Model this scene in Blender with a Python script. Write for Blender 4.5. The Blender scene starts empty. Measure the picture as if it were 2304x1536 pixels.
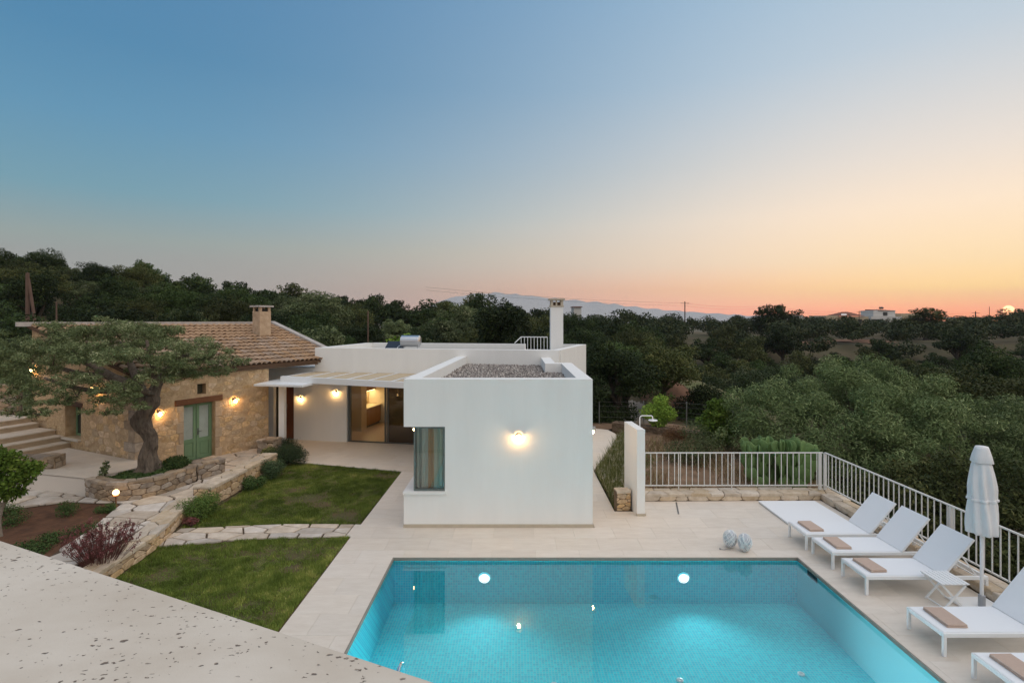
import bpy, math, random
import numpy as np
from mathutils import Vector, Matrix

random.seed(7)
rng = np.random.default_rng(7)
scene = bpy.context.scene
C = scene.collection
R = math.radians

# ------------------------------------------------------------------ camera
CAM_H = 4.8
cam_data = bpy.data.cameras.new('camera')
cam = bpy.data.objects.new('camera', cam_data)
C.objects.link(cam)
cam.location = (0, 0, CAM_H)
cam.rotation_euler = (R(90), 0, 0)
cam_data.lens = 18.75
cam_data.sensor_width = 36
cam_data.shift_x = -6 / 2304
cam_data.shift_y = -50 / 2304
cam_data.clip_start = 0.05
cam_data.clip_end = 20000
scene.camera = cam

# ------------------------------------------------------------------ sky at sunset
SUN_AZ, SUN_EL = R(42.8), R(0.72)
SUN_DIR = Vector((math.sin(SUN_AZ) * math.cos(SUN_EL), math.cos(SUN_AZ) * math.cos(SUN_EL), math.sin(SUN_EL)))


def lin(c):
    return tuple((v / 255 / 12.92) if v / 255 <= 0.04045 else ((v / 255 + 0.055) / 1.055) ** 2.4 for v in c)


world = bpy.data.worlds.new('World')
scene.world = world
world.use_nodes = True
wt = world.node_tree
wt.nodes.clear()


def wn(t, **kw):
    n = wt.nodes.new(t)
    for k, v in kw.items():
        setattr(n, k, v)
    return n


def wmath(op, a, b=None, c=None):
    n = wn('ShaderNodeMath', operation=op)
    for i, v in enumerate((a, b, c)):
        if v is None:
            continue
        if isinstance(v, (int, float)):
            n.inputs[i].default_value = v
        else:
            wt.links.new(v, n.inputs[i])
    return n.outputs[0]


tc = wn('ShaderNodeTexCoord')
sep = wn('ShaderNodeSeparateXYZ')
wt.links.new(tc.outputs['Generated'], sep.inputs[0])
elev = wmath('DIVIDE', wmath('ARCSINE', wmath('MINIMUM', wmath('MAXIMUM', sep.outputs[2], 0.0), 1.0)), math.pi / 2)
elev_s = wmath('POWER', elev, 0.5)          # spread the stops near the horizon
flat = wmath('SQRT', wmath('MAXIMUM', wmath('ADD', wmath('MULTIPLY', sep.outputs[0], sep.outputs[0]),
                                            wmath('MULTIPLY', sep.outputs[1], sep.outputs[1])), 1e-6))
cosaz = wmath('DIVIDE', wmath('ADD', wmath('MULTIPLY', sep.outputs[0], math.sin(SUN_AZ)),
                              wmath('MULTIPLY', sep.outputs[1], math.cos(SUN_AZ))), flat)

HAZE, HAZE_FAR, HAZE_TOP = 0.00013, 3950.0, 205.0
SKY = {
    'glow': [(0, (255, 166, 134)), (0.9, (255, 184, 154)), (2.7, (254, 216, 163)), (5, (255, 225, 182)), (9.7, (255, 232, 206)),
             (14, (236, 225, 214)), (23, (194, 207, 218)), (35, (158, 189, 214)), (60, (120, 160, 198)), (90, (106, 150, 192))],
    'sun': [(0, (240, 178, 168)), (1.2, (247, 190, 172)), (3, (250, 198, 170)), (5.5, (246, 220, 198)), (9.7, (242, 226, 210)),
            (15, (214, 214, 212)), (23, (180, 200, 216)), (35, (150, 184, 212)), (60, (120, 160, 198)), (90, (106, 150, 192))],
    'side': [(0, (172, 163, 160)), (5.5, (160, 163, 161)), (7, (154, 165, 163)), (11, (124, 161, 176)), (17, (104, 151, 181)),
             (23, (89, 139, 175)), (35, (84, 132, 174)), (60, (96, 142, 184)), (90, (106, 150, 192))],
    'anti': [(0, (206, 190, 192)), (10, (206, 196, 196)), (25, (188, 196, 204)), (45, (150, 178, 204)), (70, (118, 158, 196)), (90, (106, 150, 192))],
}


def beyond_haze(deg, c, slant):
    """radiance of the sky itself, so that seen through the evening haze it has colour c"""
    path = min(HAZE_FAR * slant, HAZE_TOP / max(math.tan(R(deg)), 1e-3))
    T = math.exp(-HAZE * path)
    S = (0.40, 0.40, 0.42)
    return tuple(max(0.02, (v - (1 - T) * s) / T) for v, s in zip(lin(c), S))


def sky_ramp(key):
    stops = SKY[key]
    slant = {'glow': 1.36, 'sun': 1.3, 'side': 1.3, 'anti': 0.02}[key]
    n = wn('ShaderNodeValToRGB')
    cr = n.color_ramp
    while len(cr.elements) < len(stops):
        cr.elements.new(0.5)
    for e, (deg, col) in zip(cr.elements, stops):
        e.position = math.sqrt(deg / 90)
        e.color = (*beyond_haze(deg, col, slant), 1)
    wt.links.new(elev_s, n.inputs[0])
    return n.outputs[0]


def wmix(f, a, b):
    n = wn('ShaderNodeMix', data_type='RGBA')
    wt.links.new(f, n.inputs[0])
    wt.links.new(a, n.inputs[6])
    wt.links.new(b, n.inputs[7])
    return n.outputs[2]


w_sun = wmath('POWER', wmath('MAXIMUM', cosaz, 0.0), 2.6)
w_glow = wmath('POWER', wmath('MAXIMUM', cosaz, 0.0), 16.0)
w_anti = wmath('POWER', wmath('MAXIMUM', wmath('MULTIPLY', cosaz, -1.0), 0.0), 1.6)
col = wmix(w_sun, sky_ramp('side'), sky_ramp('sun'))
col = wmix(w_glow, col, sky_ramp('glow'))
col = wmix(w_anti, col, sky_ramp('anti'))
# the solar disc itself, just above the horizon
dotn = wn('ShaderNodeVectorMath', operation='DOT_PRODUCT')
wt.links.new(tc.outputs['Generated'], dotn.inputs[0])
dotn.inputs[1].default_value = SUN_DIR
disc = wn('ShaderNodeMapRange', interpolation_type='SMOOTHSTEP')
disc.inputs[1].default_value = math.cos(R(0.40))
disc.inputs[2].default_value = math.cos(R(0.31))
wt.links.new(dotn.outputs['Value'], disc.inputs[0])
sunc = wn('ShaderNodeRGB')
sunc.outputs[0].default_value = (4.2, 2.0, 0.9, 1)
col = wmix(disc.outputs[0], col, sunc.outputs[0])
bg = wn('ShaderNodeBackground')
wt.links.new(col, bg.inputs[0])
bg.inputs[1].default_value = 1.0
wo = wn('ShaderNodeOutputWorld')
wt.links.new(bg.outputs[0], wo.inputs[0])

fill_data = bpy.data.lights.new('sun', 'SUN')  # fill lamp added to lift walls and terrace, set apart from the solar disc
fill_data.energy = 2.1
fill_data.angle = R(100)                    # wide added fill standing for twilight sky glow: no hard shadows anywhere
fill_data.color = (1.0, 0.80, 0.60)
sun = bpy.data.objects.new('sun', fill_data)
C.objects.link(sun)
sun.location = (0, 0, 60)
sun.rotation_euler = (-Vector((0.44, -0.31, 0.84))).to_track_quat('-Z', 'Y').to_euler()

scene.view_settings.view_transform = 'Standard'
scene.view_settings.look = 'None'
scene.view_settings.exposure = 0.0
scene.view_settings.gamma = 1.0
scene.view_settings.use_curve_mapping = False
scene.render.engine = 'CYCLES'
scene.cycles.max_bounces = 7
scene.cycles.transparent_max_bounces = 12
scene.cycles.use_denoising = True
scene.cycles.caustics_reflective = False
scene.cycles.caustics_refractive = False
scene.cycles.sample_clamp_indirect = 4.0

# ------------------------------------------------------------------ helpers


def link(o, parent=None):
    C.objects.link(o)
    if parent is not None:
        o.parent = parent
    return o


def parent_to(o, parent):
    """parent keeping the world placement the mesh was written in"""
    o.parent = parent
    if parent.parent is None:
        o.matrix_parent_inverse = parent.matrix_basis.inverted()


def tag(o, label=None, cat=None, group=None, kind=None):
    if label:
        o['label'] = label
    if cat:
        o['category'] = cat
    if group:
        o['group'] = group
    if kind:
        o['kind'] = kind
    return o


def thing(name, label, cat, loc=(0, 0, 0), rz=0.0, group=None):
    o = bpy.data.objects.new(name, None)
    o.empty_display_size = 0.2
    C.objects.link(o)
    o.location = loc
    o.rotation_euler = (0, 0, rz)
    return tag(o, label, cat, group)


def copy_thing(src, loc, rz=None, label=None, group=None, scale=None):
    r = src.copy()
    C.objects.link(r)
    r.location = loc
    if rz is not None:
        r.rotation_euler = (0, 0, rz)
    if scale is not None:
        r.scale = scale
    if label:
        r['label'] = label
    if group:
        r['group'] = group
    for ch in list(src.children):
        c = ch.copy()
        C.objects.link(c)
        c.parent = r
        for g in list(ch.children):
            d = g.copy()
            C.objects.link(d)
            d.parent = c
    return r


def np_mesh(name, V, F, tint=None, smooth=False):
    V = np.asarray(V, dtype=np.float32)
    F = np.asarray(F, dtype=np.int32)
    me = bpy.data.meshes.new(name)
    k = F.shape[1]
    me.vertices.add(len(V))
    me.vertices.foreach_set('co', V.ravel())
    me.loops.add(F.size)
    me.loops.foreach_set('vertex_index', F.ravel())
    me.polygons.add(len(F))
    me.polygons.foreach_set('loop_start', np.arange(len(F), dtype=np.int32) * k)
    if smooth:
        me.polygons.foreach_set('use_smooth', np.ones(len(F), dtype=bool))
    if tint is not None:
        a = me.attributes.new('tint', 'FLOAT', 'FACE')
        a.data.foreach_set('value', np.asarray(tint, dtype=np.float32))
    me.update(calc_edges=True)
    return me


def mesh_obj(name, me, m, parent=None):
    if m is not None and not me.materials:
        me.materials.append(m)
    o = bpy.data.objects.new(name, me)
    C.objects.link(o)
    if parent is not None:
        parent_to(o, parent)
    return o


class MB:
    def __init__(self):
        self.v = []
        self.f = []

    def add(self, vs, fs):
        n = len(self.v)
        self.v += [tuple(p) for p in vs]
        self.f += [tuple(i + n for i in f) for f in fs]
        return self

    def box(self, x0, x1, y0, y1, z0, z1):
        return self.add([(x0, y0, z0), (x1, y0, z0), (x1, y1, z0), (x0, y1, z0), (x0, y0, z1), (x1, y0, z1), (x1, y1, z1), (x0, y1, z1)],
                        [(0, 3, 2, 1), (4, 5, 6, 7), (0, 1, 5, 4), (1, 2, 6, 5), (2, 3, 7, 6), (3, 0, 4, 7)])

    def bbox(self, x0, x1, y0, y1, z0, z1, b=0.006):
        """box with chamfered edges"""
        n = len(self.v)
        X, Y, Z = (x0, x1), (y0, y1), (z0, z1)
        idx = {}
        for i in (0, 1):
            for j in (0, 1):
                for k in (0, 1):
                    sx, sy, sz = 1 - 2 * i, 1 - 2 * j, 1 - 2 * k
                    p = (X[i], Y[j], Z[k])
                    for a in range(3):
                        q = [p[0] + sx * b, p[1] + sy * b, p[2] + sz * b]
                        q[a] = p[a]
                        idx[(i, j, k, a)] = len(self.v)
                        self.v.append(tuple(q))
        def F(*l):
            self.f.append(tuple(idx[t] for t in l))
        for i in (0, 1):
            q = [(i, 0, 0, 0), (i, 1, 0, 0), (i, 1, 1, 0), (i, 0, 1, 0)]
            F(*(q if i else q[::-1]))
            q = [(0, i, 0, 1), (1, i, 0, 1), (1, i, 1, 1), (0, i, 1, 1)]
            F(*(q[::-1] if i else q))
            q = [(0, 0, i, 2), (1, 0, i, 2), (1, 1, i, 2), (0, 1, i, 2)]
            F(*(q if i else q[::-1]))
        for i in (0, 1):
            for j in (0, 1):
                F((0, i, j, 1), (1, i, j, 1), (1, i, j, 2), (0, i, j, 2))
                F((i, 0, j, 0), (i, 1, j, 0), (i, 1, j, 2), (i, 0, j, 2))
                F((i, j, 0, 0), (i, j, 1, 0), (i, j, 1, 1), (i, j, 0, 1))
        for i in (0, 1):
            for j in (0, 1):
                for k in (0, 1):
                    F((i, j, k, 0), (i, j, k, 1), (i, j, k, 2))
        return self

    def prism(self, poly, z0, z1, top=None):
        """poly counter-clockwise from above; z1 may be a list"""
        n = len(poly)
        zt = z1 if isinstance(z1, (list, tuple)) else [z1] * n
        zb = z0 if isinstance(z0, (list, tuple)) else [z0] * n
        vs = [(p[0], p[1], zb[i]) for i, p in enumerate(poly)] + [(p[0], p[1], zt[i]) for i, p in enumerate(poly)]
        fs = [tuple(range(n - 1, -1, -1)), tuple(range(n, 2 * n))]
        for i in range(n):
            j = (i + 1) % n
            fs.append((i, j, n + j, n + i))
        return self.add(vs, fs)

    def bar(self, a, b, w, h, up=(0, 0, 1)):
        a, b = Vector(a), Vector(b)
        d = (b - a).normalized()
        up = Vector(up)
        s = d.cross(up)
        if s.length < 1e-4:
            s = d.cross(Vector((0, 1, 0)))
        s.normalize()
        u = s.cross(d).normalized()
        s, u = s * w / 2, u * h / 2
        vs = [a - s - u, a + s - u, a + s + u, a - s + u, b - s - u, b + s - u, b + s + u, b - s + u]
        return self.add(vs, [(0, 1, 2, 3)[::-1], (4, 5, 6, 7), (0, 1, 5, 4), (1, 2, 6, 5), (2, 3, 7, 6), (3, 0, 4, 7)])

    def tube(self, pts, r, n=8, cap=True):
        pts = [Vector(p) for p in pts]
        rs = r if isinstance(r, (list, tuple)) else [r] * len(pts)
        base = len(self.v)
        ref = None
        for i, p in enumerate(pts):
            d = (pts[min(i + 1, len(pts) - 1)] - pts[max(i - 1, 0)]).normalized()
            if ref is None:
                ref = d.orthogonal().normalized()
            ref = (ref - d * ref.dot(d)).normalized()
            s = d.cross(ref)
            for k in range(n):
                a = 2 * math.pi * k / n
                self.v.append(tuple(p + (ref * math.cos(a) + s * math.sin(a)) * rs[i]))
        for i in range(len(pts) - 1):
            for k in range(n):
                a, b = base + i * n + k, base + i * n + (k + 1) % n
                self.f.append((a, b, b + n, a + n))
        if cap:
            self.f.append(tuple(base + k for k in range(n))[::-1])
            self.f.append(tuple(base + (len(pts) - 1) * n + k for k in range(n)))
        return self

    def lathe(self, prof, n=16, c=(0, 0, 0), fn=None):
        base = len(self.v)
        for (r, z) in prof:
            for k in range(n):
                a = 2 * math.pi * k / n
                rr = fn(a, r, z) if fn else r
                self.v.append((c[0] + rr * math.cos(a), c[1] + rr * math.sin(a), c[2] + z))
        for i in range(len(prof) - 1):
            for k in range(n):
                a, b = base + i * n + k, base + i * n + (k + 1) % n
                self.f.append((a, b, b + n, a + n))
        self.f.append(tuple(base + k for k in range(n))[::-1])
        self.f.append(tuple(base + (len(prof) - 1) * n + k for k in range(n)))
        return self

    def ball(self, c, r, n=12, m=8, sz=1.0):
        prof = [(max(1e-4, r * math.sin(math.pi * i / m)), -r * sz * math.cos(math.pi * i / m)) for i in range(m + 1)]
        return self.lathe(prof, n, c)

    def mesh(self, name):
        me = bpy.data.meshes.new(name)
        me.from_pydata(self.v, [], self.f)
        me.update()
        return me

    def build(self, name, m, parent=None, smooth=False):
        me = self.mesh(name)
        if smooth:
            me.polygons.foreach_set('use_smooth', [True] * len(me.polygons))
        return mesh_obj(name, me, m, parent)


def auto_smooth(o, ang=40):
    me = o.data
    me.polygons.foreach_set('use_smooth', [True] * len(me.polygons))
    me.set_sharp_from_angle(angle=R(ang))
    return o


# ------------------------------------------------------------------ materials
def M(name, base, rough=0.7, var=0.0, scale=3.0, bump=0.0, bscale=40.0, metal=0.0, obj_var=0.0, base2=None, spec=0.3, detail=6.0,
      coords='Object', stretch=None, hue_var=0.0, emit=None, estr=0.0):
    m = bpy.data.materials.new(name)
    m.use_nodes = True
    t = m.node_tree
    b = t.nodes['Principled BSDF']
    b.inputs['Roughness'].default_value = rough
    b.inputs['Metallic'].default_value = metal
    b.inputs['Specular IOR Level'].default_value = spec
    L = t.links.new
    N = t.nodes.new
    if emit:
        b.inputs['Emission Color'].default_value = (*emit, 1)
        b.inputs['Emission Strength'].default_value = estr
    tcn = N('ShaderNodeTexCoord')
    vec = tcn.outputs[coords]
    if stretch:
        mp = N('ShaderNodeMapping')
        mp.inputs['Scale'].default_value = stretch
        L(vec, mp.inputs[0])
        vec = mp.outputs[0]
    c2 = base2 if base2 else tuple(x * (1 - var) for x in base)
    out = None
    if var > 0 or base2:
        nz = N('ShaderNodeTexNoise')
        nz.inputs['Scale'].default_value = scale
        nz.inputs['Detail'].default_value = detail
        nz.inputs['Roughness'].default_value = 0.65
        L(vec, nz.inputs['Vector'])
        rp = N('ShaderNodeValToRGB')
        rp.color_ramp.elements[0].position = 0.32
        rp.color_ramp.elements[1].position = 0.68
        rp.color_ramp.elements[0].color = (*c2, 1)
        rp.color_ramp.elements[1].color = (*base, 1)
        L(nz.outputs['Fac'], rp.inputs[0])
        out = rp.outputs[0]
    else:
        rgb = N('ShaderNodeRGB')
        rgb.outputs[0].default_value = (*base, 1)
        out = rgb.outputs[0]
    if obj_var > 0 or hue_var > 0:
        oi = N('ShaderNodeObjectInfo')
        hs = N('ShaderNodeHueSaturation')
        mr = N('ShaderNodeMapRange')
        mr.inputs[3].default_value = 1 - obj_var
        mr.inputs[4].default_value = 1 + obj_var
        L(oi.outputs['Random'], mr.inputs[0])
        L(mr.outputs[0], hs.inputs['Value'])
        wv = N('ShaderNodeMath')
        wv.operation = 'MULTIPLY'
        wv.inputs[1].default_value = 17.31
        L(oi.outputs['Random'], wv.inputs[0])
        fr = N('ShaderNodeMath')
        fr.operation = 'FRACT'
        L(wv.outputs[0], fr.inputs[0])
        m2 = N('ShaderNodeMapRange')
        m2.inputs[3].default_value = 1 - hue_var
        m2.inputs[4].default_value = 1 + hue_var
        L(fr.outputs[0], m2.inputs[0])
        L(m2.outputs[0], hs.inputs['Saturation'])
        L(out, hs.inputs['Color'])
        out = hs.outputs[0]
    L(out, b.inputs['Base Color'])
    if bump > 0:
        nb = N('ShaderNodeTexNoise')
        nb.inputs['Scale'].default_value = bscale
        nb.inputs['Detail'].default_value = 5
        L(vec, nb.inputs['Vector'])
        bp = N('ShaderNodeBump')
        bp.inputs['Strength'].default_value = bump
        bp.inputs['Distance'].default_value = 0.02
        L(nb.outputs['Fac'], bp.inputs['Height'])
        L(bp.outputs[0], b.inputs['Normal'])
    return m


def leaf_mat(name, stops, rough=0.6, spec=0.12, trans=0.15):
    """leaf colours picked by the per-leaf random attribute"""
    m = bpy.data.materials.new(name)
    m.use_nodes = True
    t = m.node_tree
    b = t.nodes['Principled BSDF']
    b.inputs['Roughness'].default_value = rough
    b.inputs['Specular IOR Level'].default_value = spec
    at = t.nodes.new('ShaderNodeAttribute')
    at.attribute_name = 'tint'
    rp = t.nodes.new('ShaderNodeValToRGB')
    while len(rp.color_ramp.elements) < len(stops):
        rp.color_ramp.elements.new(0.5)
    for e, (p, c) in zip(rp.color_ramp.elements, stops):
        e.position = p
        e.color = (*c, 1)
    t.links.new(at.outputs['Fac'], rp.inputs[0])
    hs = t.nodes.new('ShaderNodeHueSaturation')
    oi = t.nodes.new('ShaderNodeObjectInfo')
    mr = t.nodes.new('ShaderNodeMapRange')
    mr.inputs[3].default_value = 0.62
    mr.inputs[4].default_value = 1.5
    t.links.new(oi.outputs['Random'], mr.inputs[0])
    t.links.new(mr.outputs[0], hs.inputs['Value'])
    t.links.new(rp.outputs[0], hs.inputs['Color'])
    t.links.new(hs.outputs[0], b.inputs['Base Color'])
    if trans > 0:
        tr = t.nodes.new('ShaderNodeBsdfTranslucent')
        t.links.new(hs.outputs[0], tr.inputs[0])
        mx = t.nodes.new('ShaderNodeMixShader')
        mx.inputs[0].default_value = trans
        t.links.new(b.outputs[0], mx.inputs[1])
        t.links.new(tr.outputs[0], mx.inputs[2])
        t.links.new(mx.outputs[0], t.nodes['Material Output'].inputs[0])
    return m


def emit_mat(name, c, s):
    m = bpy.data.materials.new(name)
    m.use_nodes = True
    t = m.node_tree
    t.nodes.clear()
    e = t.nodes.new('ShaderNodeEmission')
    e.inputs[0].default_value = (*c, 1)
    e.inputs[1].default_value = s
    o = t.nodes.new('ShaderNodeOutputMaterial')
    t.links.new(e.outputs[0], o.inputs[0])
    return m


def glass_mat(name, tint=(0.9, 0.95, 0.95), ior=1.5, bump=0.0, bscale=1.5, reflect=1.0):
    m = bpy.data.materials.new(name)
    m.use_nodes = True
    t = m.node_tree
    t.nodes.clear()
    tr = t.nodes.new('ShaderNodeBsdfTransparent')
    tr.inputs[0].default_value = (*tint, 1)
    gl = t.nodes.new('ShaderNodeBsdfGlossy')
    gl.inputs['Roughness'].default_value = 0.0
    gl.inputs[0].default_value = (reflect, reflect, reflect, 1)
    fr = t.nodes.new('ShaderNodeFresnel')
    fr.inputs[0].default_value = ior
    mx = t.nodes.new('ShaderNodeMixShader')
    o = t.nodes.new('ShaderNodeOutputMaterial')
    t.links.new(fr.outputs[0], mx.inputs[0])
    t.links.new(tr.outputs[0], mx.inputs[1])
    t.links.new(gl.outputs[0], mx.inputs[2])
    t.links.new(mx.outputs[0], o.inputs[0])
    if bump > 0:
        tcn = t.nodes.new('ShaderNodeTexCoord')
        nz = t.nodes.new('ShaderNodeTexNoise')
        nz.inputs['Scale'].default_value = bscale
        nz.inputs['Detail'].default_value = 2
        t.links.new(tcn.outputs['Object'], nz.inputs['Vector'])
        bp = t.nodes.new('ShaderNodeBump')
        bp.inputs['Strength'].default_value = bump
        bp.inputs['Distance'].default_value = 0.01
        t.links.new(nz.outputs['Fac'], bp.inputs['Height'])
        t.links.new(bp.outputs[0], gl.inputs['Normal'])
    return m


plaster = M('white_plaster', (0.845, 0.84, 0.815), 0.85, var=0.055, scale=0.9, bump=0.12, bscale=14, spec=0.15, detail=9, stretch=(2.6, 2.6, 0.42))
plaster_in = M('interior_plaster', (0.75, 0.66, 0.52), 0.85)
plinth_m = M('plinth_stone', (0.52, 0.45, 0.35), 0.7, var=0.12, scale=6)
deck_m = M('deck_stone', (0.735, 0.665, 0.58), 0.55, base2=(0.655, 0.58, 0.495), scale=2.2, bump=0.03, bscale=90, obj_var=0.035, hue_var=0.08,
           coords='Object', stretch=(1, 3.2, 1))
court_m = M('courtyard_stone', (0.70, 0.63, 0.54), 0.6, base2=(0.60, 0.53, 0.45), scale=1.8, bump=0.03, bscale=60, obj_var=0.05, hue_var=0.1)
joint_m = M('deck_joint', (0.68, 0.61, 0.53), 0.9)
flag_m = M('flagstone', (0.66, 0.58, 0.49), 0.8, base2=(0.46, 0.385, 0.31), scale=3.5, bump=0.35, bscale=14, obj_var=0.2, hue_var=0.3)
flag_bed = M('flagstone_joint', (0.12, 0.085, 0.055), 0.95, var=0.4, scale=8)
stone_m = M('rubble_stone', (0.70, 0.525, 0.33), 0.9, base2=(0.42, 0.28, 0.155), scale=12, bump=0.9, bscale=26, obj_var=0.22, hue_var=0.16)
mortar_m = M('lime_mortar', (0.60, 0.44, 0.275), 0.95, base2=(0.40, 0.265, 0.15), scale=5, bump=0.6, bscale=35)
planter_m = M('planter_stone', (0.44, 0.35, 0.26), 0.9, base2=(0.24, 0.185, 0.135), scale=6, bump=0.8, bscale=20, obj_var=0.25, hue_var=0.3)
coping_m = M('pale_coping_stone', (0.66, 0.56, 0.44), 0.85, base2=(0.48, 0.38, 0.27), scale=5, bump=0.5, bscale=22, obj_var=0.14, hue_var=0.25)
dark_mortar = M('dark_mortar', (0.19, 0.135, 0.085), 0.95, var=0.4, scale=9)
rtile_m = M('clay_roof_tile', (0.46, 0.315, 0.205), 0.85, base2=(0.29, 0.19, 0.125), scale=5, bump=0.25, bscale=30, obj_var=0.2, hue_var=0.2)
roof_under = M('roof_underlay', (0.11, 0.065, 0.04), 0.95)
capstone_m = M('roof_capping', (0.50, 0.46, 0.43), 0.9, base2=(0.36, 0.33, 0.31), scale=5, bump=0.4, bscale=25)
wood_m = M('lintel_timber', (0.20, 0.085, 0.038), 0.75, base2=(0.11, 0.045, 0.02), scale=5, bump=0.4, bscale=20, stretch=(1, 1, 9))
door_wood = M('brown_door_timber', (0.22, 0.075, 0.03), 0.5, base2=(0.14, 0.045, 0.018), scale=4, stretch=(6, 6, 0.6))
green_m = M('green_paint', (0.185, 0.295, 0.165), 0.5, var=0.12, scale=4)
frame_m = M('grey_aluminium', (0.10, 0.105, 0.10), 0.45, spec=0.4)
tank_m = M('steel_tank', (0.62, 0.62, 0.62), 0.28, metal=0.9)
panel_m = M('solar_glass', (0.03, 0.035, 0.045), 0.12, spec=0.6)
chrome_m = M('chrome', (0.85, 0.85, 0.86), 0.08, metal=1.0)
white_metal = M('white_powder_coat', (0.82, 0.83, 0.83), 0.4, spec=0.4)
rail_m = M('railing_paint', (0.68, 0.67, 0.64), 0.5, spec=0.3)
sling_m = M('white_mesh_fabric', (0.84, 0.86, 0.88), 0.75, var=0.04, scale=60, bump=0.08, bscale=300)
canvas_m = M('white_canvas', (0.80, 0.81, 0.82), 0.9, var=0.06, scale=5, bump=0.12, bscale=30)
towel_m = M('beige_towel', (0.60, 0.455, 0.37), 0.95, var=0.1, scale=30, bump=0.5, bscale=260, obj_var=0.05)
gravel_m = M('grey_gravel', (0.30, 0.27, 0.25), 0.9, base2=(0.13, 0.12, 0.115), scale=45, detail=2, bump=0.3, bscale=60)
soil_red = M('red_soil', (0.155, 0.075, 0.04), 0.98, base2=(0.085, 0.042, 0.024), scale=4, bump=0.8, bscale=18)
soil_dry = M('dry_soil', (0.29, 0.185, 0.12), 0.98, base2=(0.15, 0.10, 0.06), scale=2.5, bump=0.8, bscale=14)
lawn_soil = M('lawn_soil', (0.085, 0.085, 0.035), 0.98, base2=(0.14, 0.09, 0.05), scale=1.2, bump=0.6, bscale=30)
land_m = M('scrub_ground', (0.055, 0.058, 0.026), 0.98, base2=(0.12, 0.085, 0.048), scale=0.09, detail=9, bump=0.7, bscale=2.0)
bark_m = M('olive_bark', (0.19, 0.15, 0.115), 0.95, base2=(0.07, 0.053, 0.04), scale=6, bump=1.0, bscale=16, stretch=(2.2, 2.2, 0.6))
terrace_m = M('dark_terrace_stone', (0.20, 0.145, 0.10), 0.95, base2=(0.10, 0.07, 0.05), scale=6, bump=0.8, bscale=20, obj_var=0.25)
dark_bark = M('dark_bark', (0.085, 0.065, 0.048), 0.95, var=0.4, scale=8, bump=0.6, bscale=14)
cactus_m = M('cactus_skin', (0.125, 0.205, 0.068), 0.6, base2=(0.085, 0.15, 0.045), scale=9, obj_var=0.2, bump=0.15, bscale=60)
water_m = glass_mat('pool_water', (0.90, 0.985, 0.99), ior=1.72, bump=0.03, bscale=2.4)
window_glass = glass_mat('window_glass', (0.95, 0.97, 0.95), ior=1.5)
dark_glass = glass_mat('tinted_glass', (0.30, 0.30, 0.28), ior=1.55)
bulb_m = emit_mat('lit_bulb', (1.0, 0.56, 0.20), 105.0)
globe_m = emit_mat('lit_globe', (1.0, 0.60, 0.24), 7.0)
poolbulb_m = emit_mat('pool_lamp_lens', (0.86, 0.93, 1.0), 2.6)
strip_m = emit_mat('cabinet_strip_light', (1.0, 0.72, 0.36), 11.0)

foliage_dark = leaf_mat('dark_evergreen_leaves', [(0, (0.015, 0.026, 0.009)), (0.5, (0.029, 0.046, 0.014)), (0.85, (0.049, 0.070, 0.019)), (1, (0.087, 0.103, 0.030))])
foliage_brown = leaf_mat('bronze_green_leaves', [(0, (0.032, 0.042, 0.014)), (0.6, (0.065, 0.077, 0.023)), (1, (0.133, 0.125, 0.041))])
foliage_olive = leaf_mat('olive_leaves', [(0, (0.059, 0.082, 0.034)), (0.55, (0.121, 0.152, 0.063)), (0.85, (0.227, 0.256, 0.127)), (1, (0.474, 0.469, 0.283))])
foliage_olive2 = leaf_mat('silvery_olive_leaves', [(0, (0.064, 0.101, 0.036)), (0.55, (0.139, 0.193, 0.073)), (0.85, (0.252, 0.310, 0.131)), (1, (0.466, 0.517, 0.250))])
foliage_bright = leaf_mat('bright_green_leaves', [(0, (0.083, 0.142, 0.021)), (0.6, (0.150, 0.250, 0.034)), (1, (0.285, 0.365, 0.065))])
foliage_mid = leaf_mat('mid_green_leaves', [(0, (0.036, 0.066, 0.020)), (0.6, (0.062, 0.108, 0.030)), (1, (0.12, 0.16, 0.055))])
foliage_green = leaf_mat('fresh_green_leaves', [(0, (0.030, 0.055, 0.014)), (0.6, (0.058, 0.095, 0.024)), (1, (0.11, 0.15, 0.045))])
foliage_rosemary = leaf_mat('rosemary_leaves', [(0, (0.032, 0.056, 0.024)), (0.6, (0.058, 0.092, 0.040)), (1, (0.10, 0.13, 0.07))])
foliage_red = leaf_mat('reddish_twigs', [(0, (0.078, 0.037, 0.031)), (0.5, (0.169, 0.066, 0.058)), (0.85, (0.325, 0.110, 0.116)), (1, (0.508, 0.219, 0.219))])
foliage_dry = leaf_mat('dry_weeds', [(0, (0.202, 0.133, 0.070)), (0.5, (0.353, 0.234, 0.133)), (0.8, (0.202, 0.211, 0.078)), (1, (0.706, 0.546, 0.374))])
foliage_weed = leaf_mat('flowering_weeds', [(0, (0.088, 0.112, 0.036)), (0.65, (0.176, 0.195, 0.070)), (0.9, (0.304, 0.285, 0.126)), (1, (0.880, 0.780, 0.588))])
grass_mat = leaf_mat('lawn_blades', [(0, (0.088, 0.124, 0.026)), (0.45, (0.168, 0.228, 0.045)), (0.8, (0.289, 0.330, 0.077)), (1, (0.507, 0.462, 0.160))], trans=0.25)

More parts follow.
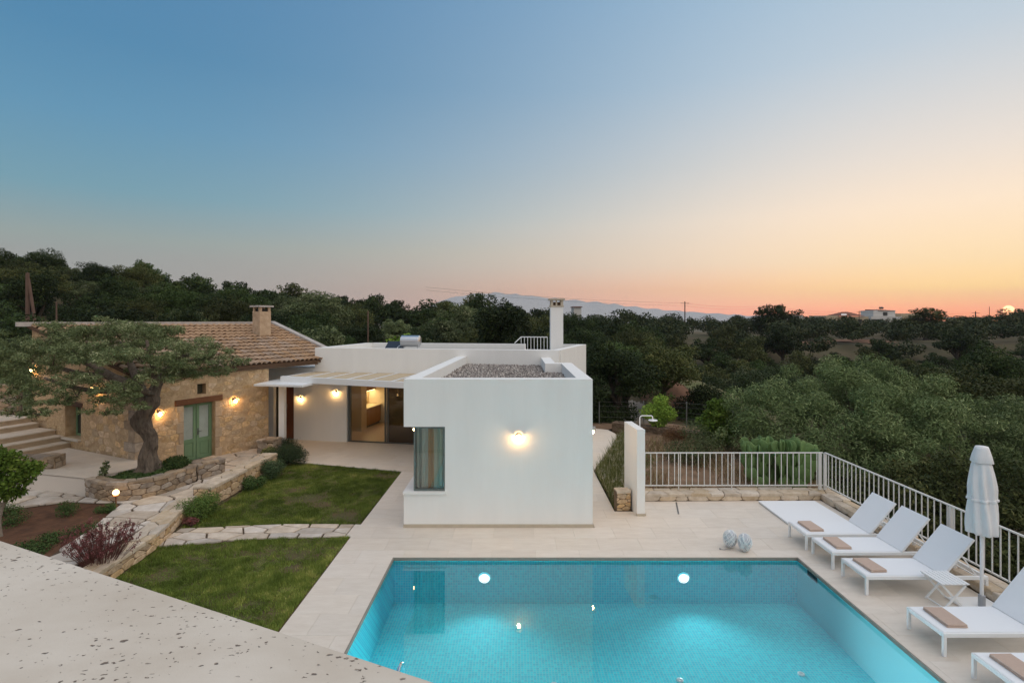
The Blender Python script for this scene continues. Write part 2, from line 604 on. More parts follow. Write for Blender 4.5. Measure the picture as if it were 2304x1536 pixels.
# ------------------------------------------------------------------ foliage and masonry generators
def leaf_cloud(clumps, n, length, width, outward=0.6, up=0.35, shell=0.45, seed=0, droop=0.0, lenvar=0.35):
    r = np.random.default_rng(seed)
    cl = np.asarray(clumps, dtype=float)
    if cl.shape[1] == 4:
        cl = np.column_stack([cl[:, :3], cl[:, 3], cl[:, 3], cl[:, 3] * 0.8])
    w = cl[:, 3] * cl[:, 4] + 0.3 * cl[:, 5] ** 2
    k = r.choice(len(cl), n, p=w / w.sum())
    d = r.normal(size=(n, 3))
    d /= np.linalg.norm(d, axis=1)[:, None]
    rad = shell + (1 - shell) * r.random(n) ** 0.6
    rad *= np.where(r.random(n) < 0.10, 1.0 + 0.28 * r.random(n), 1.0)
    p = cl[k, :3] + d * rad[:, None] * cl[k, 3:6]
    nrm = d * outward + r.normal(size=(n, 3)) * 0.55 + np.array([0, 0, up])
    nrm /= np.linalg.norm(nrm, axis=1)[:, None]
    t = r.normal(size=(n, 3)) + d * 0.7 + np.array([0, 0, -droop])
    t -= nrm * (t * nrm).sum(1)[:, None]
    t /= np.linalg.norm(t, axis=1)[:, None]
    b = np.cross(nrm, t)
    s = 1 + lenvar * (r.random(n) * 2 - 1)
    t = t * (length * s / 2)[:, None]
    b = b * (width * s / 2)[:, None]
    V = np.empty((n, 4, 3))
    V[:, 0] = p - t
    V[:, 1] = p + b - t * 0.1
    V[:, 2] = p + t
    V[:, 3] = p - b - t * 0.1
    F = np.arange(n * 4).reshape(n, 4)
    ctint = r.random(len(cl))
    tint = np.clip(0.62 * r.random(n) + 0.38 * ctint[k], 0, 1)
    return V.reshape(-1, 3), F, tint


def blades(P, h, w, lean=0.35, seed=0, hv=0.5):
    """upright pointed blades standing on points P"""
    r = np.random.default_rng(seed)
    n = len(P)
    a = r.random(n) * 2 * np.pi
    hh = h * (1 - hv / 2 + hv * r.random(n))
    s = np.column_stack([np.cos(a), np.sin(a), np.zeros(n)]) * (w / 2)
    b = r.random(n) * 2 * np.pi
    l = lean * r.random(n) * hh
    tip = P + np.column_stack([np.cos(b) * l, np.sin(b) * l, hh])
    V = np.empty((n, 3, 3))
    V[:, 0] = P - s
    V[:, 1] = P + s
    V[:, 2] = tip
    return V.reshape(-1, 3), np.arange(n * 3).reshape(n, 3), r.random(n)


def clip_half(poly, a, b, c):
    """keep a*x+b*y <= c"""
    out = []
    n = len(poly)
    for i in range(n):
        p, q = poly[i], poly[(i + 1) % n]
        dp, dq = a * p[0] + b * p[1] - c, a * q[0] + b * q[1] - c
        if dp <= 0:
            out.append(p)
        if (dp < 0 < dq) or (dq < 0 < dp):
            t = dp / (dp - dq)
            out.append((p[0] + (q[0] - p[0]) * t, p[1] + (q[1] - p[1]) * t))
    return out


def area(poly):
    return 0.5 * sum(poly[i][0] * poly[(i + 1) % len(poly)][1] - poly[(i + 1) % len(poly)][0] * poly[i][1] for i in range(len(poly)))


def clip_convex(subject, cell):
    """cell is convex and counter-clockwise"""
    out = list(subject)
    for i in range(len(cell)):
        p, q = cell[i], cell[(i + 1) % len(cell)]
        nx, ny = q[1] - p[1], -(q[0] - p[0])
        out = clip_half(out, nx, ny, nx * p[0] + ny * p[1])
        if len(out) < 3:
            return []
    return out


from mathutils.geometry import delaunay_2d_cdt


def inside(p, poly):
    c = False
    n = len(poly)
    for i in range(n):
        (x0, y0), (x1, y1) = poly[i], poly[(i + 1) % n]
        if (y0 > p[1]) != (y1 > p[1]) and p[0] < (x1 - x0) * (p[1] - y0) / (y1 - y0) + x0:
            c = not c
    return c


def is_convex(poly):
    n = len(poly)
    sg = 1 if area(poly) > 0 else -1
    for i in range(n):
        a, b, c = poly[i], poly[(i + 1) % n], poly[(i + 2) % n]
        if sg * ((b[0] - a[0]) * (c[1] - b[1]) - (b[1] - a[1]) * (c[0] - b[0])) < -1e-6:
            return False
    return True


def clip_region(region, cell):
    """clean pieces of a convex cell inside a region of any shape"""
    if is_convex(region):
        r = clip_convex(region, cell)
        return [r] if len(r) >= 3 else []
    ins = [inside(p, region) for p in cell]
    touch = any(inside(p, cell) for p in region)
    rough = clip_convex(region, cell)
    if len(rough) < 3:
        return []
    if all(ins) and not touch and abs(abs(area(rough)) - abs(area(cell))) < 1e-6:
        return [list(cell)]
    vs = [Vector(p) for p in cell] + [Vector(p) for p in region]
    nc, nr = len(cell), len(region)
    ed = [(i, (i + 1) % nc) for i in range(nc)] + [(nc + i, nc + (i + 1) % nr) for i in range(nr)]
    V, E, F = delaunay_2d_cdt(vs, ed, [], 0, 1e-5)[:3]
    good = []
    for f in F:
        c = (sum(V[i].x for i in f) / len(f), sum(V[i].y for i in f) / len(f))
        if inside(c, cell) and inside(c, region):
            good.append(tuple(f))
    out = []
    left = set(range(len(good)))
    emap = {}
    for k, f in enumerate(good):
        for i in range(len(f)):
            emap.setdefault(frozenset((f[i], f[(i + 1) % len(f)])), []).append(k)
    while left:
        st, comp = [left.pop()], []
        while st:
            k = st.pop()
            comp.append(k)
            f = good[k]
            for i in range(len(f)):
                for q in emap[frozenset((f[i], f[(i + 1) % len(f)]))]:
                    if q in left:
                        left.discard(q)
                        st.append(q)
        nxt = {}
        cs = set(comp)
        for k in comp:
            f = good[k]
            for i in range(len(f)):
                a, b2 = f[i], f[(i + 1) % len(f)]
                if len([q for q in emap[frozenset((a, b2))] if q in cs]) == 1:
                    nxt[a] = b2
        s0 = next(iter(nxt))
        loop, cur = [], s0
        while cur in nxt and len(loop) <= len(nxt):
            loop.append((V[cur].x, V[cur].y))
            cur = nxt[cur]
            if cur == s0:
                break
        if len(loop) >= 3:
            out.append(loop)
    return out


def tidy(poly, eps=0.012):
    out = []
    for p in poly:
        if not out or math.hypot(p[0] - out[-1][0], p[1] - out[-1][1]) > eps:
            out.append(p)
    if len(out) > 2 and math.hypot(out[0][0] - out[-1][0], out[0][1] - out[-1][1]) < eps:
        out.pop()
    return out


def inset(poly, g):
    n = len(poly)
    cx = sum(p[0] for p in poly) / n
    cy = sum(p[1] for p in poly) / n
    out = []
    for p in poly:
        r = math.hypot(p[0] - cx, p[1] - cy)
        s = max(0.2, 1 - g * 1.25 / max(r, 1e-4))
        out.append((cx + (p[0] - cx) * s, cy + (p[1] - cy) * s))
    return out


def stone_cells(region, w, h, seed=0, jit=0.33, holes=(), minarea=0.15):
    """irregular courses: Voronoi cells of a jittered brick grid, clipped to the region"""
    r = random.Random(seed)
    x0, x1 = min(p[0] for p in region), max(p[0] for p in region)
    y0, y1 = min(p[1] for p in region), max(p[1] for p in region)
    seeds = []
    row = 0
    y = y0 + h * 0.45
    while y < y1 + h:
        x = x0 - w + (w * 0.5 if row % 2 else 0)
        while x < x1 + w:
            seeds.append((x + r.uniform(-jit, jit) * w, y + r.uniform(-jit, jit) * h))
            x += w * r.uniform(0.7, 1.35)
        y += h * r.uniform(0.85, 1.15)
        row += 1
    asp = w / h
    out = []
    big = max(w, h) * 2.5
    for i, s in enumerate(seeds):
        cell = [(s[0] - big, s[1] - big), (s[0] + big, s[1] - big), (s[0] + big, s[1] + big), (s[0] - big, s[1] + big)]
        for j, q in enumerate(seeds):
            if i == j or abs(q[0] - s[0]) > 3 * w or abs(q[1] - s[1]) > 3.2 * h:
                continue
            # anisotropic bisector keeps stones wider than tall
            ax, ay = (q[0] - s[0]) / asp, (q[1] - s[1]) * asp
            mx, my = (q[0] + s[0]) / 2, (q[1] + s[1]) / 2
            cell = clip_half(cell, ax, ay, ax * mx + ay * my)
            if len(cell) < 3:
                break
        if len(cell) < 3:
            continue
        pcs = clip_region(region, cell)
        poly = tidy(max(pcs, key=lambda q: abs(area(q)))) if pcs else []
        if len(poly) < 3 or abs(area(poly)) < minarea * w * h:
            continue
        cx = sum(p[0] for p in poly) / len(poly)
        cy = sum(p[1] for p in poly) / len(poly)
        bad = False
        for (hx0, hx1, hy0, hy1) in holes:
            xs = [p[0] for p in poly]
            ys = [p[1] for p in poly]
            if max(xs) > hx0 and min(xs) < hx1 and max(ys) > hy0 and min(ys) < hy1:
                # trim the stone back to the nearest clear side of the opening
                best = []
                for (a, b, c) in ((1, 0, hx0), (-1, 0, -hx1), (0, 1, hy0), (0, -1, -hy1)):
                    t = tidy(clip_half(poly, a, b, c))
                    if len(t) >= 3 and abs(area(t)) > (abs(area(best)) if best else 0):
                        best = t
                poly = best
                if len(poly) < 3 or abs(area(poly)) < minarea * w * h:
                    bad = True
                    break
        if not bad:
            out.append(poly)
    return out


def rounded(poly, f=0.22):
    out = []
    n = len(poly)
    for i in range(n):
        p, a, c = poly[i], poly[i - 1], poly[(i + 1) % n]
        out.append((p[0] + (a[0] - p[0]) * f, p[1] + (a[1] - p[1]) * f))
        out.append((p[0] + (c[0] - p[0]) * f, p[1] + (c[1] - p[1]) * f))
    return out


def stone_piece(poly, fmap, depth, proud, bevel=0.012, gap=0.008, mb=None, rnd=0.0):
    """one stone: fmap(u, v, n) -> world point, n out of the face"""
    p0 = inset(poly, gap)
    if rnd > 0:
        p0 = rounded(p0, rnd)
    if area(p0) < 0:
        p0 = p0[::-1]
    p1 = inset(p0, bevel)
    n = len(p0)
    vs = [fmap(u, v, -depth) for u, v in p0] + [fmap(u, v, proud - bevel * 0.8) for u, v in p0] + [fmap(u, v, proud) for u, v in p1]
    fs = [tuple(range(2 * n, 3 * n))]
    for i in range(n):
        j = (i + 1) % n
        fs.append((i, j, n + j, n + i))
        fs.append((n + i, n + j, 2 * n + j, 2 * n + i))
    m = mb or MB()
    m.add(vs, fs)
    return m


def lay_stones(cells, fmap, parent, m, name, depth=0.02, proud=(0.005, 0.03), bevel=0.012, gap=0.008, limit=300, seed=0, stuff_name=None, rnd=0.0):
    r = random.Random(seed)
    rest = MB()
    for i, poly in enumerate(cells):
        pr = r.uniform(*proud)
        if i < limit:
            mb = stone_piece(poly, fmap, depth, pr, bevel, gap, None, rnd)
            mb.build(name, m, parent)
        else:
            stone_piece(poly, fmap, depth, pr, bevel, gap, rest, rnd)
    if rest.v:
        o = rest.build(stuff_name or name + '_facing', m, parent)
        o['kind'] = 'stuff'


def line_map(p0, d, z0=0.0, nrm=None):
    """wall plane through p0 along unit d; n points to the right-hand side of d"""
    dx, dy = d
    nx, ny = nrm if nrm else (dy, -dx)
    return lambda u, v, n: (p0[0] + dx * u + nx * n, p0[1] + dy * u + ny * n, z0 + v)


def ground_map(z):
    return lambda u, v, n: (u, v, z + n)


def paving(parent, region, size, rot, z, m, name='tile', thick=0.03, gap=0.0016, seed=0, origin=(0, 0), offset=0.5):
    """rectangular slabs in running bond cut to the region"""
    r = random.Random(seed)
    ca, sa = math.cos(rot), math.sin(rot)
    loc = [((p[0] - origin[0]) * ca + (p[1] - origin[1]) * sa, -(p[0] - origin[0]) * sa + (p[1] - origin[1]) * ca) for p in region]
    x0, x1 = min(p[0] for p in loc), max(p[0] for p in loc)
    y0, y1 = min(p[1] for p in loc), max(p[1] for p in loc)
    w, h = size
    j = math.floor(y0 / h)
    while j * h < y1:
        sh = (w * offset) * (j % 2)
        i = math.floor((x0 - sh) / w)
        while i * w + sh < x1:
            a, b = i * w + sh, j * h
            for t in clip_region(loc, [(a + gap, b + gap), (a + w - gap, b + gap), (a + w - gap, b + h - gap), (a + gap, b + h - gap)]):
                t = tidy(t, 0.004)
                if len(t) >= 3 and abs(area(t)) > 0.004:
                    if area(t) < 0:
                        t = t[::-1]
                    wpol = [(origin[0] + p[0] * ca - p[1] * sa, origin[1] + p[0] * sa + p[1] * ca) for p in t]
                    MB().prism(wpol, z - thick, z + r.uniform(-0.0008, 0.0008)).build(name, m, parent)
            i += 1
        j += 1


def struct(name, mb, m, parent=None):
    o = mb.build(name, m, parent)
    o['kind'] = 'structure'
    return o


# ------------------------------------------------------------------ terrain
def smooth(t):
    t = np.clip(t, 0, 1)
    return t * t * (3 - 2 * t)


RU = [-2.5, -0.965, -0.715, -0.57, -0.3, 0.0, 0.2, 0.45, 0.8, 0.96, 2.5]
RYR = [60, 65, 68, 72, 85, 105, 125, 150, 170, 170, 170]
RZR = [8.8, 8.4, 7.5, 4.8, 3.4, 2.4, 1.5, 0.7, 0.4, 1.8, 3]


def terrain_z(X, Y):
    X = np.asarray(X, float)
    Y = np.asarray(Y, float)
    u = X / np.maximum(Y, 1.0)
    Yr = np.interp(u, RU, RYR)
    Zr = np.interp(u, RU, RZR)
    z = np.full_like(X, -0.35)
    inside = smooth((X + 10) / 1.5) * smooth((9.2 - X) / 0.8) * smooth((14.0 - Y) / 1.5)
    z -= 1.6 * inside
    z -= 2.7 * smooth((X - 8.7) / 2.5) * smooth((30 - Y) / 6)
    t = np.clip((Y - 24) / np.maximum(Yr - 24, 1), 0, 1)
    far = z * (1 - smooth(t)) + Zr * smooth(t)
    tv = np.clip((Y - 24) / 70.0, 0, 1)
    valley = 5.6 * smooth((u - 0.02) / 0.45) * 4 * tv * (1 - tv) - 3.4 * np.exp(-((X - 14) / 6.5) ** 2 - ((Y - 40) / 7.5) ** 2) - 2.0 * np.exp(-((X - 9.6) / 2.6) ** 2 - ((Y - 33) / 3.5) ** 2)
    z = np.where(Y > 24, far - valley, z)
    beyond = np.clip((Y - Yr) / 250.0, 0, 1)
    z = z - (Zr + 14) * smooth(beyond)
    z = z + 0.12 * np.sin(X * 0.31 + 1.3) * np.sin(Y * 0.27) * smooth((Y - 26) / 20) * 3
    return z


def build_terrain():
    ys = list(np.arange(-30, 34, 1.0)) + list(34 * np.power(1.045, np.arange(0, 44))) + [300, 400, 600, 1000, 2000, 3000, 3850]
    us = np.linspace(-2.3, 2.3, 231)
    ys = np.array(ys)
    U, YY = np.meshgrid(us, ys)
    X = U * (30 + np.maximum(YY, 0)) * 0.9
    Z = terrain_z(X, YY)
    V = np.column_stack([X.ravel(), YY.ravel(), Z.ravel()])
    nu, ny = len(us), len(ys)
    i = np.arange(ny - 1)[:, None] * nu + np.arange(nu - 1)[None, :]
    i = i.ravel()
    F = np.column_stack([i, i + 1, i + nu + 1, i + nu])
    o = mesh_obj('terrain', np_mesh('terrain', V, F, smooth=True), land_m)
    o['kind'] = 'structure'


build_terrain()


def tz(x, y):
    return float(terrain_z(np.array([x]), np.array([y]))[0])


# far mountain ridge on the horizon
def build_mountain():
    r = random.Random(5)
    pts = []
    prof = [(-900, 8), (-650, 20), (-520, 95), (-420, 150), (-250, 182), (-80, 186), (100, 165), (330, 140), (520, 120), (760, 88), (1000, 62), (1300, 40), (1700, 18), (2100, 6)]
    Yb = 3300
    vs, fs = [], []
    xs = np.linspace(-900, 2100, 90)
    hs = np.interp(xs, [p[0] for p in prof], [p[1] for p in prof])
    for k, (x, h) in enumerate(zip(xs, hs)):
        h = h * 0.9 + 4 * math.sin(k * 1.7) + r.uniform(-2.5, 2.5)
        vs += [(x, Yb - 500, -40), (x + r.uniform(-12, 12), Yb - 220, h * 0.55 + r.uniform(-6, 6)), (x, Yb, h), (x, Yb + 700, -40)]
    for k in range(len(xs) - 1):
        for q in range(3):
            a = k * 4 + q
            fs.append((a, a + 4, a + 5, a + 1))
    o = MB().add(vs, fs).build('mountain', M('mountain_rock', (0.46, 0.455, 0.45), 0.95, var=0.12, scale=0.01), None, smooth=True)
    o['kind'] = 'structure'


build_mountain()

# ------------------------------------------------------------------ pool
PX0, PX1, PY0, PY1, PWZ, PFZ = -2.44, 5.70, 6.55, 10.75, -0.075, -0.92


def mosaic_mat():
    m = bpy.data.materials.new('pool_mosaic')
    m.use_nodes = True
    t = m.node_tree
    b = t.nodes['Principled BSDF']
    b.inputs['Roughness'].default_value = 0.8
    b.inputs['Specular IOR Level'].default_value = 0.05
    tcn = t.nodes.new('ShaderNodeTexCoord')
    sp = t.nodes.new('ShaderNodeSeparateXYZ')
    t.links.new(tcn.outputs['Object'], sp.inputs[0])
    cb = t.nodes.new('ShaderNodeCombineXYZ')
    ad = t.nodes.new('ShaderNodeMath')
    ad.operation = 'ADD'
    t.links.new(sp.outputs[1], ad.inputs[0])
    t.links.new(sp.outputs[2], ad.inputs[1])
    t.links.new(sp.outputs[0], cb.inputs[0])
    t.links.new(ad.outputs[0], cb.inputs[1])
    br = t.nodes.new('ShaderNodeTexBrick')
    br.offset = 0.0
    br.inputs['Scale'].default_value = 1.0
    br.inputs['Brick Width'].default_value = 0.05
    br.inputs['Row Height'].default_value = 0.05
    br.inputs['Mortar Size'].default_value = 0.0035
    br.inputs['Color1'].default_value = (0.05, 0.86, 0.95, 1)
    br.inputs['Color2'].default_value = (0.05, 0.68, 0.82, 1)
    br.inputs['Mortar'].default_value = (0.30, 0.80, 0.86, 1)
    t.links.new(cb.outputs[0], br.inputs['Vector'])
    t.links.new(br.outputs['Color'], b.inputs['Base Color'])
    return m


mosaic_m = mosaic_mat()
basin = MB()
basin.box(PX0 - 0.2, PX1 + 0.2, PY0 - 0.2, PY1 + 0.2, PFZ - 0.2, PFZ)
basin.box(PX0 - 0.2, PX0, PY0 - 0.2, PY1 + 0.2, PFZ, -0.062)
basin.box(PX1, PX1 + 0.2, PY0 - 0.2, PY1 + 0.2, PFZ, -0.062)
basin.box(PX0, PX1, PY0 - 0.2, PY0, PFZ, -0.062)
basin.box(PX0, PX1, PY1, PY1 + 0.2, PFZ, -0.062)
pool = struct('pool_basin', basin, mosaic_m)
tag(pool, 'rectangular swimming pool basin lined with small turquoise mosaic')
# entry steps along the left wall
water = MB().add([(PX0, PY0, PWZ), (PX1, PY0, PWZ), (PX1, PY1, PWZ), (PX0, PY1, PWZ)], [(0, 1, 2, 3)])
w_o = struct('pool_water', water, water_m)
tag(w_o, 'still clear turquoise pool water reflecting the white building and the sky')


def pool_lamp(x, label):
    t = thing('pool_lamp', label, 'pool lamp', (x, PY1, -0.40), 0, 'underwater lamps in the far pool wall')
    rim = MB()
    n = 24
    for i, (r, y) in enumerate(((0.135, -0.002), (0.135, -0.018), (0.11, -0.024), (0.10, -0.012))):
        rim.v += [(r * math.cos(2 * math.pi * k / n), y, r * 0.9 * math.sin(2 * math.pi * k / n)) for k in range(n)]
    for i in range(3):
        for k in range(n):
            a, b = i * n + k, i * n + (k + 1) % n
            rim.f.append((a, b, b + n, a + n))
    link(bpy.data.objects.new('rim', rim.mesh('rim')), t).data.materials.append(chrome_m)
    lens = MB()
    lens.v = [(0, -0.06, 0)] + [(0.095 * math.cos(2 * math.pi * k / n), -0.013, 0.075 * math.sin(2 * math.pi * k / n)) for k in range(n)]
    lens.f = [(0, 1 + k, 1 + (k + 1) % n) for k in range(n)]
    link(bpy.data.objects.new('lens', lens.mesh('lens')), t).data.materials.append(poolbulb_m)
    ld = bpy.data.lights.new('pool_light', 'SPOT')
    ld.energy = 30
    ld.spot_size = R(132)
    ld.spot_blend = 1.0
    ld.shadow_soft_size = 0.12
    ld.color = (0.84, 0.95, 1.0)
    # light scattered by the water evens the lamp out along the pool
    ld.use_nodes = True
    nt = ld.node_tree
    em = nt.nodes['Emission']
    lf = nt.nodes.new('ShaderNodeLightFalloff')
    lf.inputs['Strength'].default_value = POOL_LIGHT
    nt.links.new(lf.outputs['Constant'], em.inputs['Strength'])
    lo = bpy.data.objects.new('pool_light', ld)
    C.objects.link(lo)
    lo.parent = t
    lo.location = (0, -0.08, 0)
    lo.rotation_euler = Vector((0, -1, -0.04)).to_track_quat('-Z', 'Y').to_euler()


POOL_LIGHT = 1.5
pool_lamp(-0.61, 'bright round pool lamp under water in front of the white building')
pool_lamp(3.40, 'bright round pool lamp under water near the woven ball lanterns')

inlets = [(0.62, 8.35, 'white inlet disc on pool floor beside the mirrored wall lamp'), (2.62, 8.45, 'white inlet disc on pool floor in the pale reflected sky'),
          (4.62, 8.6, 'white inlet disc on pool floor nearest the sun loungers')]
for (x, y, lab) in inlets:
    o = MB().lathe([(0.055, 0.0), (0.055, 0.012), (0.035, 0.018), (0.03, 0.010)], 16, (x, y, PFZ + 0.002)).build('pool_inlet', white_metal)
    tag(o, lab, 'pool inlet', 'inlet discs on the pool floor')
gr = thing('floor_drain', 'rectangular slotted drain grate set in the pool floor', 'drain', (4.33, 7.1, PFZ))
fr = MB()
fr.box(-0.2, 0.2, -0.17, -0.15, 0.002, 0.014).box(-0.2, 0.2, 0.15, 0.17, 0.002, 0.014).box(-0.2, -0.18, -0.15, 0.15, 0.002, 0.014).box(0.18, 0.2, -0.15, 0.15, 0.002, 0.014)
link(bpy.data.objects.new('frame', fr.mesh('frame')), gr).data.materials.append(mosaic_m)
slat_me = MB().box(-0.178, 0.178, -0.012, 0.012, 0.003, 0.012).mesh('slat')
slat_me.materials.append(M('drain_slot', (0.02, 0.25, 0.30), 0.5))
for i in range(6):
    s = link(bpy.data.objects.new('slat', slat_me), gr)
    s.location = (0, -0.12 + i * 0.048, 0)
sk = thing('pool_skimmer', 'dark skimmer opening in the right pool wall', 'skimmer', (PX1 - 0.004, 10.2, -0.062))
o = MB().box(-0.012, 0.0, -0.16, 0.16, -0.10, -0.001).build('opening', M('skimmer_dark', (0.01, 0.05, 0.06), 0.6))
o.parent = sk

# handrails at the near edge
for (x, lab) in ((-1.42, 'chrome pool handrail arch at the near pool edge'), (-1.98, 'chrome pool handrail arch nearest the lawn')):
    t = thing('pool_handrail', lab, 'handrail', (x, 6.55, 0), 0, 'handrails of the pool ladder')
    pts = [(0, -0.28, 0.0), (0, -0.28, 0.32)]
    for k in range(9):
        a = math.pi - math.pi * k / 8
        pts.append((0, 0.0 + 0.28 * math.cos(a), 0.32 + 0.2 * math.sin(a)))
    pts += [(0, 0.28, 0.1), (0, 0.28, -0.6)]
    MBt = MB().tube(pts, 0.021, 10)
    o = bpy.data.objects.new('rail', MBt.mesh('rail'))
    link(o, t).data.materials.append(chrome_m)
    auto_smooth(o)
    fl = MB().lathe([(0.045, 0.0), (0.045, 0.012), (0.022, 0.02)], 14, (0, -0.28, 0.001))
    link(bpy.data.objects.new('flange', fl.mesh('flange')), t).data.materials.append(chrome_m)

# ------------------------------------------------------------------ deck
FL_A, FL_SL = (-7.91, 21.12), -0.1914          # facade line of the long white wing


def facade_y(x):
    return FL_A[1] + FL_SL * (x - FL_A[0])


deck_regions = {
    'pool_side': [(-3.62, 6.2), (PX0 - 0.02, 6.2), (PX0 - 0.02, PY1 + 0.02), (PX1 + 0.02, PY1 + 0.02), (PX1 + 0.02, 5.4), (8.12, 5.4), (8.12, 14.16),
                  (3.0, 14.06), (2.98, 13.34), (2.5, 13.34), (2.5, 16.9), (1.85, 16.9), (1.85, 12.3), (-2.5, 12.3), (-2.5, 16.6), (-3.56, 16.84), (-3.6, 12.49), (-3.74, 12.49), (-3.74, 11.8), (-3.62, 11.8)],
    'terrace': [(-7.55, 18.0), (-3.56, 16.85), (-2.5, 16.61), (-2.3, 20.15), (-9.9, 21.5), (-8.95, 19.3), (-8.9, 18.25)],
    'side_path': [(1.85, 16.91), (2.5, 16.91), (3.2, 18.9), (4.05, 21.2), (4.25, 22.3), (4.05, 23.2), (3.3, 23.6), (1.75, 19.3)],
}
base = MB()
base.prism([(-3.64, 5.3), (PX0 - 0.2, 5.3), (PX0 - 0.2, PY1 + 0.2), (PX1 + 0.2, PY1 + 0.2), (PX1 + 0.2, 5.3), (8.3, 5.3), (8.3, 14.7), (3.0, 14.6), (2.5, 13.3), (2.5, 16.9),
            (4.3, 22.5), (3.3, 23.9), (1.0, 23.9), (-9.9, 21.6), (-9.0, 18.2), (-7.6, 18.02), (-3.6, 16.82)], -0.5, -0.066)
deck = struct('terrace', base, joint_m)
tag(deck, 'pale stone terrace around the pool and the white building')
bedding = MB()
for k, reg in deck_regions.items():
    bedding.prism(reg if area(reg) > 0 else reg[::-1], -0.066, -0.012)
bd = bedding.build('bedding', joint_m, deck)
bd['kind'] = 'structure'
for i, (k, reg) in enumerate(deck_regions.items()):
    if k == 'pool_side':
        paving(deck, reg, (0.9, 0.6), 0.0, 0.0, deck_m, seed=i, origin=(-3.62, 12.3), thick=0.05)
    elif k == 'terrace':
        paving(deck, reg, (0.9, 0.6), math.atan(FL_SL), 0.0, deck_m, seed=i, origin=(-3.56, 16.85), thick=0.05)
    else:
        paving(deck, reg, (0.9, 0.6), math.atan(FL_SL), 0.0, deck_m, seed=i, origin=(1.8, 17), thick=0.05)
# square-edged coping stones round the water
cop = MB()
for (a, b, c, d) in ((PX0 - 0.02, PX1 + 0.02, PY1 - 0.006, PY1 + 0.03), (PX0 - 0.03, PX0 + 0.006, PY0, PY1), (PX1 - 0.006, PX1 + 0.03, PY0, PY1)):
    cop.box(a, b, c, d, -0.061, -0.0045)
cp = cop.build('pool_edge', M('pool_edge_stone', (0.30, 0.27, 0.23), 0.7, var=0.2, scale=8), deck)
# thin metal drain slot
o = MB().prism([(4.22, 14.0), (4.26, 14.0), (4.06, 13.15), (4.02, 13.15)][::-1], -0.002, 0.004).build('drain_channel', M('drain_metal', (0.18, 0.17, 0.16), 0.5, metal=0.4))
tag(o, 'thin dark drain channel set in the pale deck near the shower wall', 'drain channel')

# ------------------------------------------------------------------ lawn, flower beds, flagstones
LAWN_A = [(-7.62, 7.2), (-3.66, 7.2), (-3.66, 11.82), (-5.6, 11.68), (-7.62, 11.25)]
LAWN_B = [(-7.9, 12.75), (-7.62, 12.2), (-5.5, 12.46), (-3.66, 12.49), (-3.58, 16.82), (-7.55, 17.98), (-7.6, 14.2)]
STRIP = [(-7.66, 11.24), (-5.6, 11.68), (-3.74, 11.80), (-3.74, 12.49), (-5.5, 12.47), (-7.66, 12.21)]


def in_poly(P, poly):
    x, y = P[:, 0], P[:, 1]
    c = np.zeros(len(P), bool)
    n = len(poly)
    for i in range(n):
        x0, y0 = poly[i]
        x1, y1 = poly[(i + 1) % n]
        if y0 == y1:
            continue
        t = ((y0 > y) != (y1 > y)) & (x < (x1 - x0) * (y - y0) / (y1 - y0) + x0)
        c ^= t
    return c


def scatter(poly, n, seed):
    r = np.random.default_rng(seed)
    x0, x1 = min(p[0] for p in poly), max(p[0] for p in poly)
    y0, y1 = min(p[1] for p in poly), max(p[1] for p in poly)
    P = np.column_stack([x0 + (x1 - x0) * r.random(3 * n), y0 + (y1 - y0) * r.random(3 * n)])
    return P[in_poly(P, poly)][:n]


def wob(P, s, ph):
    return (np.sin(P[:, 0] * s + ph) * np.sin(P[:, 1] * s * 1.17 + ph * 2) + 0.6 * np.sin(P[:, 0] * s * 2.3 + ph * 3 + P[:, 1] * s * 1.1) + 0.4 * np.sin(P[:, 1] * s * 3.7 - P[:, 0] * s * 2.9 + ph)) / 2


def vnoise(P, s, seed):
    """smooth value noise in -1..1"""
    g = np.random.default_rng(seed).random((128, 128)) * 2 - 1
    x, y = P[:, 0] * s + 500, P[:, 1] * s + 500
    i, j = np.floor(x).astype(int), np.floor(y).astype(int)
    fx, fy = smooth(x - i), smooth(y - j)
    q = lambda a, c: g[a % 128, c % 128]
    return (q(i, j) * (1 - fx) + q(i + 1, j) * fx) * (1 - fy) + (q(i, j + 1) * (1 - fx) + q(i + 1, j + 1) * fx) * fy


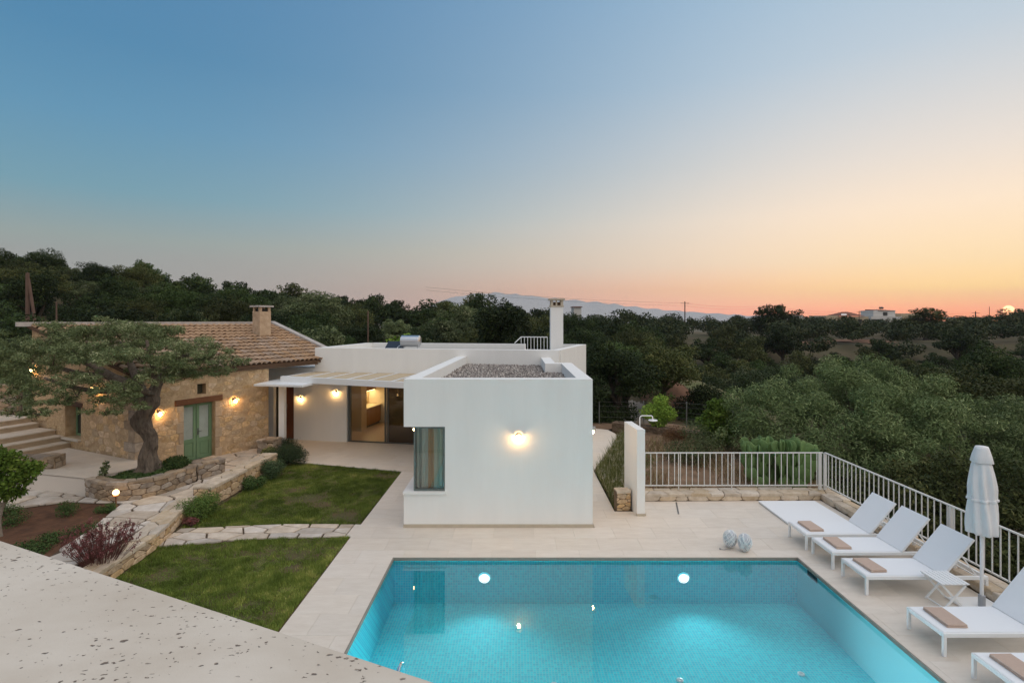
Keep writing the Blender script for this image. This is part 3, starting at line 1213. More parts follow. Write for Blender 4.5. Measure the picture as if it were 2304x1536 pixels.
lawn_sheet = MB().prism([(-8.4, 13.0), (-7.75, 10.67), (-7.64, 7.0), (-3.645, 7.0), (-3.645, 11.9), (-3.70, 12.3), (-3.57, 16.83), (-7.57, 18.0), (-8.0, 18.0), (-8.0, 14.0)], -0.5, -0.03)
lawn = struct('lawn', lawn_sheet, lawn_soil)
tag(lawn, 'lawn beds between the garden wall and the pale terrace')
bare = [(-4.15, 13.1, 0.55), (-5.5, 14.3, 0.6), (-4.4, 10.9, 0.5), (-4.3, 10.3, 0.35), (-5.0, 13.9, 0.45), (-4.0, 16.4, 0.5), (-6.2, 15.1, 0.45)]
for nm, poly, n, sd in (('near', LAWN_A, 135000, 1), ('far', LAWN_B, 135000, 2)):
    P2 = scatter(poly, n, sd)
    keep = np.ones(len(P2))
    for (bx, by, br) in bare:
        keep = np.minimum(keep, np.clip((np.hypot(P2[:, 0] - bx, (P2[:, 1] - by) * 1.3) - br * 0.35) / br, 0.10, 1))
    w = vnoise(P2, 0.9, sd)
    keep *= np.clip(0.78 + 0.4 * w + 0.4 * vnoise(P2, 4.0, sd + 5), 0.2, 1)
    rr = np.random.default_rng(sd + 10)
    P2 = P2[rr.random(len(P2)) < keep]
    P = np.column_stack([P2, np.full(len(P2), -0.032)])
    V, F, tint = blades(P, 0.05, 0.015, lean=0.9, seed=sd, hv=0.9)
    hscale = np.clip(0.9 + 0.5 * vnoise(P2, 2.2, 3) + 0.6 * vnoise(P2, 6.5, 1), 0.3, 2.0)
    V = V.reshape(-1, 3, 3)
    V[:, 2, 2] = V[:, 0, 2] + (V[:, 2, 2] - V[:, 0, 2]) * hscale
    V = V.reshape(-1, 3)
    tint = np.clip(0.12 + tint * 0.5 + 0.22 * vnoise(P2, 0.8, 4) + 0.26 * vnoise(P2, 3.2, 2) + 0.24 * vnoise(P2, 9.0, 5), 0, 1)
    o = mesh_obj('grass', np_mesh('grass', V, F, tint), grass_mat)
    tag(o, None, None, None, 'stuff')
    o['label'] = 'short mown grass on the ' + ('near lawn in front of the flagstone strip' if sd == 1 else 'lawn behind the flagstone strip')

strip_bed = MB().prism(STRIP, -0.1, -0.02)
strip = struct('garden_path', strip_bed, flag_bed)
tag(strip, 'narrow flagstone path crossing the lawn')
lay_stones(stone_cells(STRIP, 0.62, 0.36, 3, jit=0.26), ground_map(0.0), strip, flag_m, 'flagstone', depth=0.03, proud=(0.012, 0.024), bevel=0.012, gap=0.02, seed=3)

PZ = 0.25
PATH = [(-8.14, 8.6), (-8.12, 16.6), (-8.7, 18.9), (-9.35, 18.6), (-10.4, 16.9), (-9.05, 15.4), (-8.9, 14.9), (-9.25, 14.0), (-9.7, 13.55), (-10.4, 13.45), (-11.05, 13.75), (-12.6, 14.3), (-15.2, 15.1), (-15.6, 12.6),
        (-12.3, 12.75), (-11.2, 13.35), (-9.75, 13.2), (-9.25, 11.7), (-9.0, 10.4), (-8.85, 8.6)]
PATH = PATH if area(PATH) > 0 else PATH[::-1]
gbase = MB().prism([(-22, 4), (-7.6, 4), (-7.6, 9.0), (-7.66, 10.67), (-7.8, 11.6), (-8.04, 12.5), (-8.26, 13.55), (-7.98, 13.62), (-7.9, 17.1), (-7.9, 18.1), (-8.8, 18.4), (-9.0, 20.5), (-22, 20.5)], -0.8, PZ - 0.045)
gg = struct('garden_ground', gbase, soil_red)
path_bed = MB().prism(PATH, PZ - 0.06, PZ - 0.03)
path = struct('flagstone_path', path_bed, flag_bed)
tag(path, 'irregular flagstone path running up beside the garden wall')
pcells = stone_cells(PATH, 0.60, 0.50, 11, jit=0.36)
pcells.sort(key=lambda p: sum(q[1] for q in p) / len(p))
lay_stones(pcells, ground_map(PZ), path, flag_m, 'flagstone', depth=0.04, proud=(0.002, 0.018), bevel=0.014, gap=0.026, limit=290, seed=4)

# ------------------------------------------------------------------ curves in plan
class Curve2:
    def __init__(self, pts, sub=6):
        P = [np.array(p, float) for p in pts]
        out = []
        if len(P) > 2 and sub > 1:
            for i in range(len(P) - 1):
                p0, p1, p2, p3 = P[max(i - 1, 0)], P[i], P[i + 1], P[min(i + 2, len(P) - 1)]
                for k in range(sub):
                    t = k / sub
                    out.append(0.5 * (2 * p1 + (p2 - p0) * t + (2 * p0 - 5 * p1 + 4 * p2 - p3) * t * t + (3 * p1 - p0 - 3 * p2 + p3) * t ** 3))
            out.append(P[-1])
        else:
            out = P
        self.p = out
        self.s = [0.0]
        for a, b in zip(out[:-1], out[1:]):
            self.s.append(self.s[-1] + float(np.linalg.norm(b - a)))
        self.L = self.s[-1]
        self.n = []
        for i in range(len(out)):
            d = out[min(i + 1, len(out) - 1)] - out[max(i - 1, 0)]
            d = d / np.linalg.norm(d)
            self.n.append(np.array([d[1], -d[0]]))

    def at(self, u):
        u = min(max(u, 0.0), self.L)
        i = int(np.searchsorted(self.s, u) - 1)
        i = min(max(i, 0), len(self.p) - 2)
        t = (u - self.s[i]) / max(self.s[i + 1] - self.s[i], 1e-9)
        p = self.p[i] * (1 - t) + self.p[i + 1] * t
        n = self.n[i] * (1 - t) + self.n[i + 1] * t
        return p, n / np.linalg.norm(n)

    def face(self, z0):
        def f(u, v, n):
            p, nn = self.at(u)
            return (p[0] + nn[0] * n, p[1] + nn[1] * n, z0 + v)
        return f

    def top(self, z):
        def f(u, w, n):
            p, nn = self.at(u)
            return (p[0] - nn[0] * w, p[1] - nn[1] * w, z + n)
        return f

    def core(self, thick, z0, z1, inset_o=0.01):
        mb = MB()
        vs = []
        for p, n in zip(self.p, self.n):
            o = p - n * inset_o
            i = p - n * thick
            vs += [(o[0], o[1], z0), (i[0], i[1], z0), (i[0], i[1], z1), (o[0], o[1], z1)]
        fs = [(0, 1, 2, 3)]
        for k in range(len(self.p) - 1):
            a = 4 * k
            for q in range(4):
                fs.append((a + q, a + 4 + q, a + 4 + (q + 1) % 4, a + (q + 1) % 4))
        a = 4 * (len(self.p) - 1)
        fs.append((a + 3, a + 2, a + 1, a))
        return mb.add(vs, fs)


def rubble_wall(name, label, pts, thick, z0, z1, seed, m_face, m_top, sw=0.3, sh=0.15, topw=0.42, end_start=False, end_end=False, sub=6, cat='garden wall', back=False):
    cv = Curve2(pts, sub)
    t = thing(name, label, cat, (float(cv.at(cv.L / 2)[0][0]), float(cv.at(cv.L / 2)[0][1]), z0))
    cv.core(thick, z0 - 0.15, z1 - 0.045).build('core', dark_mortar, t)
    reg = [(0, 0), (cv.L, 0), (cv.L, z1 - z0 - 0.06), (0, z1 - z0 - 0.06)]
    lay_stones(stone_cells(reg, sw, sh, seed), cv.face(z0), t, m_face, 'stone', proud=(0.0, 0.028), bevel=0.016, gap=0.006, seed=seed, rnd=0.2)
    reg = [(-0.02, -0.03), (cv.L + 0.02, -0.03), (cv.L + 0.02, thick + 0.02), (-0.02, thick + 0.02)]
    lay_stones(stone_cells(reg, topw, thick / 1.6, seed + 1, jit=0.3), cv.top(z1 - 0.055), t, m_top, 'coping_stone', proud=(0.04, 0.062), bevel=0.016, gap=0.008, seed=seed)
    for flag, u in ((end_start, 0.0), (end_end, cv.L)):
        if flag:
            p, n = cv.at(u)
            sgn = -1 if u == 0 else 1
            d = np.array([-n[1], n[0]]) * sgn           # outward along the wall
            if u == 0:
                fm = (lambda p, n, d: lambda a, v, k: (p[0] - n[0] * (thick - a) + d[0] * k, p[1] - n[1] * (thick - a) + d[1] * k, z0 + v))(p, n, d)
            else:
                fm = (lambda p, n, d: lambda a, v, k: (p[0] - n[0] * a + d[0] * k, p[1] - n[1] * a + d[1] * k, z0 + v))(p, n, d)
            reg = [(0, 0), (thick, 0), (thick, z1 - z0 - 0.06), (0, z1 - z0 - 0.06)]
            lay_stones(stone_cells(reg, thick / 2, 0.2, seed + 7, jit=0.15), fm, t, m_face, 'stone', proud=(0.0, 0.02), bevel=0.018, gap=0.006, seed=seed)
    if back:
        fm = lambda u, v, n: cv.face(z0)(cv.L - u, v, -thick - n)
        reg = [(0, 0), (cv.L, 0), (cv.L, z1 - z0 - 0.06), (0, z1 - z0 - 0.06)]
        lay_stones(stone_cells(reg, sw, sh, seed + 3), fm, t, m_face, 'stone', proud=(0.0, 0.028), bevel=0.016, gap=0.006, seed=seed, rnd=0.2)
    return t


# ------------------------------------------------------------------ courtyard, steps, planter, garden walls
CZ = 0.70
COURT = [(-12.75, 14.22), (-11.0, 13.76), (-10.72, 14.25), (-10.3, 15.0), (-10.78, 15.98), (-11.10, 15.54), (-14.6, 17.2), (-15.3, 15.9), (-14.6, 14.6)]
COURT = COURT if area(COURT) > 0 else COURT[::-1]
court = struct('courtyard', MB().prism(COURT, 0.1, CZ - 0.012), joint_m)
tag(court, 'pale paved courtyard in front of the stone house')
paving(court, COURT, (1.1, 0.55), R(-28), CZ, court_m, origin=(-12.7, 14.2), thick=0.04, seed=8)

st = thing('stone_steps', 'broad pale steps climbing beside the stone house', 'steps', (-14.6, 16.6, CZ))
step_m = M('step_stone', (0.62, 0.55, 0.46), 0.7, base2=(0.50, 0.43, 0.34), scale=4, bump=0.15, bscale=30)
riser_m = M('riser_stone', (0.47, 0.38, 0.28), 0.8, base2=(0.40, 0.31, 0.22), scale=5, bump=0.2, bscale=30)
sd = np.array([-0.936, 0.352])      # uphill
sa = np.array([-0.352, -0.936])     # along the steps, toward the lawn side
adv = [0.0, 0.42, 0.84, 1.72, 2.1]
for i, a in enumerate(adv):
    p = np.array([-14.30, 17.02]) + sd * a
    q = p + sa * 4.2
    p = p - sa * 0.15
    w = 5.5 - a
    poly = [p, q, q + sd * w, p + sd * w]
    poly = [(float(v[0]), float(v[1])) for v in poly]
    poly = poly if area(poly) > 0 else poly[::-1]
    s_o = MB().prism(poly, CZ + 0.165 * i - (0.3 if i == 0 else 0), CZ + 0.165 * (i + 1) - 0.035).build('riser', riser_m, st)
    p2, q2 = p - sd * 0.025, q - sd * 0.025
    poly = [(float(v[0]), float(v[1])) for v in (p2, q2, q + sd * (w - 0.05), p + sd * (w - 0.05))]
    poly = poly if area(poly) > 0 else poly[::-1]
    MB().prism(poly, CZ + 0.165 * (i + 1) - 0.0348, CZ + 0.165 * (i + 1)).build('tread', step_m, st)
# rough wall on the upper landing
rubble_wall('upper_wall', 'rough brown stone wall above the top of the steps', [(-20.5, 17.2), (-17.3, 18.55)], 0.4, 1.4, 2.55, 31, planter_m, planter_m, 0.4, 0.22, end_end=True)
rubble_wall('low_wall', 'short low stone wall behind the small citrus tree', [(-15.6, 14.35), (-12.62, 14.62)], 0.42, CZ, CZ + 0.34, 33, planter_m, planter_m, 0.32, 0.15, end_end=True, back=True)

PL = [(-11.05, 13.72), (-10.6, 13.5), (-10.15, 13.34), (-9.6, 13.4), (-9.22, 13.85), (-9.05, 14.5), (-8.98, 15.05)]
rubble_wall('planter_wall', 'curved low stone planter wall around the old olive tree', PL, 0.30, PZ, 0.72, 41, planter_m, planter_m, 0.27, 0.13, cat='planter wall')
rubble_wall('planter_wall', 'straight stone planter end wall in front of the green door', [(-8.98, 15.12), (-8.60, 15.85)], 0.55, PZ, 0.70, 43, planter_m, planter_m, 0.3, 0.15, end_end=True, end_start=True, sub=1, cat='planter wall')
bed = MB().prism([(-10.85, 13.85), (-10.5, 13.72), (-10.1, 13.6), (-9.7, 13.65), (-9.45, 14.0), (-9.3, 14.5), (-9.2, 15.2), (-9.3, 15.75), (-10.2, 15.3), (-10.35, 14.95), (-10.76, 14.25)], 0.1, 0.63)
o = struct('planter_soil', bed, soil_red)
rubble_wall('retaining_wall', 'long low stone wall with pale coping beside the flagstone path', [(-7.38, 8.9), (-7.46, 10.67), (-7.6, 11.6), (-7.84, 12.5), (-8.08, 13.55)], 0.40, 0.0, 0.325, 51, stone_m, coping_m, 0.3, 0.13, topw=0.5, cat='garden wall')
rubble_wall('retaining_wall', 'taller stone wall section with pale top beside the upper lawn', [(-7.76, 13.62), (-7.68, 15.4), (-7.60, 17.1)], 0.46, 0.0, 0.52, 53, stone_m, coping_m, 0.3, 0.16, topw=0.5, end_start=True, cat='garden wall')
rubble_wall('stone_block', 'grey stone block wall end beside the rosemary bushes', [(-8.75, 18.1), (-8.15, 18.0)], 0.5, PZ - 0.1, 0.72, 55, planter_m, planter_m, 0.4, 0.25, end_start=True, end_end=True, sub=1)

# ------------------------------------------------------------------ stone house
HC, HE, HR2, HR1 = (-11.08, 15.58), (-7.35, 22.03), (-10.98, 24.1), (-16.46, 18.19)
house = thing('stone_house', 'old rubble stone house with clay tile roof and green door', 'house', (-11.08, 15.58, 0.25))


def wall_strips(p0, d, nrm, L, z0, z1fn, holes, thick):
    mb = MB()
    cuts = sorted({0.0, L} | {h[0] for h in holes} | {h[1] for h in holes})
    P = lambda s, k: (p0[0] + d[0] * s - nrm[0] * k, p0[1] + d[1] * s - nrm[1] * k)
    for a, b in zip(cuts[:-1], cuts[1:]):
        mid = (a + b) / 2
        hs = sorted([h for h in holes if h[0] <= mid <= h[1]], key=lambda h: h[2])
        segs, z = [], z0
        for h in hs:
            if h[2] > z:
                segs.append((z, h[2], False))
            z = h[3]
        segs.append((z, None, True))
        for (za, zb, topseg) in segs:
            poly = [P(a, 0), P(b, 0), P(b, thick), P(a, thick)]
            zt = [z1fn(a), z1fn(b), z1fn(b), z1fn(a)] if topseg else [zb] * 4
            if area(poly) < 0:
                poly = poly[::-1]
                zt = zt[::-1]
            mb.prism(poly, za, zt)
    return mb


HD, HN = (0.5, 0.866), (0.866, -0.5)
HL = 4.33
door_hole = (1.36, 2.36, 0.2, 2.10)
niche = (1.78, 2.06, 2.38, 2.72)
hw = wall_strips(HC, HD, HN, HL, 0.1, lambda s: 3.16, [door_hole, niche], 0.55).build('wall', mortar_m, house)
hm = line_map(HC, HD, 0.0, HN)
cells = stone_cells([(0, 0.22), (HL, 0.22), (HL, 3.14), (0, 3.14)], 0.27, 0.165, 61, jit=0.36, holes=[(1.22, 2.50, 0.0, 2.1), (1.05, 2.62, 2.1, 2.30), (1.72, 2.12, 2.33, 2.77)], minarea=0.1)
random.Random(3).shuffle(cells)
lay_stones(cells, hm, hw, stone_m, 'stone', proud=(-0.004, 0.014), bevel=0.014, gap=0.006, limit=205, seed=62, stuff_name='small_stones', rnd=0.24)
# dressed jamb blocks round the door and the niche
jamb_m = M('dressed_stone', (0.50, 0.39, 0.27), 0.85, base2=(0.40, 0.29, 0.19), scale=6, bump=0.4, bscale=25, obj_var=0.12)
for side in (0, 1):
    z = 0.22
    k = 0
    while z < 2.08:
        h = min(0.34, 2.09 - z)
        w = 0.15 + 0.08 * ((k + side) % 2)
        a, b = (1.36 - w, 1.359) if side == 0 else (2.361, 2.36 + w)
        mb = MB().bbox(a, b, -0.02, 0.3, z, z + h - 0.008, 0.012)
        mb.v = [hm(p[0], p[2], -p[1]) for p in mb.v]
        mb.build('stone', jamb_m, hw)
        z += h
        k += 1
# door: two leaves with shaped panels
dleaf = thing_door = None
for i, (a, b) in enumerate(((1.37, 1.85), (1.87, 2.35))):
    mb = MB()
    y0, y1 = 0.20, 0.25
    mb.box(a, a + 0.085, y0, y1, 0.27, 2.09).box(b - 0.085, b, y0, y1, 0.27, 2.09)
    mb.box(a + 0.085, b - 0.085, y0, y1, 0.27, 0.37).box(a + 0.085, b - 0.085, y0, y1, 1.99, 2.09).box(a + 0.085, b - 0.085, y0, y1, 0.83, 0.95)
    mb.box(a + 0.085, b - 0.085, y0 + 0.02, y1 - 0.01, 0.37, 0.83)
    mb.bbox(a + 0.12, b - 0.12, y0 + 0.005, y0 + 0.02, 0.42, 0.78, 0.004)
    mb.v = [hm(p[0], p[2], -p[1]) for p in mb.v]
    dl = mb.build('door_leaf', green_m, house)
    g = MB().box(a + 0.086, b - 0.086, y0 + 0.022, y0 + 0.03, 0.951, 1.989)
    g.v = [hm(p[0], p[2], -p[1]) for p in g.v]
    g.build('pane', M('frosted_pane', (0.42, 0.47, 0.42), 0.25, var=0.2, scale=3, spec=0.6), dl)
    if i == 1:
        kb = MB().box(a + 0.02, a + 0.065, y0 - 0.006, y0 - 0.0005, 1.05, 1.27).tube([(a + 0.042, y0 - 0.005, 1.17), (a + 0.042, y0 - 0.05, 1.17), (a + 0.14, y0 - 0.05, 1.17)], 0.009, 6)
        kb.v = [hm(p[0], p[2], -p[1]) for p in kb.v]
        kb.build('handle', frame_m, dl)
mb = MB().box(1.861, 1.869, 0.19, 0.2, 0.27, 2.09).box(1.33, 1.3695, 0.19, 0.26, 0.25, 2.098).box(2.3505, 2.39, 0.19, 0.26, 0.25, 2.098)
mb.v = [hm(p[0], p[2], -p[1]) for p in mb.v]
mb.build('door_frame', green_m, house)
mb = MB().bbox(1.09, 2.60, -0.05, 0.5, 2.102, 2.285, 0.015)
mb.v = [hm(p[0], p[2] + 0.006 * math.sin(p[0] * 5), -p[1]) for p in mb.v]
mb.build('lintel', wood_m, house)
mb = MB().box(1.79, 2.05, 0.2, 0.22, 2.39, 2.71)
mb.v = [hm(p[0], p[2], -p[1]) for p in mb.v]
mb.build('niche_window', M('dark_niche', (0.06, 0.055, 0.03), 0.6), house)

# gable face toward the courtyard
GD = np.array([HC[0] - HR1[0], HC[1] - HR1[1]])
GL = float(np.linalg.norm(GD))
GD = tuple(GD / GL)
GN = (GD[1], -GD[0])
gtop = lambda s: 4.46 + (3.16 - 4.46) * s / GL
whole = (GL - 3.86, GL - 2.92, 1.0, 2.02)
gw = wall_strips(HR1, GD, GN, GL - 0.002, 0.3, gtop, [whole], 0.5).build('wall', mortar_m, house)
gm = line_map(HR1, GD, 0.0, GN)
cells = stone_cells([(0, 0.6), (GL, 0.6), (GL, 3.14), (0, 4.42)], 0.30, 0.19, 71, jit=0.36, holes=[(whole[0] - 0.03, whole[1] + 0.03, 0.92, 2.22)], minarea=0.1)
cells.sort(key=lambda p: -sum(q[0] for q in p) / len(p) + 0.6 * sum(q[1] for q in p) / len(p))
lay_stones(cells, gm, gw, stone_m, 'stone', proud=(-0.004, 0.016), bevel=0.014, gap=0.006, limit=95, seed=72, stuff_name='small_stones', rnd=0.24)
# big corner stones
r_q = random.Random(9)
z = 0.3
k = 0
while z < 3.0:
    h = r_q.uniform(0.26, 0.38)
    la, lb = (0.55, 0.3) if k % 2 == 0 else (0.32, 0.55)
    p = lambda s, t, q=HC: (q[0] - GD[0] * s + HD[0] * t, q[1] - GD[1] * s + HD[1] * t)
    o_ = 0.035
    c0 = (HC[0] + (GN[0] + HN[0]) * o_, HC[1] + (GN[1] + HN[1]) * o_)
    a1 = (c0[0] - GD[0] * la, c0[1] - GD[1] * la)
    b1 = (c0[0] + HD[0] * lb, c0[1] + HD[1] * lb)
    a2 = (a1[0] - GN[0] * 0.1, a1[1] - GN[1] * 0.1)
    b2 = (b1[0] - HN[0] * 0.1, b1[1] - HN[1] * 0.1)
    inn = (c0[0] - GN[0] * 0.1 - HN[0] * 0.1, c0[1] - GN[1] * 0.1 - HN[1] * 0.1)
    poly = [a1, c0, b1, b2, inn, a2]
    poly = poly if area(poly) > 0 else poly[::-1]
    MB().prism(poly, z, z + h - 0.015).build('stone', planter_m, gw)
    z += h
    k += 1
wz = MB().bbox(whole[0] - 0.06, whole[1] + 0.02, -0.10, 0.42, 0.93, 0.998, 0.01)
wz.v = [gm(p[0], p[2], -p[1]) for p in wz.v]
wn_sill = wz.build('window_sill', step_m, house)
wf = MB()
a, b = whole[0] + 0.004, whole[1] - 0.004
y0, y1 = 0.30, 0.36
wf.box(a, a + 0.07, y0, y1, 1.0, 2.015).box(b - 0.07, b, y0, y1, 1.0, 2.015).box(a + 0.07, b - 0.07, y0, y1, 1.0, 1.07).box(a + 0.07, b - 0.07, y0, y1, 1.945, 2.015)
wf.box((a + b) / 2 - 0.05, (a + b) / 2 + 0.05, y0, y1, 1.07, 1.945)
wf.v = [gm(p[0], p[2], -p[1]) for p in wf.v]
wwin = wf.build('window', green_m, house)
for (p, q) in ((a + 0.071, (a + b) / 2 - 0.051), ((a + b) / 2 + 0.051, b - 0.071)):
    g = MB().box(p, q, y0 + 0.02, y0 + 0.026, 1.071, 1.944)
    g.v = [gm(v[0], v[2], -v[1]) for v in g.v]
    g.build('pane', M('dark_pane', (0.03, 0.045, 0.04), 0.1, spec=0.6), wwin)
lm = MB().bbox(whole[0] - 0.12, whole[1] + 0.12, -0.03, 0.4, 2.022, 2.16, 0.012)
lm.v = [gm(p[0], p[2], -p[1]) for p in lm.v]
lm.build('lintel', M('old_timber', (0.10, 0.05, 0.03), 0.8, var=0.3, scale=5), house)

# roof: one tiled slope from the eave up to the ridge
ov = 0.22
e0 = np.array([HC[0] + HN[0] * ov - HD[0] * 0.15, HC[1] + HN[1] * ov - HD[1] * 0.15, 3.20])
e1 = np.array([HE[0] + HN[0] * ov, HE[1] + HN[1] * ov, 3.20])
r0 = np.array([HR1[0] - HD[0] * 0.1, HR1[1] - HD[1] * 0.15, 4.60])
r1 = np.array([HR2[0], HR2[1], 4.56])


def roofp(u, v):
    return (e0 * (1 - u) + e1 * u) * (1 - v) + (r0 * (1 - u) + r1 * u) * v


NU = 16
vs, fs = [], []
for dz in (0.0, -0.09):
    for i in range(NU + 1):
        for j in range(5):
            p = roofp(i / NU, j / 4)
            vs.append((p[0], p[1], p[2] + dz))
n1 = (NU + 1) * 5
for i in range(NU):
    for j in range(4):
        a = i * 5 + j
        fs.append((a, a + 5, a + 6, a + 1))
        fs.append((n1 + a, n1 + a + 1, n1 + a + 6, n1 + a + 5))
    fs.append((i * 5, n1 + i * 5, n1 + i * 5 + 5, i * 5 + 5))
    fs.append((i * 5 + 4, i * 5 + 9, n1 + i * 5 + 9, n1 + i * 5 + 4))
for j in range(4):
    fs.append((j, j + 1, n1 + j + 1, n1 + j))
    a = NU * 5 + j
    fs.append((a, n1 + a, n1 + a + 1, a + 1))
roof = MB().add(vs, fs).build('roof', roof_under, house)
# one barrel tile, axis along +Y, pieces share the mesh
tm = MB()
seg = 5
for (y, rr, zz) in ((0.0, 0.098, 0.03), (0.43, 0.078, 0.0)):
    for k in range(seg + 1):
        a = math.pi * k / seg
        tm.v.append((rr * math.cos(a), y, zz + rr * 0.85 * math.sin(a)))
for k in range(seg):
    tm.f.append((k, k + 1, seg + 2 + k, seg + 1 + k)[::-1])
for (y, rr, zz) in ((0.0, 0.082, 0.03),):
    for k in range(seg + 1):
        a = math.pi * k / seg
        tm.v.append((rr * math.cos(a), y, zz + rr * 0.85 * math.sin(a)))
for k in range(seg):
    tm.f.append((k, k + 1, 2 * (seg + 1) + k + 1, 2 * (seg + 1) + k))
tile_me = tm.mesh('roof_tile')
tile_me.materials.append(rtile_m)
cols, rows = 38, 13
cnt = 0
rest = MB()
r_t = random.Random(12)
for j in range(rows):
    for i in range(cols):
        u, v = (i + 0.5) / cols, j / rows
        p = roofp(u, v)
        up = roofp(u, min(v + 0.08, 1.0)) - roofp(u, v - 0.001)
        ac = roofp(min(u + 0.02, 1), v) - roofp(u - 0.02, v)
        ax, ay = Vector(ac).normalized(), Vector(up).normalized()
        az = ax.cross(ay).normalized()
        ax = ay.cross(az)
        ang = r_t.uniform(-0.05, 0.05)
        mt = Matrix((ax, ay, az)).transposed().to_4x4() @ Matrix.Rotation(ang, 4, 'Z')
        mt.translation = Vector(p) - ay * 0.05 + az * (0.004 + r_t.uniform(0, 0.012))
        if cnt < 300:
            o = bpy.data.objects.new('roof_tile', tile_me)
            C.objects.link(o)
            o.parent = roof
            o.matrix_basis = mt
        else:
            rest.add([tuple(mt @ Vector(q)) for q in tm.v], tm.f)
        cnt += 1
o = rest.build('upper_roof_tiles', rtile_m, roof)
o['kind'] = 'stuff'
MB().bar(Vector(r0) + Vector((-0.2, -0.2, 0.03)), Vector(r1) + Vector((0.05, 0.05, 0.06)), 0.34, 0.15).build('ridge_capping', capstone_m, house)
MB().bar(Vector(e1) + Vector((0.02, -0.02, 0.08)), Vector(r1) + Vector((0.0, 0.0, 0.08)), 0.26, 0.16).build('verge_capping', capstone_m, house)
MB().bar(Vector(e0) + Vector((-0.16, 0.09, -0.13)), Vector(e1) + Vector((-0.16, 0.09, -0.13)), 0.1, 0.10).build('eave_board', M('eave_timber', (0.23, 0.15, 0.10), 0.8, var=0.3, scale=4), house)
# house chimney
ch_m = M('chimney_render', (0.56, 0.42, 0.29), 0.9, base2=(0.40, 0.28, 0.18), scale=5, bump=0.6, bscale=26)
cc = (-10.55, 22.25)


def rot_rect(c, w, d, ang):
    ca, sa_ = math.cos(ang), math.sin(ang)
    return [(c[0] + x * ca - y * sa_, c[1] + x * sa_ + y * ca) for x, y in ((-w / 2, -d / 2), (w / 2, -d / 2), (w / 2, d / 2), (-w / 2, d / 2))]


ca_ = R(-32)
chm = MB().prism(rot_rect(cc, 0.50, 0.50, ca_), 3.9, 5.12).build('chimney', ch_m, house)
for (x, y) in ((-0.19, -0.19), (0.19, -0.19), (0.19, 0.19), (-0.19, 0.19)):
    q = rot_rect(cc, 1, 1, ca_)
    px = cc[0] + x * math.cos(ca_) - y * math.sin(ca_)
    py = cc[1] + x * math.sin(ca_) + y * math.cos(ca_)
    MB().prism(rot_rect((px, py), 0.10, 0.10, ca_), 5.12, 5.30).build('vent_pier', ch_m, chm)
MB().prism(rot_rect(cc, 0.38, 0.38, ca_), 5.121, 5.22).build('flue', M('flue_black', (0.02, 0.018, 0.016), 0.95), chm)  # near-black block between the vent piers
MB().prism(rot_rect(cc, 0.66, 0.66, ca_), 5.301, 5.37).build('cap', capstone_m, chm)

# ------------------------------------------------------------------ white building
villa = thing('white_villa', 'modern white flat roofed building with a cube shaped front room', 'house', (-0.4, 12.31, 0))
FD = (0.982, -0.188)
FD = (FD[0] / math.hypot(*FD), FD[1] / math.hypot(*FD))
FN = (FD[1], -FD[0])
F0 = (-9.9, 21.5)


def fpt(s, dep=0.0):
    return (F0[0] + FD[0] * s - FN[0] * dep, F0[1] + FD[1] * s - FN[1] * dep)


fm = line_map(F0, FD, 0.0, FN)


def fbox(mb, s0, s1, d0, d1, z0, z1):
    """box in facade coordinates, d measured inwards"""
    p = [fpt(s0, d0), fpt(s1, d0), fpt(s1, d1), fpt(s0, d1)]
    p = p if area(p) > 0 else p[::-1]
    return mb.prism(p, z0, z1)


S_M0, S_M1 = 2.03, 11.71
WT = 3.67
link_w = MB()
fbox(link_w, 0.0, 0.2, 0, 0.3, 0, 2.88)
fbox(link_w, 1.10, S_M0, 0, 0.3, 0, 2.88)
fbox(link_w, 0.2, 1.10, 0, 0.3, 2.25, 2.88)
fbox(link_w, -1.6, S_M0, 0.3, 2.4, 2.62, 2.80)
fbox(link_w, -1.6, 0.0, 0, 0.3, 2.3, 2.88)
fbox(link_w, -1.6, S_M0, 1.0, 1.1, 0.0, 2.62)
link_w.build('link_wall', plaster, villa)
g = fbox(MB(), 0.205, 0.68, 0.16, 0.17, 0.02, 2.24).build('side_pane', M('dark_side_glass', (0.02, 0.022, 0.02), 0.08, spec=0.6), villa)
d_o = fbox(MB(), 0.70, 1.09, 0.10, 0.16, 0.02, 2.24).build('entrance_door', door_wood, villa)
fbox(MB(), 0.74, 0.77, 0.06, 0.0995, 0.9, 1.4).build('handle', chrome_m, d_o)
mw = MB()
OP0, OP1, OPZ = 3.39, 7.30, 2.45
fbox(mw, S_M0 + 0.001, OP0, 0, 0.3, 0, WT)
fbox(mw, OP1, S_M1, 0, 0.3, 0, WT)
fbox(mw, OP0, OP1, 0, 0.3, OPZ, WT)
mw.build('facade', plaster, villa)
M1, M2, M3, M0 = fpt(S_M1), (3.22, 24.05), (-7.05, 25.85), fpt(S_M0)
side = MB()


def thick_wall(mb, a, b, t, z0, z1, inward):
    d = Vector((b[0] - a[0], b[1] - a[1])).normalized()
    n = Vector((-d.y, d.x)) if inward == 'l' else Vector((d.y, -d.x))
    poly = [a, b, (b[0] + n.x * t, b[1] + n.y * t), (a[0] + n.x * t, a[1] + n.y * t)]
    poly = poly if area(poly) > 0 else poly[::-1]
    mb.prism(poly, z0, z1)


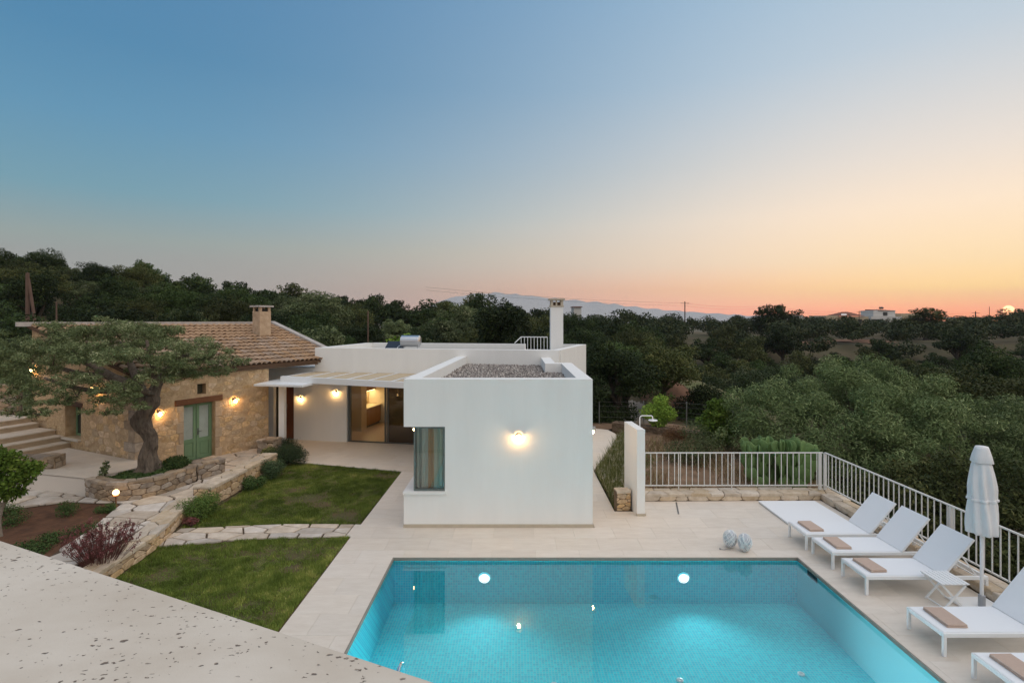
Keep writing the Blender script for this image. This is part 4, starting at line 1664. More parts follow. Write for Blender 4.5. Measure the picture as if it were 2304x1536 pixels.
k1 = fpt(S_M1, 0.301)
d12 = Vector((M2[0] - M1[0], M2[1] - M1[1])).normalized()
k1b = (M1[0] + d12.x * 0.31, M1[1] + d12.y * 0.31)
thick_wall(side, k1b, M2, 0.3, 0, WT, 'l')
side.build('side_wall', plaster, villa)
back = MB()
d23 = Vector((M3[0] - M2[0], M3[1] - M2[1])).normalized()
pa = (M2[0] + d23.x * 0.33 , M2[1] + d23.y * 0.33)
gapa = (M2[0] + d23.x * 1.55, M2[1] + d23.y * 1.55)
gapb = (M2[0] + d23.x * 2.75, M2[1] + d23.y * 2.75)
thick_wall(back, pa, gapa, 0.3, 0, WT, 'l')
thick_wall(back, gapb, M3, 0.3, 0, WT, 'l')
thick_wall(back, gapa, gapb, 0.3, 0, 3.42, 'l')
thick_wall(back, M3, fpt(S_M0, 0.305), 0.3, 0, WT, 'l')
back.build('back_wall', plaster, villa)
rf = MB()
fbox(rf, S_M0 + 0.32, S_M1 - 0.32, 0.302, 4.2, 3.15, 3.40)
rf.build('roof_slab', M('roof_membrane', (0.55, 0.55, 0.53), 0.9, var=0.15, scale=2), villa)

# sliding doors and the kitchen behind them
sdr = MB()
fbox(sdr, OP0 + 0.002, OP0 + 0.10, 0.10, 0.2, 0.035, OPZ - 0.002)
fbox(sdr, OP0 + 0.002, OP1 - 0.002, 0.09, 0.21, 0.004, 0.034)
fbox(sdr, OP0 + 0.10, OP1 - 0.002, 0.10, 0.2, OPZ - 0.07, OPZ - 0.002)
fbox(sdr, 4.92, 4.99, 0.10, 0.15, 0.034, OPZ - 0.07)
fbox(sdr, 5.00, 5.07, 0.155, 0.205, 0.034, OPZ - 0.07)
fbox(sdr, OP1 - 0.08, OP1 - 0.002, 0.10, 0.2, 0.034, OPZ - 0.07)
slide = sdr.build('sliding_door', frame_m, villa)
fbox(MB(), OP0 + 0.10, 4.92, 0.122, 0.13, 0.034, OPZ - 0.07).build('pane', window_glass, slide)
fbox(MB(), 5.07, OP1 - 0.08, 0.176, 0.184, 0.034, OPZ - 0.07).build('pane', dark_glass, slide)
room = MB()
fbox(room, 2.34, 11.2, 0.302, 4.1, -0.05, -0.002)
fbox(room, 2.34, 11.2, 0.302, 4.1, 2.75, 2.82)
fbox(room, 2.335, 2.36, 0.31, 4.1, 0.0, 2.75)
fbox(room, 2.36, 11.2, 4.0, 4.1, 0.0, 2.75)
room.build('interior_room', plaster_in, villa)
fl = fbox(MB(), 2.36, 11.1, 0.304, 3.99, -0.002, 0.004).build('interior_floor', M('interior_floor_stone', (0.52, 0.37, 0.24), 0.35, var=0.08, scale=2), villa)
kwood = M('kitchen_oak', (0.38, 0.195, 0.075), 0.5, base2=(0.27, 0.125, 0.045), scale=3, stretch=(3, 3, 14))
t = thing('tall_cabinet', 'tall plain cabinet lit warm inside the kitchen', 'cabinet', (*fpt(2.7, 2.2), 0.004))
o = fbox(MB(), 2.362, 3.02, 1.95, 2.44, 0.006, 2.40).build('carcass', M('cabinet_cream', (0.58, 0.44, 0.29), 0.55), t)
t = thing('kitchen_counter', 'oak kitchen counter with stone worktop inside the open room', 'kitchen counter', (*fpt(2.7, 3.2), 0.004))
fbox(MB(), 2.362, 2.95, 2.445, 3.98, 0.1, 0.84).build('carcass', kwood, t)
fbox(MB(), 2.362, 2.9, 2.445, 3.98, 0.006, 0.0995).build('toe_kick', frame_m, t)
for i in range(3):
    fbox(MB(), 2.951, 2.97, 2.46 + i * 0.51, 2.95 + i * 0.51, 0.12, 0.825).build('door_front', kwood, t)
fbox(MB(), 2.362, 3.0, 2.445, 3.985, 0.8405, 0.88).build('worktop', M('worktop', (0.66, 0.56, 0.40), 0.3), t)
t2 = thing('wall_cupboard', 'oak wall cupboard above the lit kitchen backsplash', 'cupboard', (*fpt(2.5, 3.2), 1.5))
fbox(MB(), 2.362, 2.72, 2.445, 3.98, 1.56, 2.40).build('carcass', kwood, t2)
fbox(MB(), 2.40, 2.70, 2.5, 3.9, 1.545, 1.5595).build('strip_light', strip_m, t2)
o = fbox(MB(), 2.3605, 2.372, 2.445, 3.98, 0.885, 1.555).build('backsplash', M('backsplash_tile', (0.60, 0.46, 0.28), 0.3, base2=(0.45, 0.32, 0.18), scale=14), t)
for i, (s, dep) in enumerate(((4.3, 1.2), (4.3, 3.0), (6.8, 2.0))):
    p = fpt(s, dep)
    dn = thing('downlight', ('round ceiling downlight just inside the sliding door', 'round ceiling downlight deeper in the kitchen', 'round ceiling downlight behind the dark glass pane')[i], 'downlight', (p[0], p[1], 2.745), 0, 'ceiling downlights in the kitchen')
    o = bpy.data.objects.new('lens', MB().lathe([(0.09, -0.02), (0.09, 0.0)], 14).mesh('lens'))
    link(o, dn).data.materials.append(emit_mat('downlight_glow', (1.0, 0.70, 0.38), 75.0 if i < 2 else 14.0))

# cube shaped front room
TY0, TX0, TX1, TZ = 12.31, -2.56, 1.80, 3.415
tb_l = lambda y: TX0 + (y - TY0) * 0.055
tw = MB()
tw.box(TX0, TX1, TY0, TY0 + 0.34, 0.0, 0.775)
tw.box(-1.61, TX1, TY0, TY0 + 0.34, 0.775, 2.32)
tw.box(TX0, TX1, TY0, TY0 + 0.34, 2.32, TZ)
tw.build('front_wall', plaster, villa)
lw = MB()


def lpoly(ya, yb, t=0.34):
    return [(tb_l(ya), ya), (tb_l(ya) + t, ya), (tb_l(yb) + t, yb), (tb_l(yb), yb)]


lw.prism(lpoly(TY0 + 0.3405, 13.5), 0.0, 0.775)
lw.prism(lpoly(13.5, 20.0), 0.0, 2.32)
lw.prism(lpoly(TY0 + 0.3405, 20.0), 2.32, TZ)
lw.build('left_wall', plaster, villa)
rw = MB()
rw.box(TX1 - 0.34, TX1, TY0 + 0.3405, 17.0, 0, TZ)
rw.box(0.95, TX1 - 0.3405, 16.66, 17.0, 0, TZ)
rw.box(0.95, 1.29, 17.0005, 19.38, 0, TZ)
rw.build('right_wall', plaster, villa)
sl = MB().prism([(TX0 + 0.36, TY0 + 0.3405), (TX1 - 0.3405, TY0 + 0.3405), (TX1 - 0.3405, 16.659), (0.949, 16.659), (0.949, 19.38), (tb_l(19.9) + 0.35, 19.98)], 2.72, 3.08)
sl.build('front_roof_slab', M('roof_screed', (0.2, 0.19, 0.18), 0.95), villa)
fl = MB().prism([(TX0 + 0.36, TY0 + 0.342), (TX1 - 0.342, TY0 + 0.342), (TX1 - 0.342, 16.6), (TX0 + 0.6, 18.5)], -0.02, 0.01)
fl.build('interior_floor', M('bedroom_floor', (0.35, 0.27, 0.2), 0.5), villa)
MB().box(TX0 + 0.6, TX1 - 0.35, 16.3, 16.4, 0.0, 2.72).build('interior_wall', plaster_in, villa)
MB().box(TX0 - 0.006, TX1 + 0.02, TY0 - 0.022, TY0 - 0.0005, 0.002, 0.075).build('plinth', plinth_m, villa)
# roof gravel
greg = [(TX0 + 0.39, TY0 + 0.35), (TX1 - 0.35, TY0 + 0.35), (TX1 - 0.35, 16.65), (0.94, 16.65), (0.94, 19.3), (-1.82, 19.85)]
gP = scatter(greg, 9000, 77)
gr_ = np.random.default_rng(78)
n = len(gP)
octv = np.array([(1, 0, 0), (-1, 0, 0), (0, 1, 0), (0, -1, 0), (0, 0, 1), (0, 0, -1)], float)
octf = np.array([(0, 2, 4), (2, 1, 4), (1, 3, 4), (3, 0, 4), (2, 0, 5), (1, 2, 5), (3, 1, 5), (0, 3, 5)])
sz = 0.032 * (0.6 + 0.8 * gr_.random(n))
Vg = octv[None] * (sz[:, None, None] * (0.6 + 0.8 * gr_.random((n, 6, 1)))) + np.column_stack([gP, 3.105 + 0.03 * gr_.random(n)])[:, None, :]
aa = gr_.random(n) * 6.28
cxy = np.column_stack([gP, np.zeros(n)])[:, None, :]
dV = Vg - cxy
x_, y_ = dV[:, :, 0].copy(), dV[:, :, 1].copy()
dV[:, :, 0] = x_ * np.cos(aa)[:, None] - y_ * np.sin(aa)[:, None]
dV[:, :, 1] = x_ * np.sin(aa)[:, None] + y_ * np.cos(aa)[:, None]
Vg = dV + cxy
Fg = (octf[None] + (np.arange(n) * 6)[:, None, None]).reshape(-1, 3)
gmat = leaf_mat('gravel_stones', [(0, (0.10, 0.09, 0.085)), (0.5, (0.24, 0.215, 0.20)), (0.85, (0.36, 0.33, 0.30)), (1, (0.52, 0.48, 0.44))], rough=0.9, trans=0)
go = mesh_obj('roof_gravel', np_mesh('roof_gravel', Vg.reshape(-1, 3), Fg, np.repeat(gr_.random(n), 8)), gmat, villa)
go['kind'] = 'stuff'
gb = MB().prism(greg, 3.081, 3.10).build('gravel_bed', gravel_m, villa)
# corner window
wfm = MB()
wx0, wx1, wy0 = -2.335, -1.612, TY0 + 0.03
wfm.box(wx0, wx0 + 0.035, wy0, wy0 + 0.05, 0.83, 2.318).box(wx1 - 0.04, wx1, wy0, wy0 + 0.05, 0.83, 2.318)
wfm.box(wx0 + 0.035, wx1 - 0.04, wy0, wy0 + 0.05, 0.83, 0.875).box(wx0 + 0.035, wx1 - 0.04, wy0, wy0 + 0.05, 2.28, 2.318)
wfm.box(wx0, wx0 + 0.05, wy0 + 0.0505, 13.498, 0.83, 0.875).box(wx0, wx0 + 0.05, wy0 + 0.0505, 13.498, 2.28, 2.318).box(wx0, wx0 + 0.05, 13.44, 13.498, 0.875, 2.28)
cw = wfm.build('corner_window', M('green_grey_frame', (0.13, 0.155, 0.145), 0.45), villa)
MB().box(wx0 + 0.0351, wx1 - 0.0401, wy0 + 0.02, wy0 + 0.028, 0.8751, 2.2799).build('pane', window_glass, cw)
MB().box(wx0 + 0.02, wx0 + 0.028, wy0 + 0.051, 13.439, 0.8751, 2.2799).build('pane', window_glass, cw)
MB().box(TX0 - 0.012, -1.575, TY0 - 0.05, TY0 + 0.36, 0.7752, 0.829).box(TX0 - 0.012, wx0 + 0.1, TY0 + 0.3601, 13.499, 0.7752, 0.829).build('window_sill', plaster, villa)


def curtain_mat():
    m = bpy.data.materials.new('striped_curtain')
    m.use_nodes = True
    t = m.node_tree
    b = t.nodes['Principled BSDF']
    b.inputs['Roughness'].default_value = 0.95
    tcn = t.nodes.new('ShaderNodeTexCoord')
    sp = t.nodes.new('ShaderNodeSeparateXYZ')
    t.links.new(tcn.outputs['Object'], sp.inputs[0])
    mr = t.nodes.new('ShaderNodeMapRange')
    mr.inputs[1].default_value = -2.32
    mr.inputs[2].default_value = -1.62
    t.links.new(sp.outputs[0], mr.inputs[0])
    rp = t.nodes.new('ShaderNodeValToRGB')
    rp.color_ramp.interpolation = 'CONSTANT'
    cols_ = [(0, (0.72, 0.72, 0.66)), (0.12, (0.40, 0.41, 0.38)), (0.2, (0.75, 0.74, 0.68)), (0.42, (0.66, 0.40, 0.22)), (0.60, (0.80, 0.76, 0.64)), (0.72, (0.58, 0.68, 0.60)), (0.82, (0.80, 0.77, 0.66)), (0.93, (0.42, 0.50, 0.46))]
    while len(rp.color_ramp.elements) < len(cols_):
        rp.color_ramp.elements.new(0.5)
    for e, (p, c) in zip(rp.color_ramp.elements, cols_):
        e.position = p
        e.color = (*c, 1)
    t.links.new(mr.outputs[0], rp.inputs[0])
    t.links.new(rp.outputs[0], b.inputs['Base Color'])
    return m


cm = MB()
nx = 60
for zi in (0.86, 1.6, 2.30):
    for k in range(nx + 1):
        x = -2.30 + 0.70 * k / nx
        cm.v.append((x, 12.50 + 0.045 * math.sin(k * 0.95) + 0.016 * math.sin(k * 2.3 + zi), zi))
for j in range(2):
    for k in range(nx):
        a = j * (nx + 1) + k
        cm.f.append((a, a + 1, a + nx + 2, a + nx + 1))
o = cm.build('curtain', curtain_mat(), None, smooth=True)
tag(o, 'striped grey, orange and cream curtain hanging behind the corner window', 'curtain')

# villa chimney
vc = MB().box(1.47, 1.98, 21.75, 22.3, 3.3, 5.30).build('chimney', plaster, villa)
MB().box(1.44, 2.01, 21.72, 22.33, 5.3005, 5.36).build('collar', plinth_m, vc)
for (x, y) in ((1.47, 21.75), (1.88, 21.75), (1.88, 22.2), (1.47, 22.2)):
    MB().box(x, x + 0.1, y, y + 0.1, 5.3605, 5.58).build('vent_pier', plinth_m, vc)
MB().box(1.675, 1.735, 21.76, 21.84, 5.3605, 5.58).build('vent_pier', plinth_m, vc)
MB().box(1.56, 1.88, 21.9, 22.18, 5.3605, 5.50).build('flue', M('flue_brown', (0.16, 0.10, 0.06), 0.8), vc)
MB().box(1.40, 2.05, 21.68, 22.37, 5.5805, 5.645).build('cap', plinth_m, vc)

# roof stair railing
t = thing('roof_railing', 'short white railing of the roof stair beside the white chimney', 'railing', (0.9, 24.6, 3.4))
top = [(0.0, 24.75, 3.70), (0.3, 24.72, 3.98), (1.5, 24.5, 3.98)]
MB().bar(top[0], top[1], 0.04, 0.04).bar(top[1], top[2], 0.04, 0.04).build('handrail', white_metal, t)
me = MB().box(-0.012, 0.012, -0.012, 0.012, 0, 0.59).mesh('baluster')
me.materials.append(white_metal)
for i in range(9):
    o = bpy.data.objects.new('baluster', me)
    C.objects.link(o)
    o.location = (0.3 + 0.15 * i, 24.72 - 0.0275 * i, 3.40)
    parent_to(o, t)
# solar water heater
t = thing('solar_water_heater', 'steel tank solar water heater on the white flat roof', 'water heater', (-4.4, 22.5, 3.4))
o = MB().tube([(-4.78, 22.50, 3.88), (-4.75, 22.5, 3.88), (-4.0, 22.38, 3.88), (-3.97, 22.375, 3.88)], [0.20, 0.24, 0.24, 0.20], 24).build('tank', tank_m, t)
auto_smooth(o, 50)
pv = MB().add([(-5.55, 22.5, 3.46), (-4.72, 22.40, 3.46), (-4.62, 22.85, 3.86), (-5.42, 22.95, 3.86), (-5.55, 22.55, 3.40), (-4.72, 22.45, 3.40), (-4.62, 22.9, 3.80), (-5.42, 23.0, 3.80)],
              [(0, 1, 2, 3), (7, 6, 5, 4), (0, 4, 5, 1), (1, 5, 6, 2), (2, 6, 7, 3), (3, 7, 4, 0)]).build('collector_panel', panel_m, t)
MB().bar((-4.66, 22.48, 3.4), (-4.66, 22.48, 3.70), 0.04, 0.04).bar((-4.08, 22.4, 3.4), (-4.08, 22.4, 3.70), 0.04, 0.04).bar((-5.3, 22.9, 3.4), (-5.3, 22.9, 3.79), 0.04, 0.04).build('stand', tank_m, t)
MB().tube([(-4.79, 22.5, 3.72), (-4.95, 22.52, 3.62), (-4.95, 22.5, 3.5)], 0.015, 6).build('pipe', chrome_m, t)

# pergola
t = thing('pergola', 'white flat pergola with cream cane panels over the terrace', 'pergola', (-8.35, 19.2, 0))
fa, fb = Vector((-8.38, 19.18, 2.66)), Vector((-2.50, 16.95, 2.66))
MB().bar(fa, fb, 0.12, 0.20).build('front_beam', white_metal, t)
MB().bbox(-8.45, -8.25, 19.08, 19.28, 0.004, 2.558, 0.006).build('post', white_metal, t)
bdir = (fb - fa).normalized()
nper = Vector((-bdir.y, bdir.x, 0))
cane_m = M('cane_mat', (0.60, 0.49, 0.34), 0.85, base2=(0.47, 0.37, 0.24), scale=8, stretch=(1, 14, 1), bump=0.3, bscale=60)


def to_facade(p):
    """depth from p along the facade normal to the wall"""
    e = Vector((-FN[0], -FN[1], 0))
    q = Vector((F0[0], F0[1], 0)) - Vector((p.x, p.y, 0))
    dist = q.dot(e)
    return Vector(p) + e * (dist - 0.006)


NR = 8
ends = []
for i in range(NR):
    a = fa.lerp(fb, (i + 0.02) / (NR - 1) if i == 0 else i / (NR - 1))
    a = a + nper * 0.052
    b = to_facade(a)
    if i == 0:
        b = b + Vector((0, 0, 0))
    MB().bar((a.x, a.y, 2.68), (b.x, b.y, 2.68), 0.07, 0.11).build('rafter', white_metal, t)
    ends.append((a, b))
for i in range(NR - 1):
    (a0, b0), (a1, b1) = ends[i], ends[i + 1]
    w = (a1 - a0).normalized() * 0.10
    poly = [a0 + w, a1 - w, b1 - w, b0 + w]
    poly = [(p.x, p.y) for p in poly]
    poly = poly if area(poly) > 0 else poly[::-1]
    MB().prism(poly, 2.715, 2.728).build('cane_panel', cane_m, t)
t = thing('entrance_canopy', 'thin white canopy slab over the brown entrance door', 'canopy', (-8.3, 19.5, 2.45))
MB().prism([(-8.98, 18.35), (-7.2, 18.05), (-7.0, 18.9), (-7.45, 20.98), (-8.75, 21.2)], 2.50, 2.57).build('slab', white_metal, t)
# free standing shower wall
t = thing('shower_wall', 'narrow free standing white wall between the deck and the weedy bed', 'wall', (3.05, 13.5, 0))
MB().prism([(2.99, 13.03), (3.19, 13.05), (3.10, 14.12), (2.90, 14.10)], 0.0, 2.10).build('panel', plaster, t)
MB().prism([(2.97, 13.0), (3.21, 13.02), (3.20, 13.12), (2.98, 13.1)], 0.003, 0.05).build('plinth', plinth_m, t)
t = thing('outdoor_shower', 'white outdoor shower arm with disc head behind the narrow wall', 'shower', (3.25, 13.75, 0))
pts = [(3.22, 13.72, 0.02), (3.22, 13.72, 2.26)]
for k in range(1, 6):
    a = math.pi / 2 * k / 5
    pts.append((3.22 + 0.06 * (1 - math.cos(a)), 13.72, 2.26 + 0.06 * math.sin(a)))
pts += [(3.50, 13.72, 2.32)]
for k in range(1, 6):
    a = math.pi / 2 * k / 5
    pts.append((3.50 + 0.05 * math.sin(a), 13.72, 2.32 - 0.05 * (1 - math.cos(a))))
pts += [(3.55, 13.72, 2.23)]
auto_smooth(MB().tube(pts, 0.014, 8).build('pipe', white_metal, t))
auto_smooth(MB().lathe([(0.02, 0.035), (0.03, 0.02), (0.115, 0.012), (0.12, 0.0), (0.11, -0.008)], 22, (3.555, 13.72, 2.20)).build('shower_head', white_metal, t))

# ------------------------------------------------------------------ lamps
hood_m = M('lamp_hood_metal', (0.30, 0.29, 0.27), 0.4, metal=0.6)


def wall_lamp(pos, nrm, label, group='lit wall lamps on the houses'):
    rz = math.atan2(nrm[1], nrm[0]) + math.pi / 2
    t = thing('wall_lamp', label, 'wall lamp', pos, rz, group)
    o = bpy.data.objects.new('back_plate', MB().bbox(-0.035, 0.035, -0.018, -0.001, -0.05, 0.07, 0.004).mesh('back_plate'))
    link(o, t).data.materials.append(hood_m)
    hb = MB()
    n = 14
    for (r, y) in ((0.085, -0.16), (0.085, -0.02), (0.078, -0.02), (0.078, -0.16)):
        hb.v += [(r * math.cos(math.pi * k / n), y, 0.01 + r * math.sin(math.pi * k / n)) for k in range(n + 1)]
    for q in range(4):
        for k in range(n):
            a, b = q * (n + 1) + k, ((q + 1) % 4) * (n + 1) + k
            hb.f.append((a, a + 1, b + 1, b))
    o = bpy.data.objects.new('hood', hb.mesh('hood'))
    link(o, t).data.materials.append(hood_m)
    o = bpy.data.objects.new('bulb', MB().ball((0, -0.09, -0.035), 0.042, 14, 10, 1.3).mesh('bulb'))
    link(o, t).data.materials.append(bulb_m)
    return t


def hw_pt(s, z, k=0.02):
    return hm(s, z, k)


wall_lamp(hw_pt(0.62, 1.97), HN, 'lit wall lamp on the stone house left of the green door, beside the olive trunk')
wall_lamp(hw_pt(3.0, 2.05), HN, 'lit wall lamp on the stone wall right of the green door')
wall_lamp(gm(GL - 1.9, 2.66, 0.03), GN, 'lit wall lamp on the stone gable seen through the olive crown')
wall_lamp(gm(0.25, 3.12, 0.03), GN, 'lit wall lamp high at the far left end of the stone gable')
fy = facade_y
wall_lamp((-8.52, fy(-8.52) - 0.001, 1.66), FN, 'lit wall lamp between the brown entrance door and the sliding door, nearer the brown door')
wall_lamp((-7.02, fy(-7.02) - 0.001, 1.93), FN, 'lit wall lamp on the white wall just left of the sliding door')
wall_lamp((0.09, TY0 - 0.001, 2.10), (0, -1), 'lit wall lamp alone on the big white front wall')
wall_lamp((tb_l(13.75) - 0.001, 13.75, 2.0), (-1, 0), 'lit wall lamp just left of the corner window under the overhang')
wall_lamp((TX1 + 0.001, 13.0, 2.10), (1, 0), 'lit wall lamp peeping out at the right corner of the white front room')
wall_lamp((tb_l(16.3) - 0.001, 16.3, 2.42), (-1, 0), 'lit wall lamp tucked under the right end of the pergola')

t = thing('garden_lamp', 'small lit globe garden lamp beside the red soil bed', 'garden lamp', (-9.72, 13.0, PZ))
o = bpy.data.objects.new('post', MB().lathe([(0.05, -0.03), (0.05, 0.02), (0.02, 0.03), (0.02, 0.24), (0.075, 0.25), (0.085, 0.265), (0.03, 0.28)], 14).mesh('post'))
link(o, t).data.materials.append(M('lamp_copper', (0.30, 0.16, 0.09), 0.5, metal=0.6))
auto_smooth(o)
o = bpy.data.objects.new('globe', MB().lathe([(0.04, 0.281), (0.066, 0.302), (0.07, 0.338), (0.06, 0.37), (0.034, 0.395), (0.008, 0.405)], 16).mesh('globe'))
link(o, t).data.materials.append(globe_m)
auto_smooth(o, 60)

# ------------------------------------------------------------------ railings and the low wall under them
rubble_wall('low_coping_wall', 'low block wall with rough pale coping under the rear railing', [(3.17, 14.08), (8.13, 14.16)], 0.48, 0.0, 0.195, 81, coping_m, coping_m, 0.44, 0.2, topw=0.46, sub=1, cat='coping wall')
rubble_wall('low_coping_wall', 'low rough stone coping along the right deck edge behind the sun loungers', [(8.15, 14.64), (8.17, 5.5)], 0.46, 0.0, 0.175, 83, coping_m, coping_m, 0.42, 0.2, topw=0.44, sub=1, cat='coping wall')
rubble_wall('stone_stub', 'short rubble stub closing the weedy bed beside the narrow white wall', [(2.56, 13.36), (2.92, 13.40)], 0.25, 0.0, 0.52, 85, stone_m, coping_m, 0.24, 0.10, sub=1)


def railing(name, label, a, b, n, posts, zb=0.31, zt=1.19, base=0.19):
    A, B = Vector(a), Vector(b)
    t = thing(name, label, 'railing', (a[0], a[1], base), 0, 'white metal railings round the deck')
    MB().bar((*a, zt), (*b, zt), 0.04, 0.026).build('top_rail', rail_m, t)
    MB().bar((*a, zb), (*b, zb), 0.035, 0.025).build('bottom_rail', rail_m, t)
    me = MB().box(-0.009, 0.009, -0.009, 0.009, zb + 0.0126, zt - 0.0152).mesh('baluster')
    me.materials.append(rail_m)
    for i in range(n):
        p = A.lerp(B, (i + 1) / (n + 1))
        o = bpy.data.objects.new('baluster', me)
        C.objects.link(o)
        o.location = (p.x, p.y, 0)
        parent_to(o, t)
    for f in posts:
        p = A.lerp(B, f)
        w = 0.04 if f in (0.0, 0.985, 0.465, 0.93) else 0.0125
        MB().bbox(p.x - w, p.x + w, p.y - w * 0.6, p.y + w * 0.6, base, zt - 0.0155, 0.003).build('post', rail_m, t)
    return t


railing('railing', 'white metal railing along the rear edge of the deck', (3.2, 14.42), (8.34, 14.44), 31, (0.004, 0.24, 0.52, 0.985))
railing('railing', 'white metal railing down the right edge of the deck behind the loungers', (8.40, 14.44), (8.52, 5.6), 54, (0.0, 0.465, 0.93))

# ------------------------------------------------------------------ sun loungers
LW, LX = 0.72, 2.12


def make_lounger(label):
    t = thing('sun_lounger', label, 'sun lounger', (0, 0, 0), 0, 'white sun loungers in a row by the pool')

    def part(name, mb, m, par=None, sm=False):
        o = bpy.data.objects.new(name, mb.mesh(name))
        link(o, par or t)
        o.data.materials.append(m)
        if sm:
            auto_smooth(o)
        return o
    f = MB()
    f.bbox(0.0, LX, 0.0, 0.045, 0.275, 0.335, 0.005).bbox(0.0, LX, LW - 0.045, LW, 0.275, 0.335, 0.005)
    f.bbox(0.0, 0.045, 0.0452, LW - 0.0452, 0.275, 0.335, 0.005).bbox(LX - 0.045, LX, 0.0452, LW - 0.0452, 0.275, 0.335, 0.005)
    f.bbox(1.28, 1.31, 0.0452, LW - 0.0452, 0.28, 0.31, 0.003)
    part('frame', f, white_metal)
    for (x, y) in ((0.0, 0.0), (0.0, LW - 0.045), (LX - 0.045, 0.0), (LX - 0.045, LW - 0.045)):
        part('leg', MB().bbox(x, x + 0.045, y, y + 0.045, 0.0, 0.2745, 0.004), white_metal)
    s = MB()
    for x0, x1 in ((0.02, 1.335),):
        s.v += [(x0, 0.03, 0.3375), (x1, 0.03, 0.3375), (x1, LW - 0.03, 0.3375), (x0, LW - 0.03, 0.3375), (x0 + 0.6, LW / 2, 0.329),
                (x0, 0.03, 0.342), (x1, 0.03, 0.342), (x1, LW - 0.03, 0.342), (x0, LW - 0.03, 0.342), (x0 + 0.6, LW / 2, 0.337)]
        s.f += [(5, 6, 9), (6, 7, 9), (7, 8, 9), (8, 5, 9), (1, 0, 4), (2, 1, 4), (3, 2, 4), (0, 3, 4), (0, 1, 6, 5), (1, 2, 7, 6), (2, 3, 8, 7), (3, 0, 5, 8)]
    part('seat', s, sling_m)
    # backrest raised about fifty degrees
    hx, hz, ang, ln = 1.34, 0.34, R(50), 0.83
    dx, dz = math.cos(ang), math.sin(ang)
    P = lambda u, y, n: (hx + dx * u - dz * n, y, hz + dz * u + dx * n)
    b = MB()
    for (u0, u1, y0, y1) in ((0, ln, 0.0, 0.03), (0, ln, LW - 0.03, LW), (0, 0.03, 0.0302, LW - 0.0302), (ln - 0.03, ln, 0.0302, LW - 0.0302)):
        vs = [P(u, y, n) for n in (-0.02, 0.01) for (u, y) in ((u0, y0), (u1, y0), (u1, y1), (u0, y1))]
        b.add(vs, [(0, 3, 2, 1), (4, 5, 6, 7), (0, 1, 5, 4), (1, 2, 6, 5), (2, 3, 7, 6), (3, 0, 4, 7)])
    br = part('backrest', b, white_metal)
    sl = MB()
    vs = [P(u, y, n) for n in (0.011, 0.016) for (u, y) in ((0.006, 0.008), (ln - 0.004, 0.008), (ln - 0.004, LW - 0.008), (0.006, LW - 0.008))]
    sl.add(vs, [(0, 3, 2, 1), (4, 5, 6, 7), (0, 1, 5, 4), (1, 2, 6, 5), (2, 3, 7, 6), (3, 0, 4, 7)])
    part('sling', sl, sling_m, br)
    pr = MB()
    e = P(0.5, 0.07, -0.03)
    e2 = P(0.5, LW - 0.07, -0.03)
    pr.bar(e, (1.98, 0.07, 0.30), 0.018, 0.018).bar(e2, (1.98, LW - 0.07, 0.30), 0.018, 0.018).bar((1.98, 0.0455, 0.30), (1.98, LW - 0.0455, 0.30), 0.02, 0.02)
    pr.bar(e, e2, 0.018, 0.018)
    part('prop', pr, white_metal)
    return t


def make_towel():
    mb = MB()
    n = 10
    # folded stack: rounded fold on the near side
    for k, (z0, z1) in enumerate(((0.0, 0.022), (0.023, 0.047))):
        e = 0.004 * k
        mb.bbox(-0.15 + e, 0.15 - e, -0.26 + e, 0.26 - e, z0, z1, 0.009)
    return mb.mesh('towel')


towel_me = make_towel()
towel_me.materials.append(towel_m)
lspec = [(6.05, 11.08, 0.0, 'white sun lounger farthest from the camera, beside the flat white cover', 'folded beige towel on the farthest sun lounger'),
         (6.09, 10.22, 0.4, 'second white sun lounger from the far end of the row', 'folded beige towel on the second sun lounger from the far end'),
         (6.11, 9.27, -0.3, 'white sun lounger directly behind the slatted side table', 'folded beige towel on the lounger behind the side table'),
         (6.10, 7.58, 0.3, 'white sun lounger directly in front of the parasol and side table', 'folded beige towel on the lounger in front of the parasol'),
         (6.12, 6.44, -0.4, 'nearest white sun lounger, cut off by the bottom right corner', 'folded beige towel on the nearest lounger at the bottom right corner')]
proto = make_lounger(lspec[0][3])
for i, (x, y, rz, lab, tl) in enumerate(lspec):
    if i == 0:
        proto.location = (x, y, 0.001)
        L_ = proto
    else:
        L_ = copy_thing(proto, (x, y, 0.001), R(rz), lab)
    o = bpy.data.objects.new('folded_towel', towel_me)
    C.objects.link(o)
    o.location = (x + 0.30 + 0.01 * (i % 2), y + 0.37, 0.344)
    o.rotation_euler = (0, 0, R((2, -1, 3, -2, 1)[i]))
    o.scale = (1, 0.95, 1)
    tag(o, tl, 'towel', 'folded towels on the sun loungers')
t = thing('flat_cover', 'large flat white square cover lying on the deck behind the loungers', 'cover', (7.1, 13.2, 0))
MB().bbox(6.38, 7.86, 12.45, 13.96, 0.012, 0.055, 0.006).build('panel', sling_m, t)
MB().box(6.42, 7.82, 12.49, 13.92, 0.002, 0.0118).build('base', frame_m, t)

